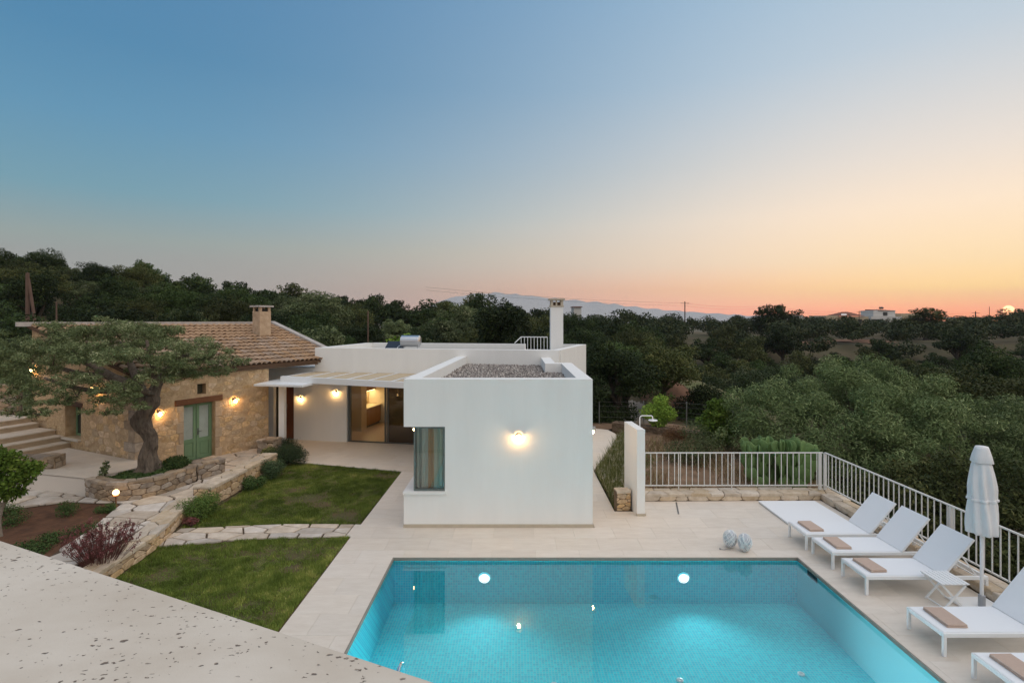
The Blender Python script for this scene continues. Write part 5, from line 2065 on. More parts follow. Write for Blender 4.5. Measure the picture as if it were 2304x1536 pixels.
# side table
t = thing('side_table', 'white folding slatted side table between two sun loungers', 'side table', (7.25, 9.02, 0))
for i in range(7):
    x = 7.03 + i * 0.067
    MB().bbox(x, x + 0.056, 8.77, 9.25, 0.435, 0.45, 0.003).build('slat', white_metal, t)
MB().box(7.03, 7.488, 8.80, 8.825, 0.415, 0.4345).box(7.03, 7.488, 9.195, 9.22, 0.415, 0.4345).build('batten', white_metal, t)
for y in (8.82, 9.2):
    MB().bar((7.07, y, 0.412), (7.44, y, 0.004), 0.02, 0.03).build('leg', white_metal, t)
    MB().bar((7.44, y - 0.022, 0.412), (7.07, y - 0.022, 0.004), 0.02, 0.03).build('leg', white_metal, t)
MB().bar((7.09, 8.81, 0.03), (7.09, 9.19, 0.03), 0.015, 0.02).bar((7.42, 8.81, 0.03), (7.42, 9.19, 0.03), 0.015, 0.02).build('stretcher', white_metal, t)

# parasol
PXY = (7.76, 8.86)
t = thing('parasol', 'closed white garden parasol on a flat base plate', 'parasol', (*PXY, 0))
MB().bbox(PXY[0] - 0.32, PXY[0] + 0.32, PXY[1] - 0.32, PXY[1] + 0.32, 0.002, 0.035, 0.008).build('base', white_metal, t)
MB().lathe([(0.05, 0.0355), (0.05, 0.22), (0.04, 0.23)], 16, (*PXY, 0)).build('socket', M('grey_plastic', (0.35, 0.36, 0.38), 0.5), t)
auto_smooth(MB().lathe([(0.026, 0.2305), (0.026, 2.6)], 16, (*PXY, 0)).build('pole', white_metal, t))
fold = lambda a, r, z: r * (1 + 0.16 * math.sin(8 * a + 3 * z) * min(1, max(0, (2.58 - z) * 2)) + 0.05 * math.sin(3 * a + 5 * z))
prof = [(0.055, 2.62), (0.095, 2.5), (0.13, 2.38), (0.155, 2.2), (0.172, 2.0), (0.172, 1.86), (0.163, 1.80), (0.176, 1.74), (0.19, 1.6), (0.20, 1.42), (0.195, 1.27), (0.18, 1.255), (0.10, 1.30)]
prof2 = [(0.02, 1.31)] + prof[::-1] + [(0.01, 2.63)]
# interpolate for folds
pp = []
for (a, b) in zip(prof2[:-1], prof2[1:]):
    for k in range(3):
        pp.append((a[0] + (b[0] - a[0]) * k / 3, a[1] + (b[1] - a[1]) * k / 3))
pp.append(prof2[-1])
o = MB().lathe(pp, 64, (*PXY, 0), fold).build('canopy', canvas_m, t, smooth=True)
cap_f = lambda a, r, z: r * (1 + 0.10 * math.sin(4 * a) * (z < 2.6))
MB().lathe([(0.148, 2.43), (0.15, 2.435), (0.125, 2.55), (0.10, 2.65), (0.085, 2.69), (0.03, 2.70), (0.005, 2.702)], 32, (*PXY, 0), cap_f).build('top_cap', canvas_m, t, smooth=True)
o = MB().lathe([(0.186, 1.80), (0.19, 1.805), (0.19, 1.835), (0.186, 1.84)], 64, (*PXY, 0), lambda a, r, z: fold(a, r, z) * 0.985).build('strap', canvas_m, t)

# two woven ball lanterns
fill_m = M('lantern_core', (0.50, 0.52, 0.56), 0.9)
def lantern(loc, label, seed):
    t = thing('woven_lantern', label, 'lantern', loc, 0, 'woven white ball lanterns beside the pool')
    r = random.Random(seed)
    n, mrow = 22, 15
    prof = []
    for i in range(mrow + 1):
        a = 0.12 + (math.pi - 0.24) * i / mrow
        prof.append((0.128 * math.sin(a) * (1.06 - 0.1 * math.cos(a)), 0.185 - 0.185 * math.cos(a)))
    o = bpy.data.objects.new('core', MB().lathe([(p[0] * 0.93, p[1] * 0.98 + 0.004) for p in prof], n).mesh('core'))
    link(o, t).data.materials.append(fill_m)
    mb = MB()
    for q in range(52):
        sgn = 1 if q % 2 else -1
        a0 = r.uniform(0, 6.28)
        tw_ = sgn * r.uniform(0.6, 2.2)
        i0 = r.randint(0, 6)
        i1 = r.randint(i0 + 5, mrow)
        pts = []
        for i in range(i0, i1 + 1):
            a = a0 + tw_ * (i - i0) / mrow * 2
            rr = prof[i][0] + 0.002 * math.sin(q + i * 1.9) + 0.002
            pts.append((rr * math.cos(a), rr * math.sin(a), prof[i][1]))
        mb.tube(pts, 0.0052, 5)
    o = bpy.data.objects.new('cane_weave', mb.mesh('cane_weave'))
    link(o, t).data.materials.append(white_metal)
    return t


lantern((4.53, 11.22, 0.002), 'woven white ball lantern set slightly farther from the pool edge', 1)
lantern((4.76, 11.03, 0.002), 'woven white ball lantern nearer the pool edge', 2)
MBp = MB().tube([(4.50, 11.1, 0.01), (4.42, 11.12, 0.012), (4.36, 11.10, 0.01), (4.30, 11.13, 0.012)], 0.006, 6).bbox(4.27, 4.305, 11.115, 11.145, 0.002, 0.028, 0.004)
tag(MBp.build('power_plug', M('cable_grey', (0.3, 0.3, 0.3), 0.5)), 'small grey plug and cable lying beside the ball lanterns', 'plug')

# ------------------------------------------------------------------ balcony coping in front of the camera
def travertine():
    m = bpy.data.materials.new('pitted_travertine')
    m.use_nodes = True
    t = m.node_tree
    b = t.nodes['Principled BSDF']
    b.inputs['Roughness'].default_value = 0.75
    b.inputs['Specular IOR Level'].default_value = 0.25
    N, Lk = t.nodes.new, t.links.new
    tcn = N('ShaderNodeTexCoord')
    mp = N('ShaderNodeMapping')
    mp.inputs['Rotation'].default_value = (0, 0, R(-8))
    mp.inputs['Scale'].default_value = (0.62, 1.0, 1.0)
    Lk(tcn.outputs['Object'], mp.inputs[0])
    n1 = N('ShaderNodeTexNoise')
    n1.inputs['Scale'].default_value = 3.2
    n1.inputs['Detail'].default_value = 8
    n1.inputs['Roughness'].default_value = 0.6
    Lk(mp.outputs[0], n1.inputs['Vector'])
    rp = N('ShaderNodeValToRGB')
    rp.color_ramp.elements[0].position = 0.3
    rp.color_ramp.elements[0].color = (0.56, 0.485, 0.395, 1)
    rp.color_ramp.elements[1].position = 0.7
    rp.color_ramp.elements[1].color = (0.71, 0.645, 0.555, 1)
    Lk(n1.outputs['Fac'], rp.inputs[0])
    # sparse pits of two sizes
    masks = []
    for sc, th, dens, seed in ((44.0, 0.29, 0.48, 0.0), (86.0, 0.33, 0.44, 5.0)):
        m2 = N('ShaderNodeMapping')
        m2.inputs['Location'].default_value = (seed, seed, 0)
        Lk(mp.outputs[0], m2.inputs[0])
        wv = N('ShaderNodeTexNoise')
        wv.inputs['Scale'].default_value = sc * 1.6
        Lk(m2.outputs[0], wv.inputs['Vector'])
        mixv = N('ShaderNodeVectorMath')
        mixv.operation = 'MULTIPLY_ADD'
        Lk(wv.outputs['Color'], mixv.inputs[0])
        mixv.inputs[1].default_value = (0.016, 0.016, 0.0)
        Lk(m2.outputs[0], mixv.inputs[2])
        vo = N('ShaderNodeTexVoronoi')
        vo.inputs['Scale'].default_value = sc
        Lk(mixv.outputs[0], vo.inputs['Vector'])
        # each cell keeps its own pit size, many have none
        sp = N('ShaderNodeSeparateColor')
        Lk(vo.outputs['Color'], sp.inputs[0])
        nz = N('ShaderNodeTexNoise')
        nz.inputs['Scale'].default_value = 4.5
        nz.inputs['Detail'].default_value = 3
        Lk(m2.outputs[0], nz.inputs['Vector'])
        pw = N('ShaderNodeMath')
        pw.operation = 'POWER'
        Lk(sp.outputs[0], pw.inputs[0])
        pw.inputs[1].default_value = 2.0
        cl = N('ShaderNodeMapRange')
        cl.inputs[1].default_value = dens - 0.12
        cl.inputs[2].default_value = dens + 0.12
        Lk(nz.outputs['Fac'], cl.inputs[0])
        sz_ = N('ShaderNodeMath')
        sz_.operation = 'MULTIPLY'
        Lk(pw.outputs[0], sz_.inputs[0])
        Lk(cl.outputs[0], sz_.inputs[1])
        lim = N('ShaderNodeMath')
        lim.operation = 'MULTIPLY'
        Lk(sz_.outputs[0], lim.inputs[0])
        lim.inputs[1].default_value = th
        df = N('ShaderNodeMath')
        df.operation = 'SUBTRACT'
        Lk(lim.outputs[0], df.inputs[0])
        Lk(vo.outputs['Distance'], df.inputs[1])
        st_ = N('ShaderNodeMapRange')
        st_.inputs[1].default_value = -0.03
        st_.inputs[2].default_value = 0.05
        Lk(df.outputs[0], st_.inputs[0])
        masks.append(st_.outputs[0])
    mx = N('ShaderNodeMath')
    mx.operation = 'MAXIMUM'
    Lk(masks[0], mx.inputs[0])
    Lk(masks[1], mx.inputs[1])
    mc = N('ShaderNodeMix')
    mc.data_type = 'RGBA'
    Lk(mx.outputs[0], mc.inputs[0])
    Lk(rp.outputs[0], mc.inputs[6])
    mc.inputs[7].default_value = (0.19, 0.15, 0.12, 1)
    Lk(mc.outputs[2], b.inputs['Base Color'])
    inv = N('ShaderNodeMath')
    inv.operation = 'SUBTRACT'
    inv.inputs[0].default_value = 1
    Lk(mx.outputs[0], inv.inputs[1])
    bp = N('ShaderNodeBump')
    bp.inputs['Strength'].default_value = 0.8
    bp.inputs['Distance'].default_value = 0.006
    Lk(inv.outputs[0], bp.inputs['Height'])
    nf = N('ShaderNodeTexNoise')
    nf.inputs['Scale'].default_value = 160
    nf.inputs['Detail'].default_value = 3
    Lk(tcn.outputs['Object'], nf.inputs['Vector'])
    bp2 = N('ShaderNodeBump')
    bp2.inputs['Strength'].default_value = 0.12
    bp2.inputs['Distance'].default_value = 0.003
    Lk(nf.outputs['Fac'], bp2.inputs['Height'])
    Lk(bp.outputs[0], bp2.inputs['Normal'])
    Lk(bp2.outputs[0], b.inputs['Normal'])
    return m


BZ = 3.90
ba, bb = np.array([-2.097, 2.173]), np.array([-0.19, 1.32])
bd_ = (bb - ba) / np.linalg.norm(bb - ba)
bn_ = np.array([bd_[1], -bd_[0]])           # toward the camera
p0, p1 = ba - bd_ * 3.0, bb + bd_ * 1.6
t = thing('balcony_parapet', 'pitted pale travertine parapet top in the near left corner', 'parapet', (float(ba[0]), float(ba[1]), 2.9))
poly = [p0, p1, p1 + bn_ * 1.05, p0 + bn_ * 1.05]
poly = [(float(q[0]), float(q[1])) for q in poly]
poly = poly if area(poly) > 0 else poly[::-1]
o = MB().prism(poly, BZ - 0.05, BZ).build('coping_slab', travertine(), t)
bv = o.modifiers.new('edge', 'BEVEL')
bv.width = 0.004
bv.segments = 2
poly = [p0 + bn_ * 0.06, p1 + bn_ * 0.06, p1 + bn_ * 1.0, p0 + bn_ * 1.0]
poly = [(float(q[0]), float(q[1])) for q in poly]
poly = poly if area(poly) > 0 else poly[::-1]
MB().prism(poly, -0.6, BZ - 0.0505).build('parapet_wall', plaster, t)

# ------------------------------------------------------------------ plants and trees
def limb(mb, pts, r, n=7, knot=0.0, seed=0):
    rr = random.Random(seed)
    P = [Vector(p) for p in pts]
    out, rad = [], []
    k = len(P) - 1
    sub = 5
    for i in range(k):
        p0, p1, p2, p3 = P[max(i - 1, 0)], P[i], P[i + 1], P[min(i + 2, k)]
        for j in range(sub):
            t = j / sub
            out.append(0.5 * (2 * p1 + (p2 - p0) * t + (2 * p0 - 5 * p1 + 4 * p2 - p3) * t * t + (3 * p1 - p0 - 3 * p2 + p3) * t ** 3))
            rad.append((r[i] + (r[i + 1] - r[i]) * t) * (1 + knot * rr.uniform(-1, 1)))
    out.append(P[-1])
    rad.append(r[-1])
    return mb.tube(out, rad, n)


def tufts(cl, k=6, f=0.42, seed=0):
    """break every clump into smaller tufts standing off its surface"""
    r = random.Random(seed)
    out = []
    for c in cl:
        c = tuple(c) if len(c) == 6 else (*c[:3], c[3], c[3], c[3] * 0.8)
        out.append((c[0], c[1], c[2], c[3] * 0.62, c[4] * 0.62, c[5] * 0.62))
        for i in range(k):
            z = r.uniform(-0.35, 1.0)
            a = r.uniform(0, 6.283)
            q = math.sqrt(max(0, 1 - z * z))
            s = r.uniform(0.8, 1.12)
            t = f * r.uniform(0.6, 1.2)
            out.append((c[0] + c[3] * q * math.cos(a) * s, c[1] + c[4] * q * math.sin(a) * s, c[2] + c[5] * z * s, c[3] * t, c[4] * t, c[5] * t))
    return out


def foliage(name, clumps, n, L, W, m, parent, seed, **kw):
    V, F, tint = leaf_cloud(clumps, n, L, W, seed=seed, **kw)
    o = mesh_obj(name, np_mesh(name, V, F, tint), m, parent)
    return o


def shrub(name, label, cat, loc, clumps, n, L, W, m, seed, group=None, stems=4, stem_m=None, **kw):
    """clumps relative to loc"""
    t = thing(name, label, cat, loc, 0, group)
    V, F, tint = leaf_cloud(clumps, n, L, W, seed=seed, **kw)
    o = bpy.data.objects.new('foliage', np_mesh('foliage', V, F, tint))
    o.data.materials.append(m)
    link(o, t)
    mb = MB()
    r = random.Random(seed)
    for i in range(stems):
        c = clumps[i % len(clumps)]
        a = (r.uniform(-0.04, 0.04), r.uniform(-0.04, 0.04), -0.04)
        mid = (c[0] * 0.4 + r.uniform(-0.03, 0.03), c[1] * 0.4 + r.uniform(-0.03, 0.03), c[2] * 0.55)
        limb(mb, [a, mid, (c[0], c[1], c[2] + c[3] * 0.2)], [0.022 * max(0.5, c[3] * 2), 0.016, 0.006], 5, 0, seed + i)
    o = bpy.data.objects.new('stem', mb.mesh('stem'))
    o.data.materials.append(stem_m or dark_bark)
    link(o, t)
    return t


# old olive in the planter
t = thing('olive_tree', 'gnarled old olive tree growing in the curved stone planter', 'tree', (-9.95, 14.55, 0.6))
tr = MB()
base = Vector((-9.95, 14.55, 0.55))


def at_px(px, py, Y):
    return Vector(((px - 1158) * Y / 1200, Y, CAM_H - (py - 718) * Y / 1200))


YO = 14.55
tp = [at_px(338, 1064, YO), at_px(333, 1020, YO), at_px(340, 985, YO + 0.1), at_px(318, 950, YO + 0.05), at_px(334, 915, YO - 0.05), at_px(342, 893, YO)]
n_seg, ring = 46, 36
cvp = []
for i in range(len(tp) - 1):
    p0_, p1_, p2_, p3_ = tp[max(i - 1, 0)], tp[i], tp[i + 1], tp[min(i + 2, len(tp) - 1)]
    for j in range(9):
        q = j / 9
        cvp.append(0.5 * (2 * p1_ + (p2_ - p0_) * q + (2 * p0_ - 5 * p1_ + 4 * p2_ - p3_) * q * q + (3 * p1_ - p0_ - 3 * p2_ + p3_) * q ** 3))
cvp.append(tp[-1])
m_ = len(cvp)
for i, p in enumerate(cvp):
    f = i / (m_ - 1)
    r0_ = float(np.interp(f, [0, 0.08, 0.2, 0.4, 0.55, 0.72, 0.88, 1.0], [0.42, 0.25, 0.19, 0.17, 0.215, 0.225, 0.18, 0.145]))
    for k in range(ring):
        a = 2 * math.pi * k / ring
        lump = 1 + 0.17 * math.sin(3 * a + 6 * f) + 0.12 * math.sin(5 * a - 10 * f + 1) + 0.12 * math.sin(2 * a + 19 * f) * math.sin(13 * f + 0.5) + 0.07 * math.sin(9 * a + 7 * f) + 0.07 * math.sin(7 * a - 25 * f) + 0.05 * math.sin(11 * a + 33 * f)
        if f < 0.15:
            lump += (0.15 - f) * 2.2 * math.sin(5 * a + 0.6)
        tr.v.append(tuple(p + Vector((math.cos(a) * r0_ * lump, math.sin(a) * r0_ * lump * 0.9, 0))))
for i in range(m_ - 1):
    for k in range(ring):
        a, b = i * ring + k, i * ring + (k + 1) % ring
        tr.f.append((a, b, b + ring, a + ring))
tr.f.append(tuple(range((m_ - 1) * ring, m_ * ring)))
br_ = [
    [(340, 905, 0), (352, 868, 0.1), (372, 838, 0.2), (400, 812, 0.3), (440, 790, 0.3)],
    [(328, 908, 0), (285, 868, 0.0), (240, 842, 0.1), (195, 815, 0.2), (150, 795, 0.2)],
    [(330, 905, 0), (310, 860, 0.5), (290, 810, 0.9), (270, 770, 1.1)],
    [(285, 868, 0), (230, 880, -0.5), (160, 870, -0.8), (100, 850, -0.9)],
    [(240, 842, 0.1), (180, 840, 0.6), (110, 820, 0.8), (60, 810, 0.8)],
    [(352, 868, 0.1), (345, 830, -0.4), (335, 790, -0.6), (330, 765, -0.6)],
    [(400, 812, 0.3), (450, 810, 0.0), (500, 815, -0.1)],
    [(345, 885, 0.0), (300, 880, -0.7), (260, 900, -1.1)],
]
rads = [[0.19, 0.135, 0.10, 0.07, 0.035], [0.22, 0.16, 0.12, 0.085, 0.04], [0.17, 0.12, 0.08, 0.04], [0.10, 0.075, 0.05, 0.03], [0.09, 0.07, 0.05, 0.03], [0.09, 0.07, 0.05, 0.03], [0.07, 0.045, 0.025], [0.09, 0.06, 0.03]]
for i, (b, rd) in enumerate(zip(br_, rads)):
    limb(tr, [at_px(x, y, YO + d) for x, y, d in b], rd, 9, 0.07, i)
trunk = tr.build('trunk', bark_m, t, smooth=True)
ocl = []
spec = [(40, 800, .2, 62), (95, 775, .5, 62), (150, 762, .3, 66), (205, 755, .8, 64), (260, 752, .5, 66), (315, 757, .2, 66), (365, 768, .5, 62), (415, 778, .4, 58), (455, 795, .1, 50), (500, 808, .0, 42), (535, 815, -.1, 28),
        (15, 825, -.3, 60), (70, 835, -.6, 55), (120, 810, -.3, 60), (175, 805, -.6, 60), (230, 800, -.7, 60), (285, 800, -.9, 60), (335, 805, -.7, 52), (385, 812, -.4, 48), (430, 822, -.2, 40),
        (-30, 790, .5, 60), (-40, 840, -.5, 60), (200, 850, -.9, 45), (150, 860, -1.0, 44), (250, 868, -1.1, 46), (300, 862, -1.0, 46), (90, 880, -1.1, 42), (60, 905, -1.2, 30), (40, 870, -.9, 44), (120, 905, -1.2, 26),
        (215, 900, -1.2, 34), (270, 905, -1.2, 34), (240, 930, -1.3, 20), (300, 900, -1.1, 24), (330, 840, .9, 50), (60, 868, -.7, 44), (165, 885, -1.1, 38), (285, 885, -1.1, 34), (30, 900, -1.0, 34), (105, 930, -1.2, 24), (20, 930, -1.1, 22), (75, 935, -1.1, 26), (150, 905, -1.2, 30), (200, 925, -1.25, 24), (265, 925, -1.2, 24), (310, 915, -1.1, 24), (395, 850, -.3, 34), (440, 845, .0, 30), (490, 842, .0, 26), (120, 745, .6, 46), (235, 735, .6, 46), (340, 742, .4, 44), (375, 838, -.3, 40), (420, 840, .0, 36), (470, 825, .0, 36), (10, 775, .4, 58), (510, 830, -.1, 26), (280, 780, 1.3, 60), (180, 780, 1.3, 60), (80, 790, 1.4, 56), (400, 800, 1.0, 46)]
for (x, y, d, r) in spec:
    p = at_px(x, y, YO + d)
    rr = r * (YO + d) / 1200
    ocl.append((p.x, p.y, p.z, rr, rr, rr * 0.62))
ocl = [(c[0], c[1], c[2], c[3] * 0.86, c[4] * 0.86, c[5] * 0.8) for c in ocl]
foliage('crown', tufts(ocl, 7, 0.38, 9), 88000, 0.078, 0.019, foliage_olive, t, 101, shell=0.25, outward=0.4, up=0.5, droop=0.25)
# hanging twigs among the leaves
tw = MB()
r_ = random.Random(4)
for i in range(130):
    c = ocl[r_.randrange(len(ocl))]
    a = Vector((c[0] + r_.uniform(-.5, .5) * c[3], c[1] + r_.uniform(-.5, .5) * c[3], c[2] - 0.3 * c[5]))
    d = Vector((r_.uniform(-1, 1), r_.uniform(-1, 1), r_.uniform(-0.2, 0.9))).normalized() * c[3] * 0.9
    tw.tube([a, a + d * 0.5 + Vector((0, 0, 0.04)), a + d], [0.012, 0.008, 0.003], 4, cap=False)
tw.build('twigs', dark_bark, trunk)['kind'] = 'stuff'

# planting in the olive planter
shrub('ball_shrub', 'dark rounded shrub beside the olive trunk in the planter', 'shrub', (-9.42, 14.75, 0.62), [(0, 0, 0.16, 0.30), (0.1, 0.05, 0.2, 0.24), (-0.12, 0.05, 0.14, 0.24)], 3600, 0.055, 0.03, foliage_mid, 11, shell=0.7)
shrub('leafy_sapling', 'thin grey leafy sapling at the left end of the planter', 'plant', (-10.75, 14.0, 0.62), [(0, 0, 0.28, 0.10), (0.03, 0, 0.42, 0.08), (-0.06, 0, 0.16, 0.12)], 170, 0.10, 0.035, foliage_olive, 12, shell=0.2, stems=3)
V, F, ti = leaf_cloud([(-10.55, 13.85, 0.66, 0.22, 0.12, 0.07), (-10.25, 13.78, 0.67, 0.28, 0.14, 0.09), (-9.95, 13.85, 0.66, 0.25, 0.16, 0.10), (-9.65, 14.0, 0.66, 0.2, 0.25, 0.10), (-9.5, 14.35, 0.66, 0.18, 0.25, 0.12), (-10.3, 14.3, 0.65, 0.35, 0.3, 0.08), (-9.35, 15.1, 0.66, 0.15, 0.4, 0.12)], 8000, 0.05, 0.028, seed=13, up=0.7)
o = mesh_obj('ground_cover', np_mesh('ground_cover', V, F, ti), foliage_mid)
tag(o, 'low green ground cover filling the olive planter', None, None, 'stuff')

# citrus at the left edge
t = thing('citrus_tree', 'small bright green citrus tree at the left edge of the picture', 'tree', (-10.9, 11.3, 0.2))
tr = MB()
limb(tr, [(-10.88, 11.3, 0.15), (-10.92, 11.3, 0.55), (-10.82, 11.32, 0.95), (-10.72, 11.32, 1.2), (-10.5, 11.3, 1.5)], [0.04, 0.034, 0.03, 0.022, 0.01], 7, 0.06)
limb(tr, [(-10.86, 11.3, 0.85), (-10.98, 11.25, 1.15), (-11.0, 11.25, 1.55)], [0.026, 0.02, 0.008], 6)
limb(tr, [(-10.75, 11.3, 1.15), (-10.6, 11.2, 1.25), (-10.25, 11.2, 1.45)], [0.02, 0.014, 0.006], 6)
tr.build('trunk', M('citrus_bark', (0.30, 0.25, 0.20), 0.9, var=0.3, scale=12), t, smooth=True)
foliage('crown', [(-10.75, 11.3, 1.78, 0.32), (-10.42, 11.3, 1.66, 0.28), (-10.9, 11.2, 2.02, 0.2), (-10.02, 11.25, 1.72, 0.13), (-10.6, 11.2, 1.96, 0.16), (-10.95, 11.25, 1.55, 0.36), (-10.65, 11.2, 1.36, 0.32), (-10.22, 11.25, 1.66, 0.16), (-10.12, 11.25, 1.60, 0.16), (-10.35, 11.25, 1.45, 0.22), (-11.0, 11.3, 1.2, 0.25), (-10.7, 11.3, 1.1, 0.22), (-10.5, 11.3, 1.15, 0.16), (-11.1, 11.3, 1.8, 0.3)],
        4400, 0.085, 0.042, foliage_bright, t, 21, shell=0.1, outward=0.5, up=0.4)

# red stemmed shrub at the end of the garden wall
t = thing('reddish_shrub', 'reddish purple twiggy shrub at the near end of the garden wall', 'shrub', (-7.75, 10.0, 0.15))
rs = np.random.default_rng(31)
tw = MB()
tips = []
for i in range(230):
    a = rs.random() * 6.283
    sp = rs.random() ** 0.6
    h = 0.36 + 0.46 * rs.random()
    d = np.array([math.cos(a) * 0.62 * sp, math.sin(a) * 0.62 * sp])
    b0 = Vector((-7.75 + d[0] * 0.3, 10.0 + d[1] * 0.3, 0.12))
    b2 = Vector((-7.75 + d[0], 10.0 + d[1], 0.15 + h))
    b1 = (b0 + b2) / 2 + Vector((d[0] * 0.12, d[1] * 0.12, 0.08))
    tw.tube([b0, b1, b2], [0.006, 0.004, 0.002], 3, cap=False)
    for q in range(3):
        f = 0.45 + 0.55 * rs.random()
        p = b1.lerp(b2, f)
        tips.append((p.x, p.y, p.z, 0.035, 0.035, 0.05))
tw.build('stem', M('red_stems', (0.13, 0.055, 0.045), 0.8), t)
foliage('foliage', tips, 9500, 0.026, 0.013, foliage_red, t, 32, shell=0.2)

# bushes along the wall on the lawn side
def heap(r, h, n=6, seed=0):
    rr = random.Random(seed)
    return [(rr.uniform(-.5, .5) * r, rr.uniform(-.5, .5) * r, h * rr.uniform(.3, .62), r * rr.uniform(.42, .62)) for _ in range(n)]


shrub('rosemary_bush', 'dense rosemary bush around the pergola post', 'shrub', (-7.95, 18.75, 0.0), heap(0.8, 0.55, 8, 1), 9500, 0.06, 0.014, foliage_rosemary, 41, 'rosemary bushes between wall and terrace', shell=0.3, up=0.6)
shrub('rosemary_bush', 'spreading rosemary bush at the rear corner of the lawn', 'shrub', (-7.55, 17.55, 0.0), heap(0.75, 0.7, 8, 2), 8500, 0.06, 0.014, foliage_rosemary, 42, 'rosemary bushes between wall and terrace', shell=0.3, up=0.6)
shrub('rosemary_bush', 'rosemary bush trailing against the taller wall section', 'shrub', (-7.42, 16.3, 0.0), heap(0.5, 0.6, 6, 3), 4500, 0.06, 0.014, foliage_rosemary, 43, 'rosemary bushes between wall and terrace', shell=0.3, up=0.6)
shrub('low_plant', 'low leafy plant at the foot of the taller wall section', 'plant', (-7.38, 15.2, 0.0), heap(0.36, 0.32, 5, 4), 1500, 0.06, 0.03, foliage_mid, 44)
shrub('green_bush', 'round yellow green bush beside the low wall and lawn', 'shrub', (-7.62, 12.95, 0.0), heap(0.5, 0.7, 7, 5), 5200, 0.05, 0.016, leaf_mat('yellow_green_leaves', [(0, (0.05, 0.09, 0.02)), (0.7, (0.095, 0.15, 0.035)), (1, (0.24, 0.26, 0.06))]), 45, shell=0.3, up=0.6)
shrub('flowering_plant', 'small dark plant with pinkish flowers at the path edge', 'plant', (-7.55, 12.42, 0.0), heap(0.2, 0.22, 4, 6), 500, 0.04, 0.022, foliage_red, 46)
shrub('grey_plant', 'pale variegated plant spilling over the grey stone block', 'plant', (-8.2, 17.75, 0.2), heap(0.28, 0.5, 5, 7), 900, 0.07, 0.02, foliage_weed, 47)
# plants in the red soil bed
for i, (x, y, r, h, lab) in enumerate(((-10.55, 12.55, 0.34, 0.42, 'leafy weed clump in the middle of the red soil bed'), (-11.9, 12.45, 0.30, 0.34, 'weed clump at the upper left of the red soil bed'),
                                       (-9.75, 12.75, 0.26, 0.24, 'weed clump in the red soil bed beside the globe lamp'), (-11.35, 12.0, 0.42, 0.26, 'broad low weed clump in the red soil bed behind the citrus trunk'),
                                       (-12.2, 11.9, 0.4, 0.3, 'weed clump at the far left of the red soil bed'))):
    shrub('weed_clump', lab, 'plant', (x, y, 0.2), heap(r, h, 5, 50 + i), 900, 0.05, 0.016, foliage_mid, 60 + i, 'weeds in the red soil bed', shell=0.2, up=0.5, stems=2)
edge = [(-9.38, 10.9), (-9.0, 11.6), (-9.35, 11.9), (-9.95, 11.2), (-10.0, 10.3), (-9.1, 10.0)]
Pe = scatter(edge, 3200, 71)
Pe3 = np.column_stack([Pe, np.full(len(Pe), 0.2)])
V, F, ti = leaf_cloud([(x, y, 0.25, 0.16, 0.16, 0.10) for x, y in Pe[:90]], 4200, 0.05, 0.024, seed=72, up=0.6)
o = mesh_obj('ground_cover', np_mesh('ground_cover', V, F, ti), foliage_mid)
tag(o, 'bright low ground cover along the flagstone path edge', None, None, 'stuff')

# garden right of the house: soil, weeds, dry grass
sx = np.linspace(2.3, 10.2, 60)
sy = np.linspace(13.3, 27.0, 90)
GX, GY = np.meshgrid(sx, sy)
GZ = -0.035 + 0.05 * np.sin(GX * 1.9 + 0.7) * np.sin(GY * 1.3) * smooth((GX - 3.0) / 0.8) * smooth((GY - 14.7) / 0.8) - 0.12 * smooth((GX - 6) / 3) - 0.7 * smooth((GX - 9.0) / 1.2) - 0.5 * smooth((GY - 24.5) / 2.5)
V = np.column_stack([GX.ravel(), GY.ravel(), GZ.ravel()])
i_ = (np.arange(len(sy) - 1)[:, None] * len(sx) + np.arange(len(sx) - 1)[None, :]).ravel()
F = np.column_stack([i_, i_ + 1, i_ + len(sx) + 1, i_ + len(sx)])
keepf = ~((V[F[:, 0], 0] < 2.5) | ((V[F[:, 0], 1] < 14.5) & (V[F[:, 0], 0] > 2.95)) | ((V[F[:, 0], 1] > 16.9) & (V[F[:, 0], 0] < 2.5 + (V[F[:, 0], 1] - 16.9) * 0.36) & (V[F[:, 0], 1] < 23.5)))
o = mesh_obj('garden_soil', np_mesh('garden_soil', V, F[keepf], smooth=True), soil_dry)
o['kind'] = 'structure'


def soil_z(P):
    x, y = P[:, 0], P[:, 1]
    return -0.035 + 0.05 * np.sin(x * 1.9 + 0.7) * np.sin(y * 1.3) * smooth((x - 3.0) / 0.8) * smooth((y - 14.7) / 0.8) - 0.12 * smooth((x - 6) / 3) - 0.7 * smooth((x - 9.0) / 1.2) - 0.5 * smooth((y - 24.5) / 2.5)


W1 = [(2.54, 13.55), (2.88, 13.6), (2.92, 14.2), (3.5, 14.9), (4.0, 17), (4.9, 21.5), (4.5, 22.0), (4.15, 21.3), (3.28, 18.8), (2.56, 16.8)]
P = scatter(W1, 5200, 81)
V, F, ti = blades(np.column_stack([P, soil_z(P) - 0.01]), 0.30, 0.026, lean=0.8, seed=82, hv=1.2)
o = mesh_obj('weeds', np_mesh('weeds', V, F, ti), foliage_weed)
tag(o, 'tall flowering weeds beside the narrow white wall', None, None, 'stuff')
cl = [(x, y, float(z) + 0.28, 0.09, 0.09, 0.05) for (x, y), z in zip(P[:60], soil_z(P[:60]))]
V, F, ti = leaf_cloud(cl, 1500, 0.022, 0.018, seed=83, shell=0.1)
o = mesh_obj('weed_flowers', np_mesh('weed_flowers', V, F, ti), leaf_mat('pale_flowers', [(0, (0.30, 0.30, 0.18)), (0.5, (0.6, 0.56, 0.44)), (1, (0.72, 0.68, 0.60))], trans=0))
tag(o, 'small pale flowers on the weeds beside the narrow white wall', None, None, 'stuff')
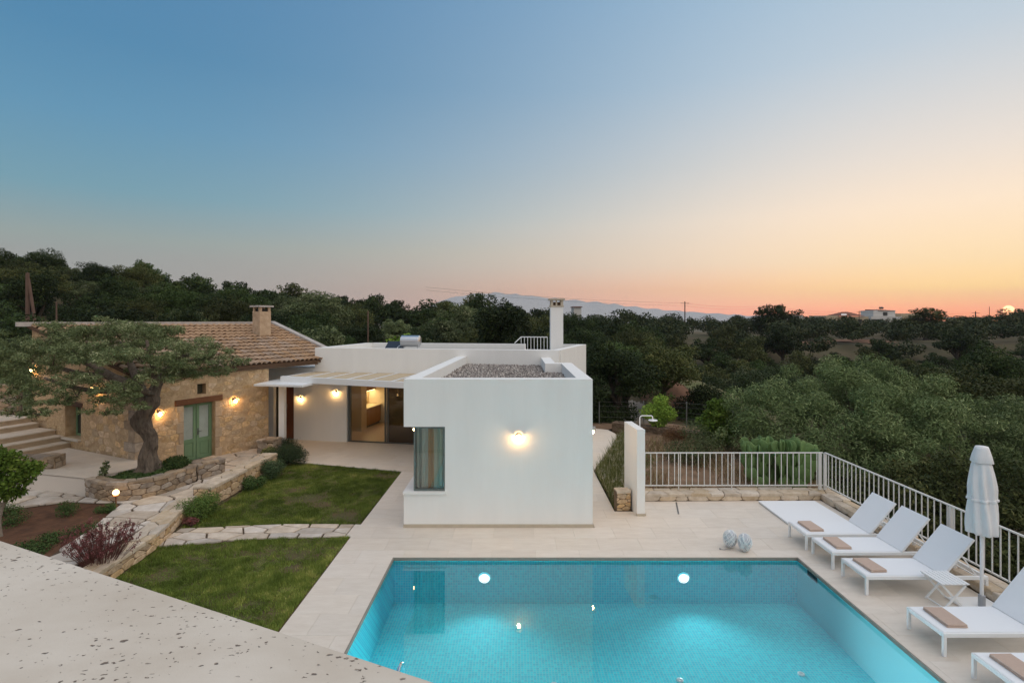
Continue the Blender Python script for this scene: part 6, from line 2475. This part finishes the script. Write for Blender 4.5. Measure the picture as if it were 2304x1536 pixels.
W2 = [(3.3, 14.75), (8.6, 14.75), (9.4, 17), (8.6, 22.5), (5.5, 24.3), (4.5, 23), (5.0, 20), (4.0, 16.5)]
P = scatter(W2, 9000, 84)
w = wob(P, 0.9, 3) + 0.25 * np.random.default_rng(1).normal(size=len(P))
P = P[w > -0.15]
V, F, ti = blades(np.column_stack([P, soil_z(P) - 0.01]), 0.24, 0.022, lean=1.6, seed=85, hv=1.3)
o = mesh_obj('dry_grass', np_mesh('dry_grass', V, F, ti), foliage_dry)
tag(o, 'dry straw grass on the bare soil behind the rear railing', None, None, 'stuff')
rubble_wall('terrace_wall', 'low dark stone terrace wall in the garden behind the shower', [(4.3, 23.6), (6.4, 22.0), (8.4, 20.6)], 0.4, -0.15, 0.26, 91, terrace_m, terrace_m, 0.4, 0.2)

shrub('bright_shrub', 'bright yellow green small tree behind the shower arm', 'shrub', (6.1, 22.6, -0.1), [(0, 0, 1.1, 0.55), (-0.35, 0, 0.95, 0.45), (0.35, 0, 0.9, 0.45), (0.1, 0, 1.45, 0.35), (0, 0, 0.6, 0.4)], 5200, 0.09, 0.04, foliage_bright, 111, shell=0.3)
shrub('leafy_shrub', 'tall mid green leafy shrub between the bright shrub and the olive', 'shrub', (7.75, 20.4, -0.2), [(0, 0, 1.35, 0.5), (-0.3, 0, 1.0, 0.5), (0.35, 0, 0.95, 0.5), (0.05, 0, 0.5, 0.5), (0.2, 0, 1.7, 0.32), (-0.1, 0, 1.75, 0.3)], 6200, 0.12, 0.065, foliage_bright, 112, shell=0.25)
shrub('broad_shrub', 'broad green shrub below the grassy bank in the valley', 'shrub', (11.2, 29.5, -2.2), [(0, 0, 1.6, 1.5), (-1.5, 0, 1.3, 1.2), (1.5, 0, 1.2, 1.3), (0.3, 0, 2.3, 0.9)], 5200, 0.2, 0.11, foliage_mid, 113, shell=0.3)
shrub('rusty_shrub', 'rusty brown dry shrub on the low terrace wall', 'shrub', (6.25, 20.7, -0.1), [(0, 0, 0.5, 0.38), (-0.25, 0, 0.38, 0.3), (0.28, 0, 0.4, 0.3)], 2300, 0.09, 0.014, leaf_mat('rusty_leaves', [(0, (0.08, 0.045, 0.02)), (0.6, (0.17, 0.085, 0.04)), (1, (0.25, 0.15, 0.07))]), 114, shell=0.2)
shrub('grey_shrub', 'grey green shrub left of the prickly pear', 'shrub', (6.0, 17.6, -0.1), [(0, 0, 0.6, 0.6), (-0.55, 0.2, 0.5, 0.5), (0.5, 0.3, 0.7, 0.6), (0.1, 0.5, 1.1, 0.5)], 5200, 0.09, 0.02, foliage_olive, 115, shell=0.25)
for (x, y, lab) in ((4.6, 27.2, 'dark undergrowth bush right of the white side wall'), (10.6, 29.5, 'dark undergrowth bush at the foot of the red earth bank'), (3.6, 25.6, 'dark undergrowth bush close behind the curved pale path')):
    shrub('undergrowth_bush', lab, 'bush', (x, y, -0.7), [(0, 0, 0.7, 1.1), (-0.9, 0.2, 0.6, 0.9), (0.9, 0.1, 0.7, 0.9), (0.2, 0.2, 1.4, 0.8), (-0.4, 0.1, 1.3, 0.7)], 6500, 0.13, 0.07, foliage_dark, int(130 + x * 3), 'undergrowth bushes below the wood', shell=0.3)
shrub('flowering_weed', 'bushy pale weed just behind the left end of the rear railing', 'plant', (3.85, 16.6, -0.03), [(0, 0, 0.35, 0.3), (0.35, 0.1, 0.4, 0.32), (0.15, 0.3, 0.6, 0.25), (-0.25, 0.2, 0.3, 0.25)], 1500, 0.08, 0.014, foliage_weed, 116, shell=0.15)
shrub('grey_shrub', 'grey green shrub on the slope right of the leafy shrub', 'shrub', (9.0, 19.8, -0.6), [(0, 0, 0.9, 0.8), (-0.7, 0.2, 0.7, 0.6), (0.7, 0.3, 1.0, 0.7)], 4200, 0.1, 0.022, foliage_olive, 117, shell=0.25)

# prickly pear
t = thing('prickly_pear', 'large prickly pear cactus behind the rear railing', 'cactus', (7.9, 16.0, -0.3))
pad = MB().ball((0, 0, 0.19), 0.15, 12, 8, 1.3)
pad.v = [(x * (0.70 + 0.40 * min(1, max(0, z) / 0.3)), y * 0.2, z) for (x, y, z) in pad.v]
pad_me = pad.mesh('pad')
pad_me.polygons.foreach_set('use_smooth', [True] * len(pad_me.polygons))
pad_me.materials.append(cactus_m)
rp_ = random.Random(17)
npad = 0


def grow(p, yaw, tilt, s, lvl):
    global npad
    if npad >= 110:
        return
    o = bpy.data.objects.new('pad', pad_me)
    C.objects.link(o)
    m4 = Matrix.Translation(p) @ Matrix.Rotation(yaw, 4, 'Z') @ Matrix.Rotation(tilt, 4, 'Y') @ Matrix.Diagonal((s, s, s, 1))
    o.matrix_basis = m4
    parent_to(o, t)
    npad += 1
    if lvl <= 0:
        return
    for k in range(rp_.choice((1, 2, 2, 2))):
        off = rp_.uniform(-0.09, 0.09)
        q = m4 @ Vector((off, 0, 0.345 - abs(off) * 0.9))
        grow(q, yaw + rp_.uniform(-0.9, 0.9), tilt * 0.5 + off * 5 + rp_.uniform(-0.3, 0.3), s * rp_.uniform(0.86, 1.0), lvl - 1)


for i in range(14):
    x, y = 6.95 + 1.45 * rp_.random(), 15.1 + 0.8 * rp_.random()
    grow(Vector((x, y, -0.2)), rp_.uniform(-0.5, 0.5), rp_.uniform(-0.35, 0.35), rp_.uniform(1.2, 1.4), 3)

# big olives below the deck on the right
def big_tree(name, label, base, clumps, n, L, W, m, seed, bark, trunk_r=0.25, group=None, cat='tree', **kw):
    t = thing(name, label, cat, base, 0, group)
    tr = MB()
    cx = sum(c[0] for c in clumps) / len(clumps)
    cy = sum(c[1] for c in clumps) / len(clumps)
    zlow = min(c[2] for c in clumps)
    fork = Vector((base[0] * 0.7 + cx * 0.3, base[1] * 0.7 + cy * 0.3, base[2] + max(0.6, (zlow - base[2]) * 0.7)))
    limb(tr, [base, (Vector(base) + fork) / 2 + Vector((0.08, 0.05, 0)), fork], [trunk_r * 1.3, trunk_r, trunk_r * 0.8], 10, 0.08, seed)
    rr = random.Random(seed)
    for c in clumps[:14]:
        e = Vector(c[:3])
        limb(tr, [fork, fork.lerp(e, 0.5) + Vector((rr.uniform(-.2, .2), rr.uniform(-.2, .2), 0.1)), e], [trunk_r * 0.5, trunk_r * 0.28, 0.02], 6, 0.05, seed)
    tr.build('trunk', bark, t, smooth=True)
    foliage('crown', tufts(clumps, 7, 0.42, seed), n, L, W, m, t, seed, **kw)
    return t


oc = []
for (x, y, d, r) in [(1700, 935, 19.5, 62), (1760, 905, 19.5, 75), (1830, 885, 20, 78), (1900, 875, 20, 85), (1970, 895, 19.5, 78), (2040, 905, 19, 80), (2105, 920, 18.5, 72), (2160, 950, 18, 60),
                     (1680, 985, 18.5, 60), (1740, 980, 18, 75), (1820, 960, 18, 85), (1900, 955, 18, 90), (1985, 965, 17.6, 90), (2060, 975, 17.3, 85), (2130, 1000, 17, 75),
                     (1860, 1040, 17.2, 80), (1950, 1045, 16.8, 85), (2030, 1055, 16.5, 85), (2110, 1070, 16.2, 75), (1760, 1030, 17.6, 60), (1900, 1110, 16.6, 70), (2000, 1120, 16.2, 80)]:
    p = at_px(x, y, d)
    oc.append((p.x, p.y, p.z, r * d / 1200, r * d / 1200 * 1.1, r * d / 1200 * 0.8))
big_tree('olive_tree', 'big silvery green olive tree behind the corner of the deck railing', (12.2, 18.6, -3.2), oc, 92000, 0.125, 0.028, foliage_olive2, 121, bark_m, shell=0.35, outward=0.55, up=0.45, droop=-0.5)
oc = []
for (x, y, d, r) in [(2210, 965, 19.5, 60), (2270, 955, 20, 70), (2330, 975, 20, 80), (2230, 1020, 18.5, 70), (2300, 1030, 18.5, 80), (2380, 1040, 18.5, 90), (2250, 1100, 17.5, 75), (2330, 1110, 17.5, 85)]:
    p = at_px(x, y, d)
    oc.append((p.x, p.y, p.z, r * d / 1200, r * d / 1200 * 1.1, r * d / 1200 * 0.8))
big_tree('olive_tree', 'silvery green olive tree behind the closed parasol at the right edge', (17.5, 19.0, -3.2), oc, 38000, 0.13, 0.03, foliage_olive2, 122, bark_m, shell=0.35, outward=0.55, up=0.45, droop=-0.5)
oc = []
for (x, y, d, r) in [(1950, 1140, 14.2, 75), (2050, 1130, 14.0, 85), (2150, 1110, 13.8, 95), (2260, 1130, 13.4, 100), (2360, 1150, 13, 100), (2000, 1200, 13.6, 70), (2110, 1215, 13, 85), (2220, 1230, 12.4, 95), (2330, 1260, 12, 100), (2290, 1330, 11.4, 90), (2380, 1340, 11, 90), (2180, 1290, 12.3, 80)]:
    p = at_px(x, y, d)
    oc.append((p.x, p.y, p.z, r * d / 1200, r * d / 1200 * 1.1, r * d / 1200 * 0.8))
big_tree('evergreen_tree', 'dark dense evergreen tree below the right deck railing', (12.2, 13.2, -3.3), oc, 34000, 0.12, 0.05, foliage_brown, 123, dark_bark, shell=0.45, outward=0.6, up=0.4)

# ------------------------------------------------------------------ wooded hills
def proto_tree(seed, R_, H, n, L, m, bark, flat=0.75, ncl=12):
    r = random.Random(seed)
    cl = []
    for i in range(ncl):
        a = r.uniform(0, 6.283)
        q = math.sqrt(r.random()) * 0.72
        z = H * (0.22 + 0.60 * (1 - q * q) * r.uniform(0.35, 1.05))
        rr = R_ * r.uniform(0.30, 0.50)
        cl.append((math.cos(a) * R_ * q, math.sin(a) * R_ * q, z, rr, rr, rr * flat))
    cl.append((0, 0, H * 0.55, R_ * 0.55, R_ * 0.55, H * 0.25))
    V, F, ti = leaf_cloud(tufts(cl, 5, 0.45, seed), n, L, L * 0.55, seed=seed, shell=0.45, outward=0.65, up=0.45)
    crown = np_mesh('crown', V, F, ti)
    crown.materials.append(m)
    tb = MB()
    limb(tb, [(0, 0, -0.6), (0.1 * R_, 0.03, H * 0.2), (0.0, 0.0, H * 0.5)], [R_ * 0.10, R_ * 0.07, R_ * 0.04], 6, 0.06, seed)
    for c in cl[:5]:
        limb(tb, [(0.05, 0, H * 0.22), (c[0] * 0.5, c[1] * 0.5, H * 0.36), (c[0], c[1], c[2])], [R_ * 0.05, R_ * 0.035, R_ * 0.012], 5, 0, seed)
    trunk = tb.mesh('trunk')
    trunk.materials.append(bark)
    return crown, trunk


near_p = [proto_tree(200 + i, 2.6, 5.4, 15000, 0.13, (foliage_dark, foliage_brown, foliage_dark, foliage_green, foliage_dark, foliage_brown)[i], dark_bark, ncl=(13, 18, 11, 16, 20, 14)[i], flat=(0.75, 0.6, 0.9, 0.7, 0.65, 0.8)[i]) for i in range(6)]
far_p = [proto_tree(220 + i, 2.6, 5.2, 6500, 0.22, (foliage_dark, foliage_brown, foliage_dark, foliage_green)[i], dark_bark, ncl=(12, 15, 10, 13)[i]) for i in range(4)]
olive_p = [proto_tree(230 + i, 2.5, 4.6, 15000, 0.14, foliage_olive, bark_m, ncl=12) for i in range(2)]
bright_p = proto_tree(240, 1.9, 4.2, 3200, 0.24, foliage_bright, dark_bark)


def plant_tree(proto_, x, y, s, label, group, name='wood_tree', sz=1.0, z=None, rot=None):
    zz = tz(x, y) if z is None else z
    t = thing(name, label, 'tree', (x, y, zz), rot if rot is not None else random.uniform(0, 6.28), group)
    t.scale = (s, s, s * sz)
    for nm, me in (('crown', proto_[0]), ('trunk', proto_[1])):
        o = bpy.data.objects.new(nm, me)
        C.objects.link(o)
        o.parent = t
    return t


special = [
    (near_p[0], 5.2, 26.5, 1.02, 'tall dark tree right behind the white side wall', 0.98), (near_p[1], 8.3, 30.0, 0.98, 'dark rounded tree above the red earth bank', 0.92), (near_p[3], 6.2, 29.5, 0.9, 'dark tree between the white chimney and the valley', 1.0),
    (olive_p[0], -10.6, 29.0, 1.05, 'grey green olive tree right of the stone house chimney', 1.0), (olive_p[1], -13.8, 31.5, 1.1, 'grey green olive tree left of the stone house chimney', 1.0), (olive_p[0], -8.6, 28.0, 0.85, 'smaller olive tree where the stone roof meets the white building', 1.0),
    (bright_p, -6.9, 31.0, 1.05, 'bright yellow green tree behind the solar water heater', 1.0),
    (olive_p[1], -19.5, 21.8, 0.9, 'olive tree behind the upper end of the steps', 0.85), (olive_p[0], -23.0, 25.0, 1.0, 'olive tree at the far left beyond the stone house', 0.9), (bright_p, -18.8, 26.5, 0.9, 'bright leafy tree behind the stone roof ridge', 0.9),
    (bright_p, -14.9, 26.2, 0.95, 'light green tree topping the stone roof ridge near its middle', 0.95),
    (far_p[1], 94, 122, 2.6, 'broad flat topped tree on the skyline right of the far houses', 0.55), (far_p[0], 140, 150, 2.2, 'skyline tree beside the setting sun', 0.62),
    (far_p[2], 55, 112, 2.0, 'dark spreading tree on the skyline above the red clearing', 0.8),
]
for (pr_, x, y, s, lab, sz_) in special:
    plant_tree(pr_, x, y, s, lab, None, sz=sz_, name='tree')

clear = [(6.0, 28.0, 3.4), (12.5, 36, 6.5), (9.5, 33.5, 2.5), (10.2, 24.5, 3.5), (14, 28, 3.8), (48, 101, 5.2), (60, 104, 5.2), (54, 92, 4), (17, 40, 5), (11.3, 42, 3.5), (122, 128, 7), (106, 163, 9), (126, 178, 12), (100, 164, 5)]
cand = []
rr = random.Random(99)
y = 27.5
while y < 178:
    s = 3.5 + 0.030 * y
    x = -1.06 * y
    while x < 1.06 * y:
        px, py = x + rr.uniform(-.38, .38) * s, y + rr.uniform(-.4, .4) * s
        u = px / py
        Yr = float(np.interp(u, RU, RYR))
        ok = py < Yr + 8
        if py < 30 and -11 < px < 7:
            ok = ok and py > 28.5
        for (cx, cy, cr) in clear:
            if math.hypot(px - cx, py - cy) < cr:
                ok = False
        for (_, sx_, sy_, ss, _, _) in special:
            if math.hypot(px - sx_, py - sy_) < 2.1 * ss:
                ok = False
        if ok:
            cand.append((px, py))
        x += s
    y += s * 0.8
cand.sort(key=lambda p: p[1])
OLAB = {0: ('grey green olive tree standing in the wood behind the stone house', 'olive trees in the wood behind the stone house'),
        2: ('grey green olive tree on the wooded valley slopes beyond the deck railing', 'olive trees on the valley slopes'),
        1: ('grey green olive tree standing in the wood behind the white building', 'olive trees in the wood behind the white building')}
LAB = [(-9, -0.3, 'dark evergreen tree in the dense wood on the hill behind the stone house', 'trees on the hill behind the stone house'),
       (-0.3, 0.1, 'dark green tree in the wood behind the white building', 'trees behind the white building'),
       (0.1, 9, 'dark green tree on the wooded valley slopes beyond the deck railing', 'trees on the valley slopes')]
NI = 285
for i, (px, py) in enumerate(cand[:NI]):
    u = px / py
    lab = [l for l in LAB if l[0] <= u < l[1]][0]
    k = rr.random()
    if py < 62:
        p_ = near_p[rr.randrange(6) if u < 0.12 else rr.choice((0, 1, 2, 4, 4, 5))] if k > (0.16 if u < 0.12 else 0.05) else olive_p[i % 2]
    else:
        p_ = far_p[rr.choice((0, 0, 1, 2, 2, 3))]
    if p_ in olive_p:
        lab = (0, 0, *OLAB[0 if u < -0.3 else 1 if u < 0.1 else 2])
    s = rr.choice((0.55, 0.7, 0.8, 0.9, 1.05)) * rr.uniform(0.9, 1.1) * (1 + 0.003 * py)
    plant_tree(p_, px, py, s, lab[2], lab[3], sz=rr.uniform(0.82, 1.1), rot=rr.uniform(0, 6.28))
rest_c = cand[NI:]
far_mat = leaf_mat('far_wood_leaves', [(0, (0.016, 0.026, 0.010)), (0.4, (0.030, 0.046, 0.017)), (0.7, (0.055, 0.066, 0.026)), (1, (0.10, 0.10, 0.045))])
cl = []
for (px, py) in rest_c:
    R_ = rr.uniform(1.5, 2.8) * (1 + 0.002 * py)
    H = rr.uniform(2.8, 5.4)
    zb = tz(px, py)
    for q in range(5):
        a = rr.uniform(0, 6.28)
        d = rr.uniform(0.1, 0.7) * R_
        r2 = R_ * rr.uniform(0.4, 0.6)
        cl.append((px + math.cos(a) * d, py + math.sin(a) * d, zb + H * rr.uniform(0.4, 0.8), r2, r2, r2 * 0.7))
if cl:
    V, F, ti = leaf_cloud(cl, min(330000, 600 * len(rest_c)), 0.46, 0.27, seed=300, shell=0.55)
    o = mesh_obj('far_woods', np_mesh('far_woods', V, F, ti), far_mat)
    tag(o, 'distant dark woods along the ridge line', None, None, 'stuff')
print('trees', len(cand), len(rest_c))


# open ground in the valley: red clearings, grassy bank, pale track
def drape(name, pts, m, dz=0.06, n=14):
    x0, x1 = min(p[0] for p in pts), max(p[0] for p in pts)
    y0, y1 = min(p[1] for p in pts), max(p[1] for p in pts)
    X, Y = np.meshgrid(np.linspace(x0, x1, n), np.linspace(y0, y1, n))
    Z = terrain_z(X, Y) + dz
    V = np.column_stack([X.ravel(), Y.ravel(), Z.ravel()])
    i = (np.arange(n - 1)[:, None] * n + np.arange(n - 1)[None, :]).ravel()
    F = np.column_stack([i, i + 1, i + n + 1, i + n])
    cen = V[F].mean(1)
    F = F[in_poly(cen[:, :2], pts)]
    o = mesh_obj(name, np_mesh(name, V, F, smooth=True), m)
    o['kind'] = 'structure'
    return o


red_m = M('red_clearing_soil', (0.24, 0.125, 0.075), 0.98, base2=(0.15, 0.085, 0.05), scale=0.5, bump=0.5, bscale=3)
bank_m = M('grassy_bank', (0.085, 0.105, 0.032), 0.98, base2=(0.15, 0.12, 0.06), scale=0.5, bump=0.5, bscale=4)
ring_ = lambda cx, cy, rx, ry: [(cx + rx * math.cos(k * 0.42) * (1 + 0.15 * math.sin(k * 2.1)), cy + ry * math.sin(k * 0.42) * (1 + 0.12 * math.cos(k * 1.7))) for k in range(15)]
drape('clearing', ring_(50, 101, 10, 7), red_m, 0.1, 30)
drape('clearing', ring_(66, 105, 9, 7), red_m, 0.1, 30)
drape('clearing', ring_(122, 128, 9, 8), red_m, 0.1, 30)
drape('earth_bank', ring_(9.6, 33.2, 2.4, 3.4), M('red_bank', (0.19, 0.095, 0.055), 0.98, base2=(0.11, 0.06, 0.035), scale=0.9, bump=0.8, bscale=5), 0.05, 26)
drape('grass_bank', ring_(14.0, 38.0, 6.0, 6.5), bank_m, 0.08, 34)
drape('track', [(5.3, 25.0), (6.6, 25.0), (7.6, 31.0), (6.8, 33.0), (5.9, 31.0)], M('pale_track', (0.40, 0.34, 0.28), 0.95, var=0.25, scale=2), 0.06, 26)

# wire fence at the garden edge
t = thing('wire_fence', 'thin wire fence on grey posts at the garden edge', 'fence', (6.0, 24.3, -0.4))
fp = [(3.9, 24.6), (5.9, 24.4), (7.8, 24.2), (9.4, 23.0), (10.8, 21.6)]
for (x, y) in fp:
    MB().lathe([(0.028, -0.6), (0.028, 1.25), (0.01, 1.27)], 8, (x, y, -0.2)).build('post', M('fence_grey', (0.17, 0.18, 0.17), 0.6, metal=0.3), t)
wm = MB()
for z in (0.05, 0.3, 0.55, 0.8, 1.0):
    for a, b in zip(fp[:-1], fp[1:]):
        wm.bar((a[0], a[1], z), (b[0], b[1], z), 0.006, 0.006)
wm.build('wires', M('fence_wire', (0.2, 0.2, 0.2), 0.5, metal=0.5), t)

# ------------------------------------------------------------------ poles, wires, far houses
pole_m = M('pole_timber', (0.16, 0.10, 0.075), 0.9, var=0.25, scale=3)
pole_far = M('far_pole', (0.10, 0.08, 0.07), 0.9)


def pole(px, ytop, Y, label, zb=None, brace=None, r=0.10, arm=True):
    x = (px - 1158) * Y / 1200
    zt = CAM_H - (ytop - 718) * Y / 1200
    z0 = tz(x, Y) if zb is None else zb
    t = thing('utility_pole', label, 'pole', (x, Y, z0))
    MB().lathe([(r * 1.15, -0.5), (r * 0.85, zt - z0), (0.02, zt - z0 + 0.02)], 10, (x, Y, z0)).build('shaft', pole_m if Y < 60 else pole_far, t)
    if brace:
        MB().tube([(x + 0.05, Y, zt - 0.35), (x + brace, Y, z0 - 0.2)], r * 0.7, 8).build('brace', pole_m, t)
    if arm:
        MB().bar((x - r * 7, Y, zt - r * 3), (x + r * 7, Y, zt - r * 3), r * 0.7, r * 0.7).build('crossarm', pole_far, t)
    return x, Y, zt


pole(62, 614, 31, 'brown timber pole with a diagonal brace at the far left', brace=1.15, r=0.11, arm=False)
pole(127, 680, 34, 'short thin pole right of the braced timber pole', r=0.05, arm=False)
pole(828, 700, 33, 'thin dark pole among the trees behind the white roof', r=0.05, arm=False)
a_ = pole(1541, 678, 140, 'utility pole on the skyline left of the far houses, standing alone', r=0.16)
b_ = pole(1725, 684, 150, 'taller of two utility poles close together on the skyline', r=0.15)
pole(1735, 692, 165, 'shorter of two utility poles close together on the skyline', r=0.15)
c_ = pole(1933, 699, 150, 'slim pole rising between the two far houses', r=0.10)
d_ = pole(2195, 700, 160, 'utility pole on the skyline left of the setting sun', r=0.17)
pole(2226, 690, 170, 'thin mast on the skyline nearest the setting sun', r=0.10, arm=False)
wl = thing('power_line', 'thin power lines strung across the skyline', 'wires', a_)
for dx in (-1.0, 1.0):
    wmb = MB()
    chain = [(-20, 120, a_[2] + 3), a_, b_, c_, d_]
    for p, q in zip(chain[:-1], chain[1:]):
        pts = []
        for k in range(9):
            f = k / 8
            pts.append((p[0] + (q[0] - p[0]) * f, p[1] + (q[1] - p[1]) * f, p[2] + (q[2] - p[2]) * f - 0.45 + dx * 0.01 - 1.2 * 4 * f * (1 - f) * 0.5 - (0.7 if dx > 0 else 0)))
        wmb.tube(pts, 0.025, 4)
    wmb.build('wire', pole_far, wl)

hb_m = M('far_house_beige', (0.52, 0.42, 0.29), 0.9, var=0.1, scale=0.6)
hw_m = M('far_house_white', (0.62, 0.60, 0.57), 0.9, var=0.1, scale=0.5)
hr_m = M('far_roof_tiles', (0.26, 0.115, 0.075), 0.9, var=0.25, scale=3)
dkw = M('far_window', (0.04, 0.04, 0.04), 0.3)


def px_x(px, Y):
    return (px - 1158) * Y / 1200


def px_z(py, Y):
    return CAM_H - (py - 718) * Y / 1200


Y = 158.0
t = thing('far_house', 'beige far house with a red hipped roof among skyline trees', 'house', (px_x(1905, Y), Y, px_z(750, Y)))
w_ = MB().box(px_x(1858, Y), px_x(1884, Y), Y, Y + 9, px_z(760, Y), px_z(710, Y)).box(px_x(1884, Y), px_x(1893, Y), Y + 1.2, Y + 9, px_z(760, Y), px_z(711, Y)).box(px_x(1893, Y), px_x(1955, Y), Y + 0.1, Y + 9, px_z(760, Y), px_z(712, Y)).build('wall', hb_m, t)
for (a, b, c, d, yy) in ((1885, 1892, 716, 726, Y + 1.15), (1930, 1940, 718, 727, Y + 0.05)):
    MB().box(px_x(a, Y), px_x(b, Y), yy, yy + 0.04, px_z(d, Y), px_z(c, Y)).build('window', dkw, t)
x0, x1, xm = px_x(1892, Y), px_x(1946, Y), px_x(1918, Y)
z0, z1 = px_z(711, Y), px_z(701, Y)
MB().add([(x0, Y - 0.3, z0), (x1, Y - 0.3, z0), (x1, Y + 9, z0), (x0, Y + 9, z0), (xm - 0.6, Y + 4, z1), (xm + 1.2, Y + 4, z1)], [(0, 1, 5, 4), (1, 2, 5), (2, 3, 4, 5), (3, 0, 4), (3, 2, 1, 0)]).build('roof', hr_m, t)
MB().add([(px_x(1893, Y), Y - 0.2, px_z(713, Y)), (px_x(1906, Y), Y - 0.2, px_z(713, Y)), (px_x(1910, Y), Y + 1.2, px_z(706, Y)), (px_x(1898, Y), Y + 1.2, px_z(706, Y))], [(0, 1, 2, 3)]).build('solar_panel', tank_m, t)
Y = 172.0
t = thing('far_house', 'white stepped far house with flat roofs and a small red roof', 'house', (px_x(2015, Y), Y, px_z(745, Y)))
MB().box(px_x(1960, Y), px_x(2030, Y), Y, Y + 10, px_z(750, Y), px_z(712, Y)).box(px_x(1972, Y), px_x(2022, Y), Y + 1.5, Y + 8, px_z(711.9, Y), px_z(698, Y)).build('wall', hw_m, t)
MB().box(px_x(2030.2, Y), px_x(2080, Y), Y + 0.5, Y + 10, px_z(750, Y), px_z(705, Y)).build('wall', hb_m, t)
MB().prism([(px_x(1983, Y), Y + 1.2), (px_x(2020, Y), Y + 1.2), (px_x(2020, Y), Y + 8), (px_x(1983, Y), Y + 8)], px_z(699, Y), [px_z(699, Y) + 0.05, px_z(699, Y) + 0.05, px_z(695, Y), px_z(695, Y)]).build('roof', hr_m, t)
for (a, b, c, d, yy) in ((1962, 1982, 718, 727, Y - 0.05), (2044, 2052, 714, 724, Y + 0.45), (2058, 2070, 714, 724, Y + 0.45), (1994, 2004, 702, 710, Y + 1.45), (2008, 2016, 715, 724, Y - 0.05)):
    MB().box(px_x(a, Y), px_x(b, Y), yy, yy + 0.04, px_z(d, Y), px_z(c, Y)).build('window', dkw, t)
MB().box(px_x(2026, Y), px_x(2034, Y), Y + 5, Y + 6.2, px_z(705, Y), px_z(700, Y)).build('chimney', hw_m, t)
MB().tube([(px_x(1998, Y), Y + 4, px_z(692, Y)), (px_x(2006, Y), Y + 4, px_z(692, Y))], 0.35, 10).build('water_tank', dkw, t)
Y = 180.0
t = thing('far_house', 'small white far house left of the beige house on the skyline', 'house', (px_x(1783, Y), Y, px_z(730, Y)))
MB().box(px_x(1764, Y), px_x(1808, Y), Y, Y + 9, px_z(740, Y), px_z(709, Y)).build('wall', hw_m, t)
MB().prism([(px_x(1757, Y), Y - 0.6), (px_x(1804, Y), Y - 0.6), (px_x(1804, Y), Y + 9.5), (px_x(1757, Y), Y + 9.5)], px_z(708.8, Y), [px_z(708, Y), px_z(708, Y), px_z(705, Y), px_z(705, Y)]).build('roof', hr_m, t)
MB().box(px_x(1790, Y), px_x(1798, Y), Y - 0.05, Y - 0.01, px_z(718, Y), px_z(711, Y)).build('window', dkw, t)
Y = 185.0
t = thing('far_house', 'low pale far house roof just left of the setting sun', 'house', (px_x(2200, Y), Y, px_z(730, Y)))
MB().box(px_x(2176, Y), px_x(2214, Y), Y, Y + 9, px_z(740, Y), px_z(716, Y)).build('wall', hw_m, t)
MB().box(px_x(2172, Y), px_x(2218, Y), Y - 0.5, Y + 9.5, px_z(715.9, Y), px_z(713.5, Y)).build('roof', hw_m, t)
Y = 135.0
t = thing('far_house', 'tiny pale far house among the trees right of the white chimney', 'house', (px_x(1300, Y), Y, px_z(715, Y)))
MB().box(px_x(1291, Y), px_x(1308, Y), Y, Y + 6, px_z(715, Y), px_z(691, Y)).build('wall', hw_m, t)
MB().box(px_x(1289, Y), px_x(1310, Y), Y - 0.4, Y + 6.4, px_z(690.9, Y), px_z(689.4, Y)).build('roof', hr_m, t)

# ------------------------------------------------------------------ evening haze
if HAZE > 0:
    hz = bpy.data.materials.new('evening_haze')
    hz.use_nodes = True
    t_ = hz.node_tree
    t_.nodes.clear()
    pv_ = t_.nodes.new('ShaderNodeVolumePrincipled')
    pv_.inputs['Color'].default_value = (0.86, 0.88, 0.92, 1)
    pv_.inputs['Density'].default_value = HAZE
    oo = t_.nodes.new('ShaderNodeOutputMaterial')
    t_.links.new(pv_.outputs[0], oo.inputs['Volume'])
    o = MB().box(-8600, 8600, -60, HAZE_FAR, -45, HAZE_TOP).build('haze', hz)
    o['kind'] = 'stuff'
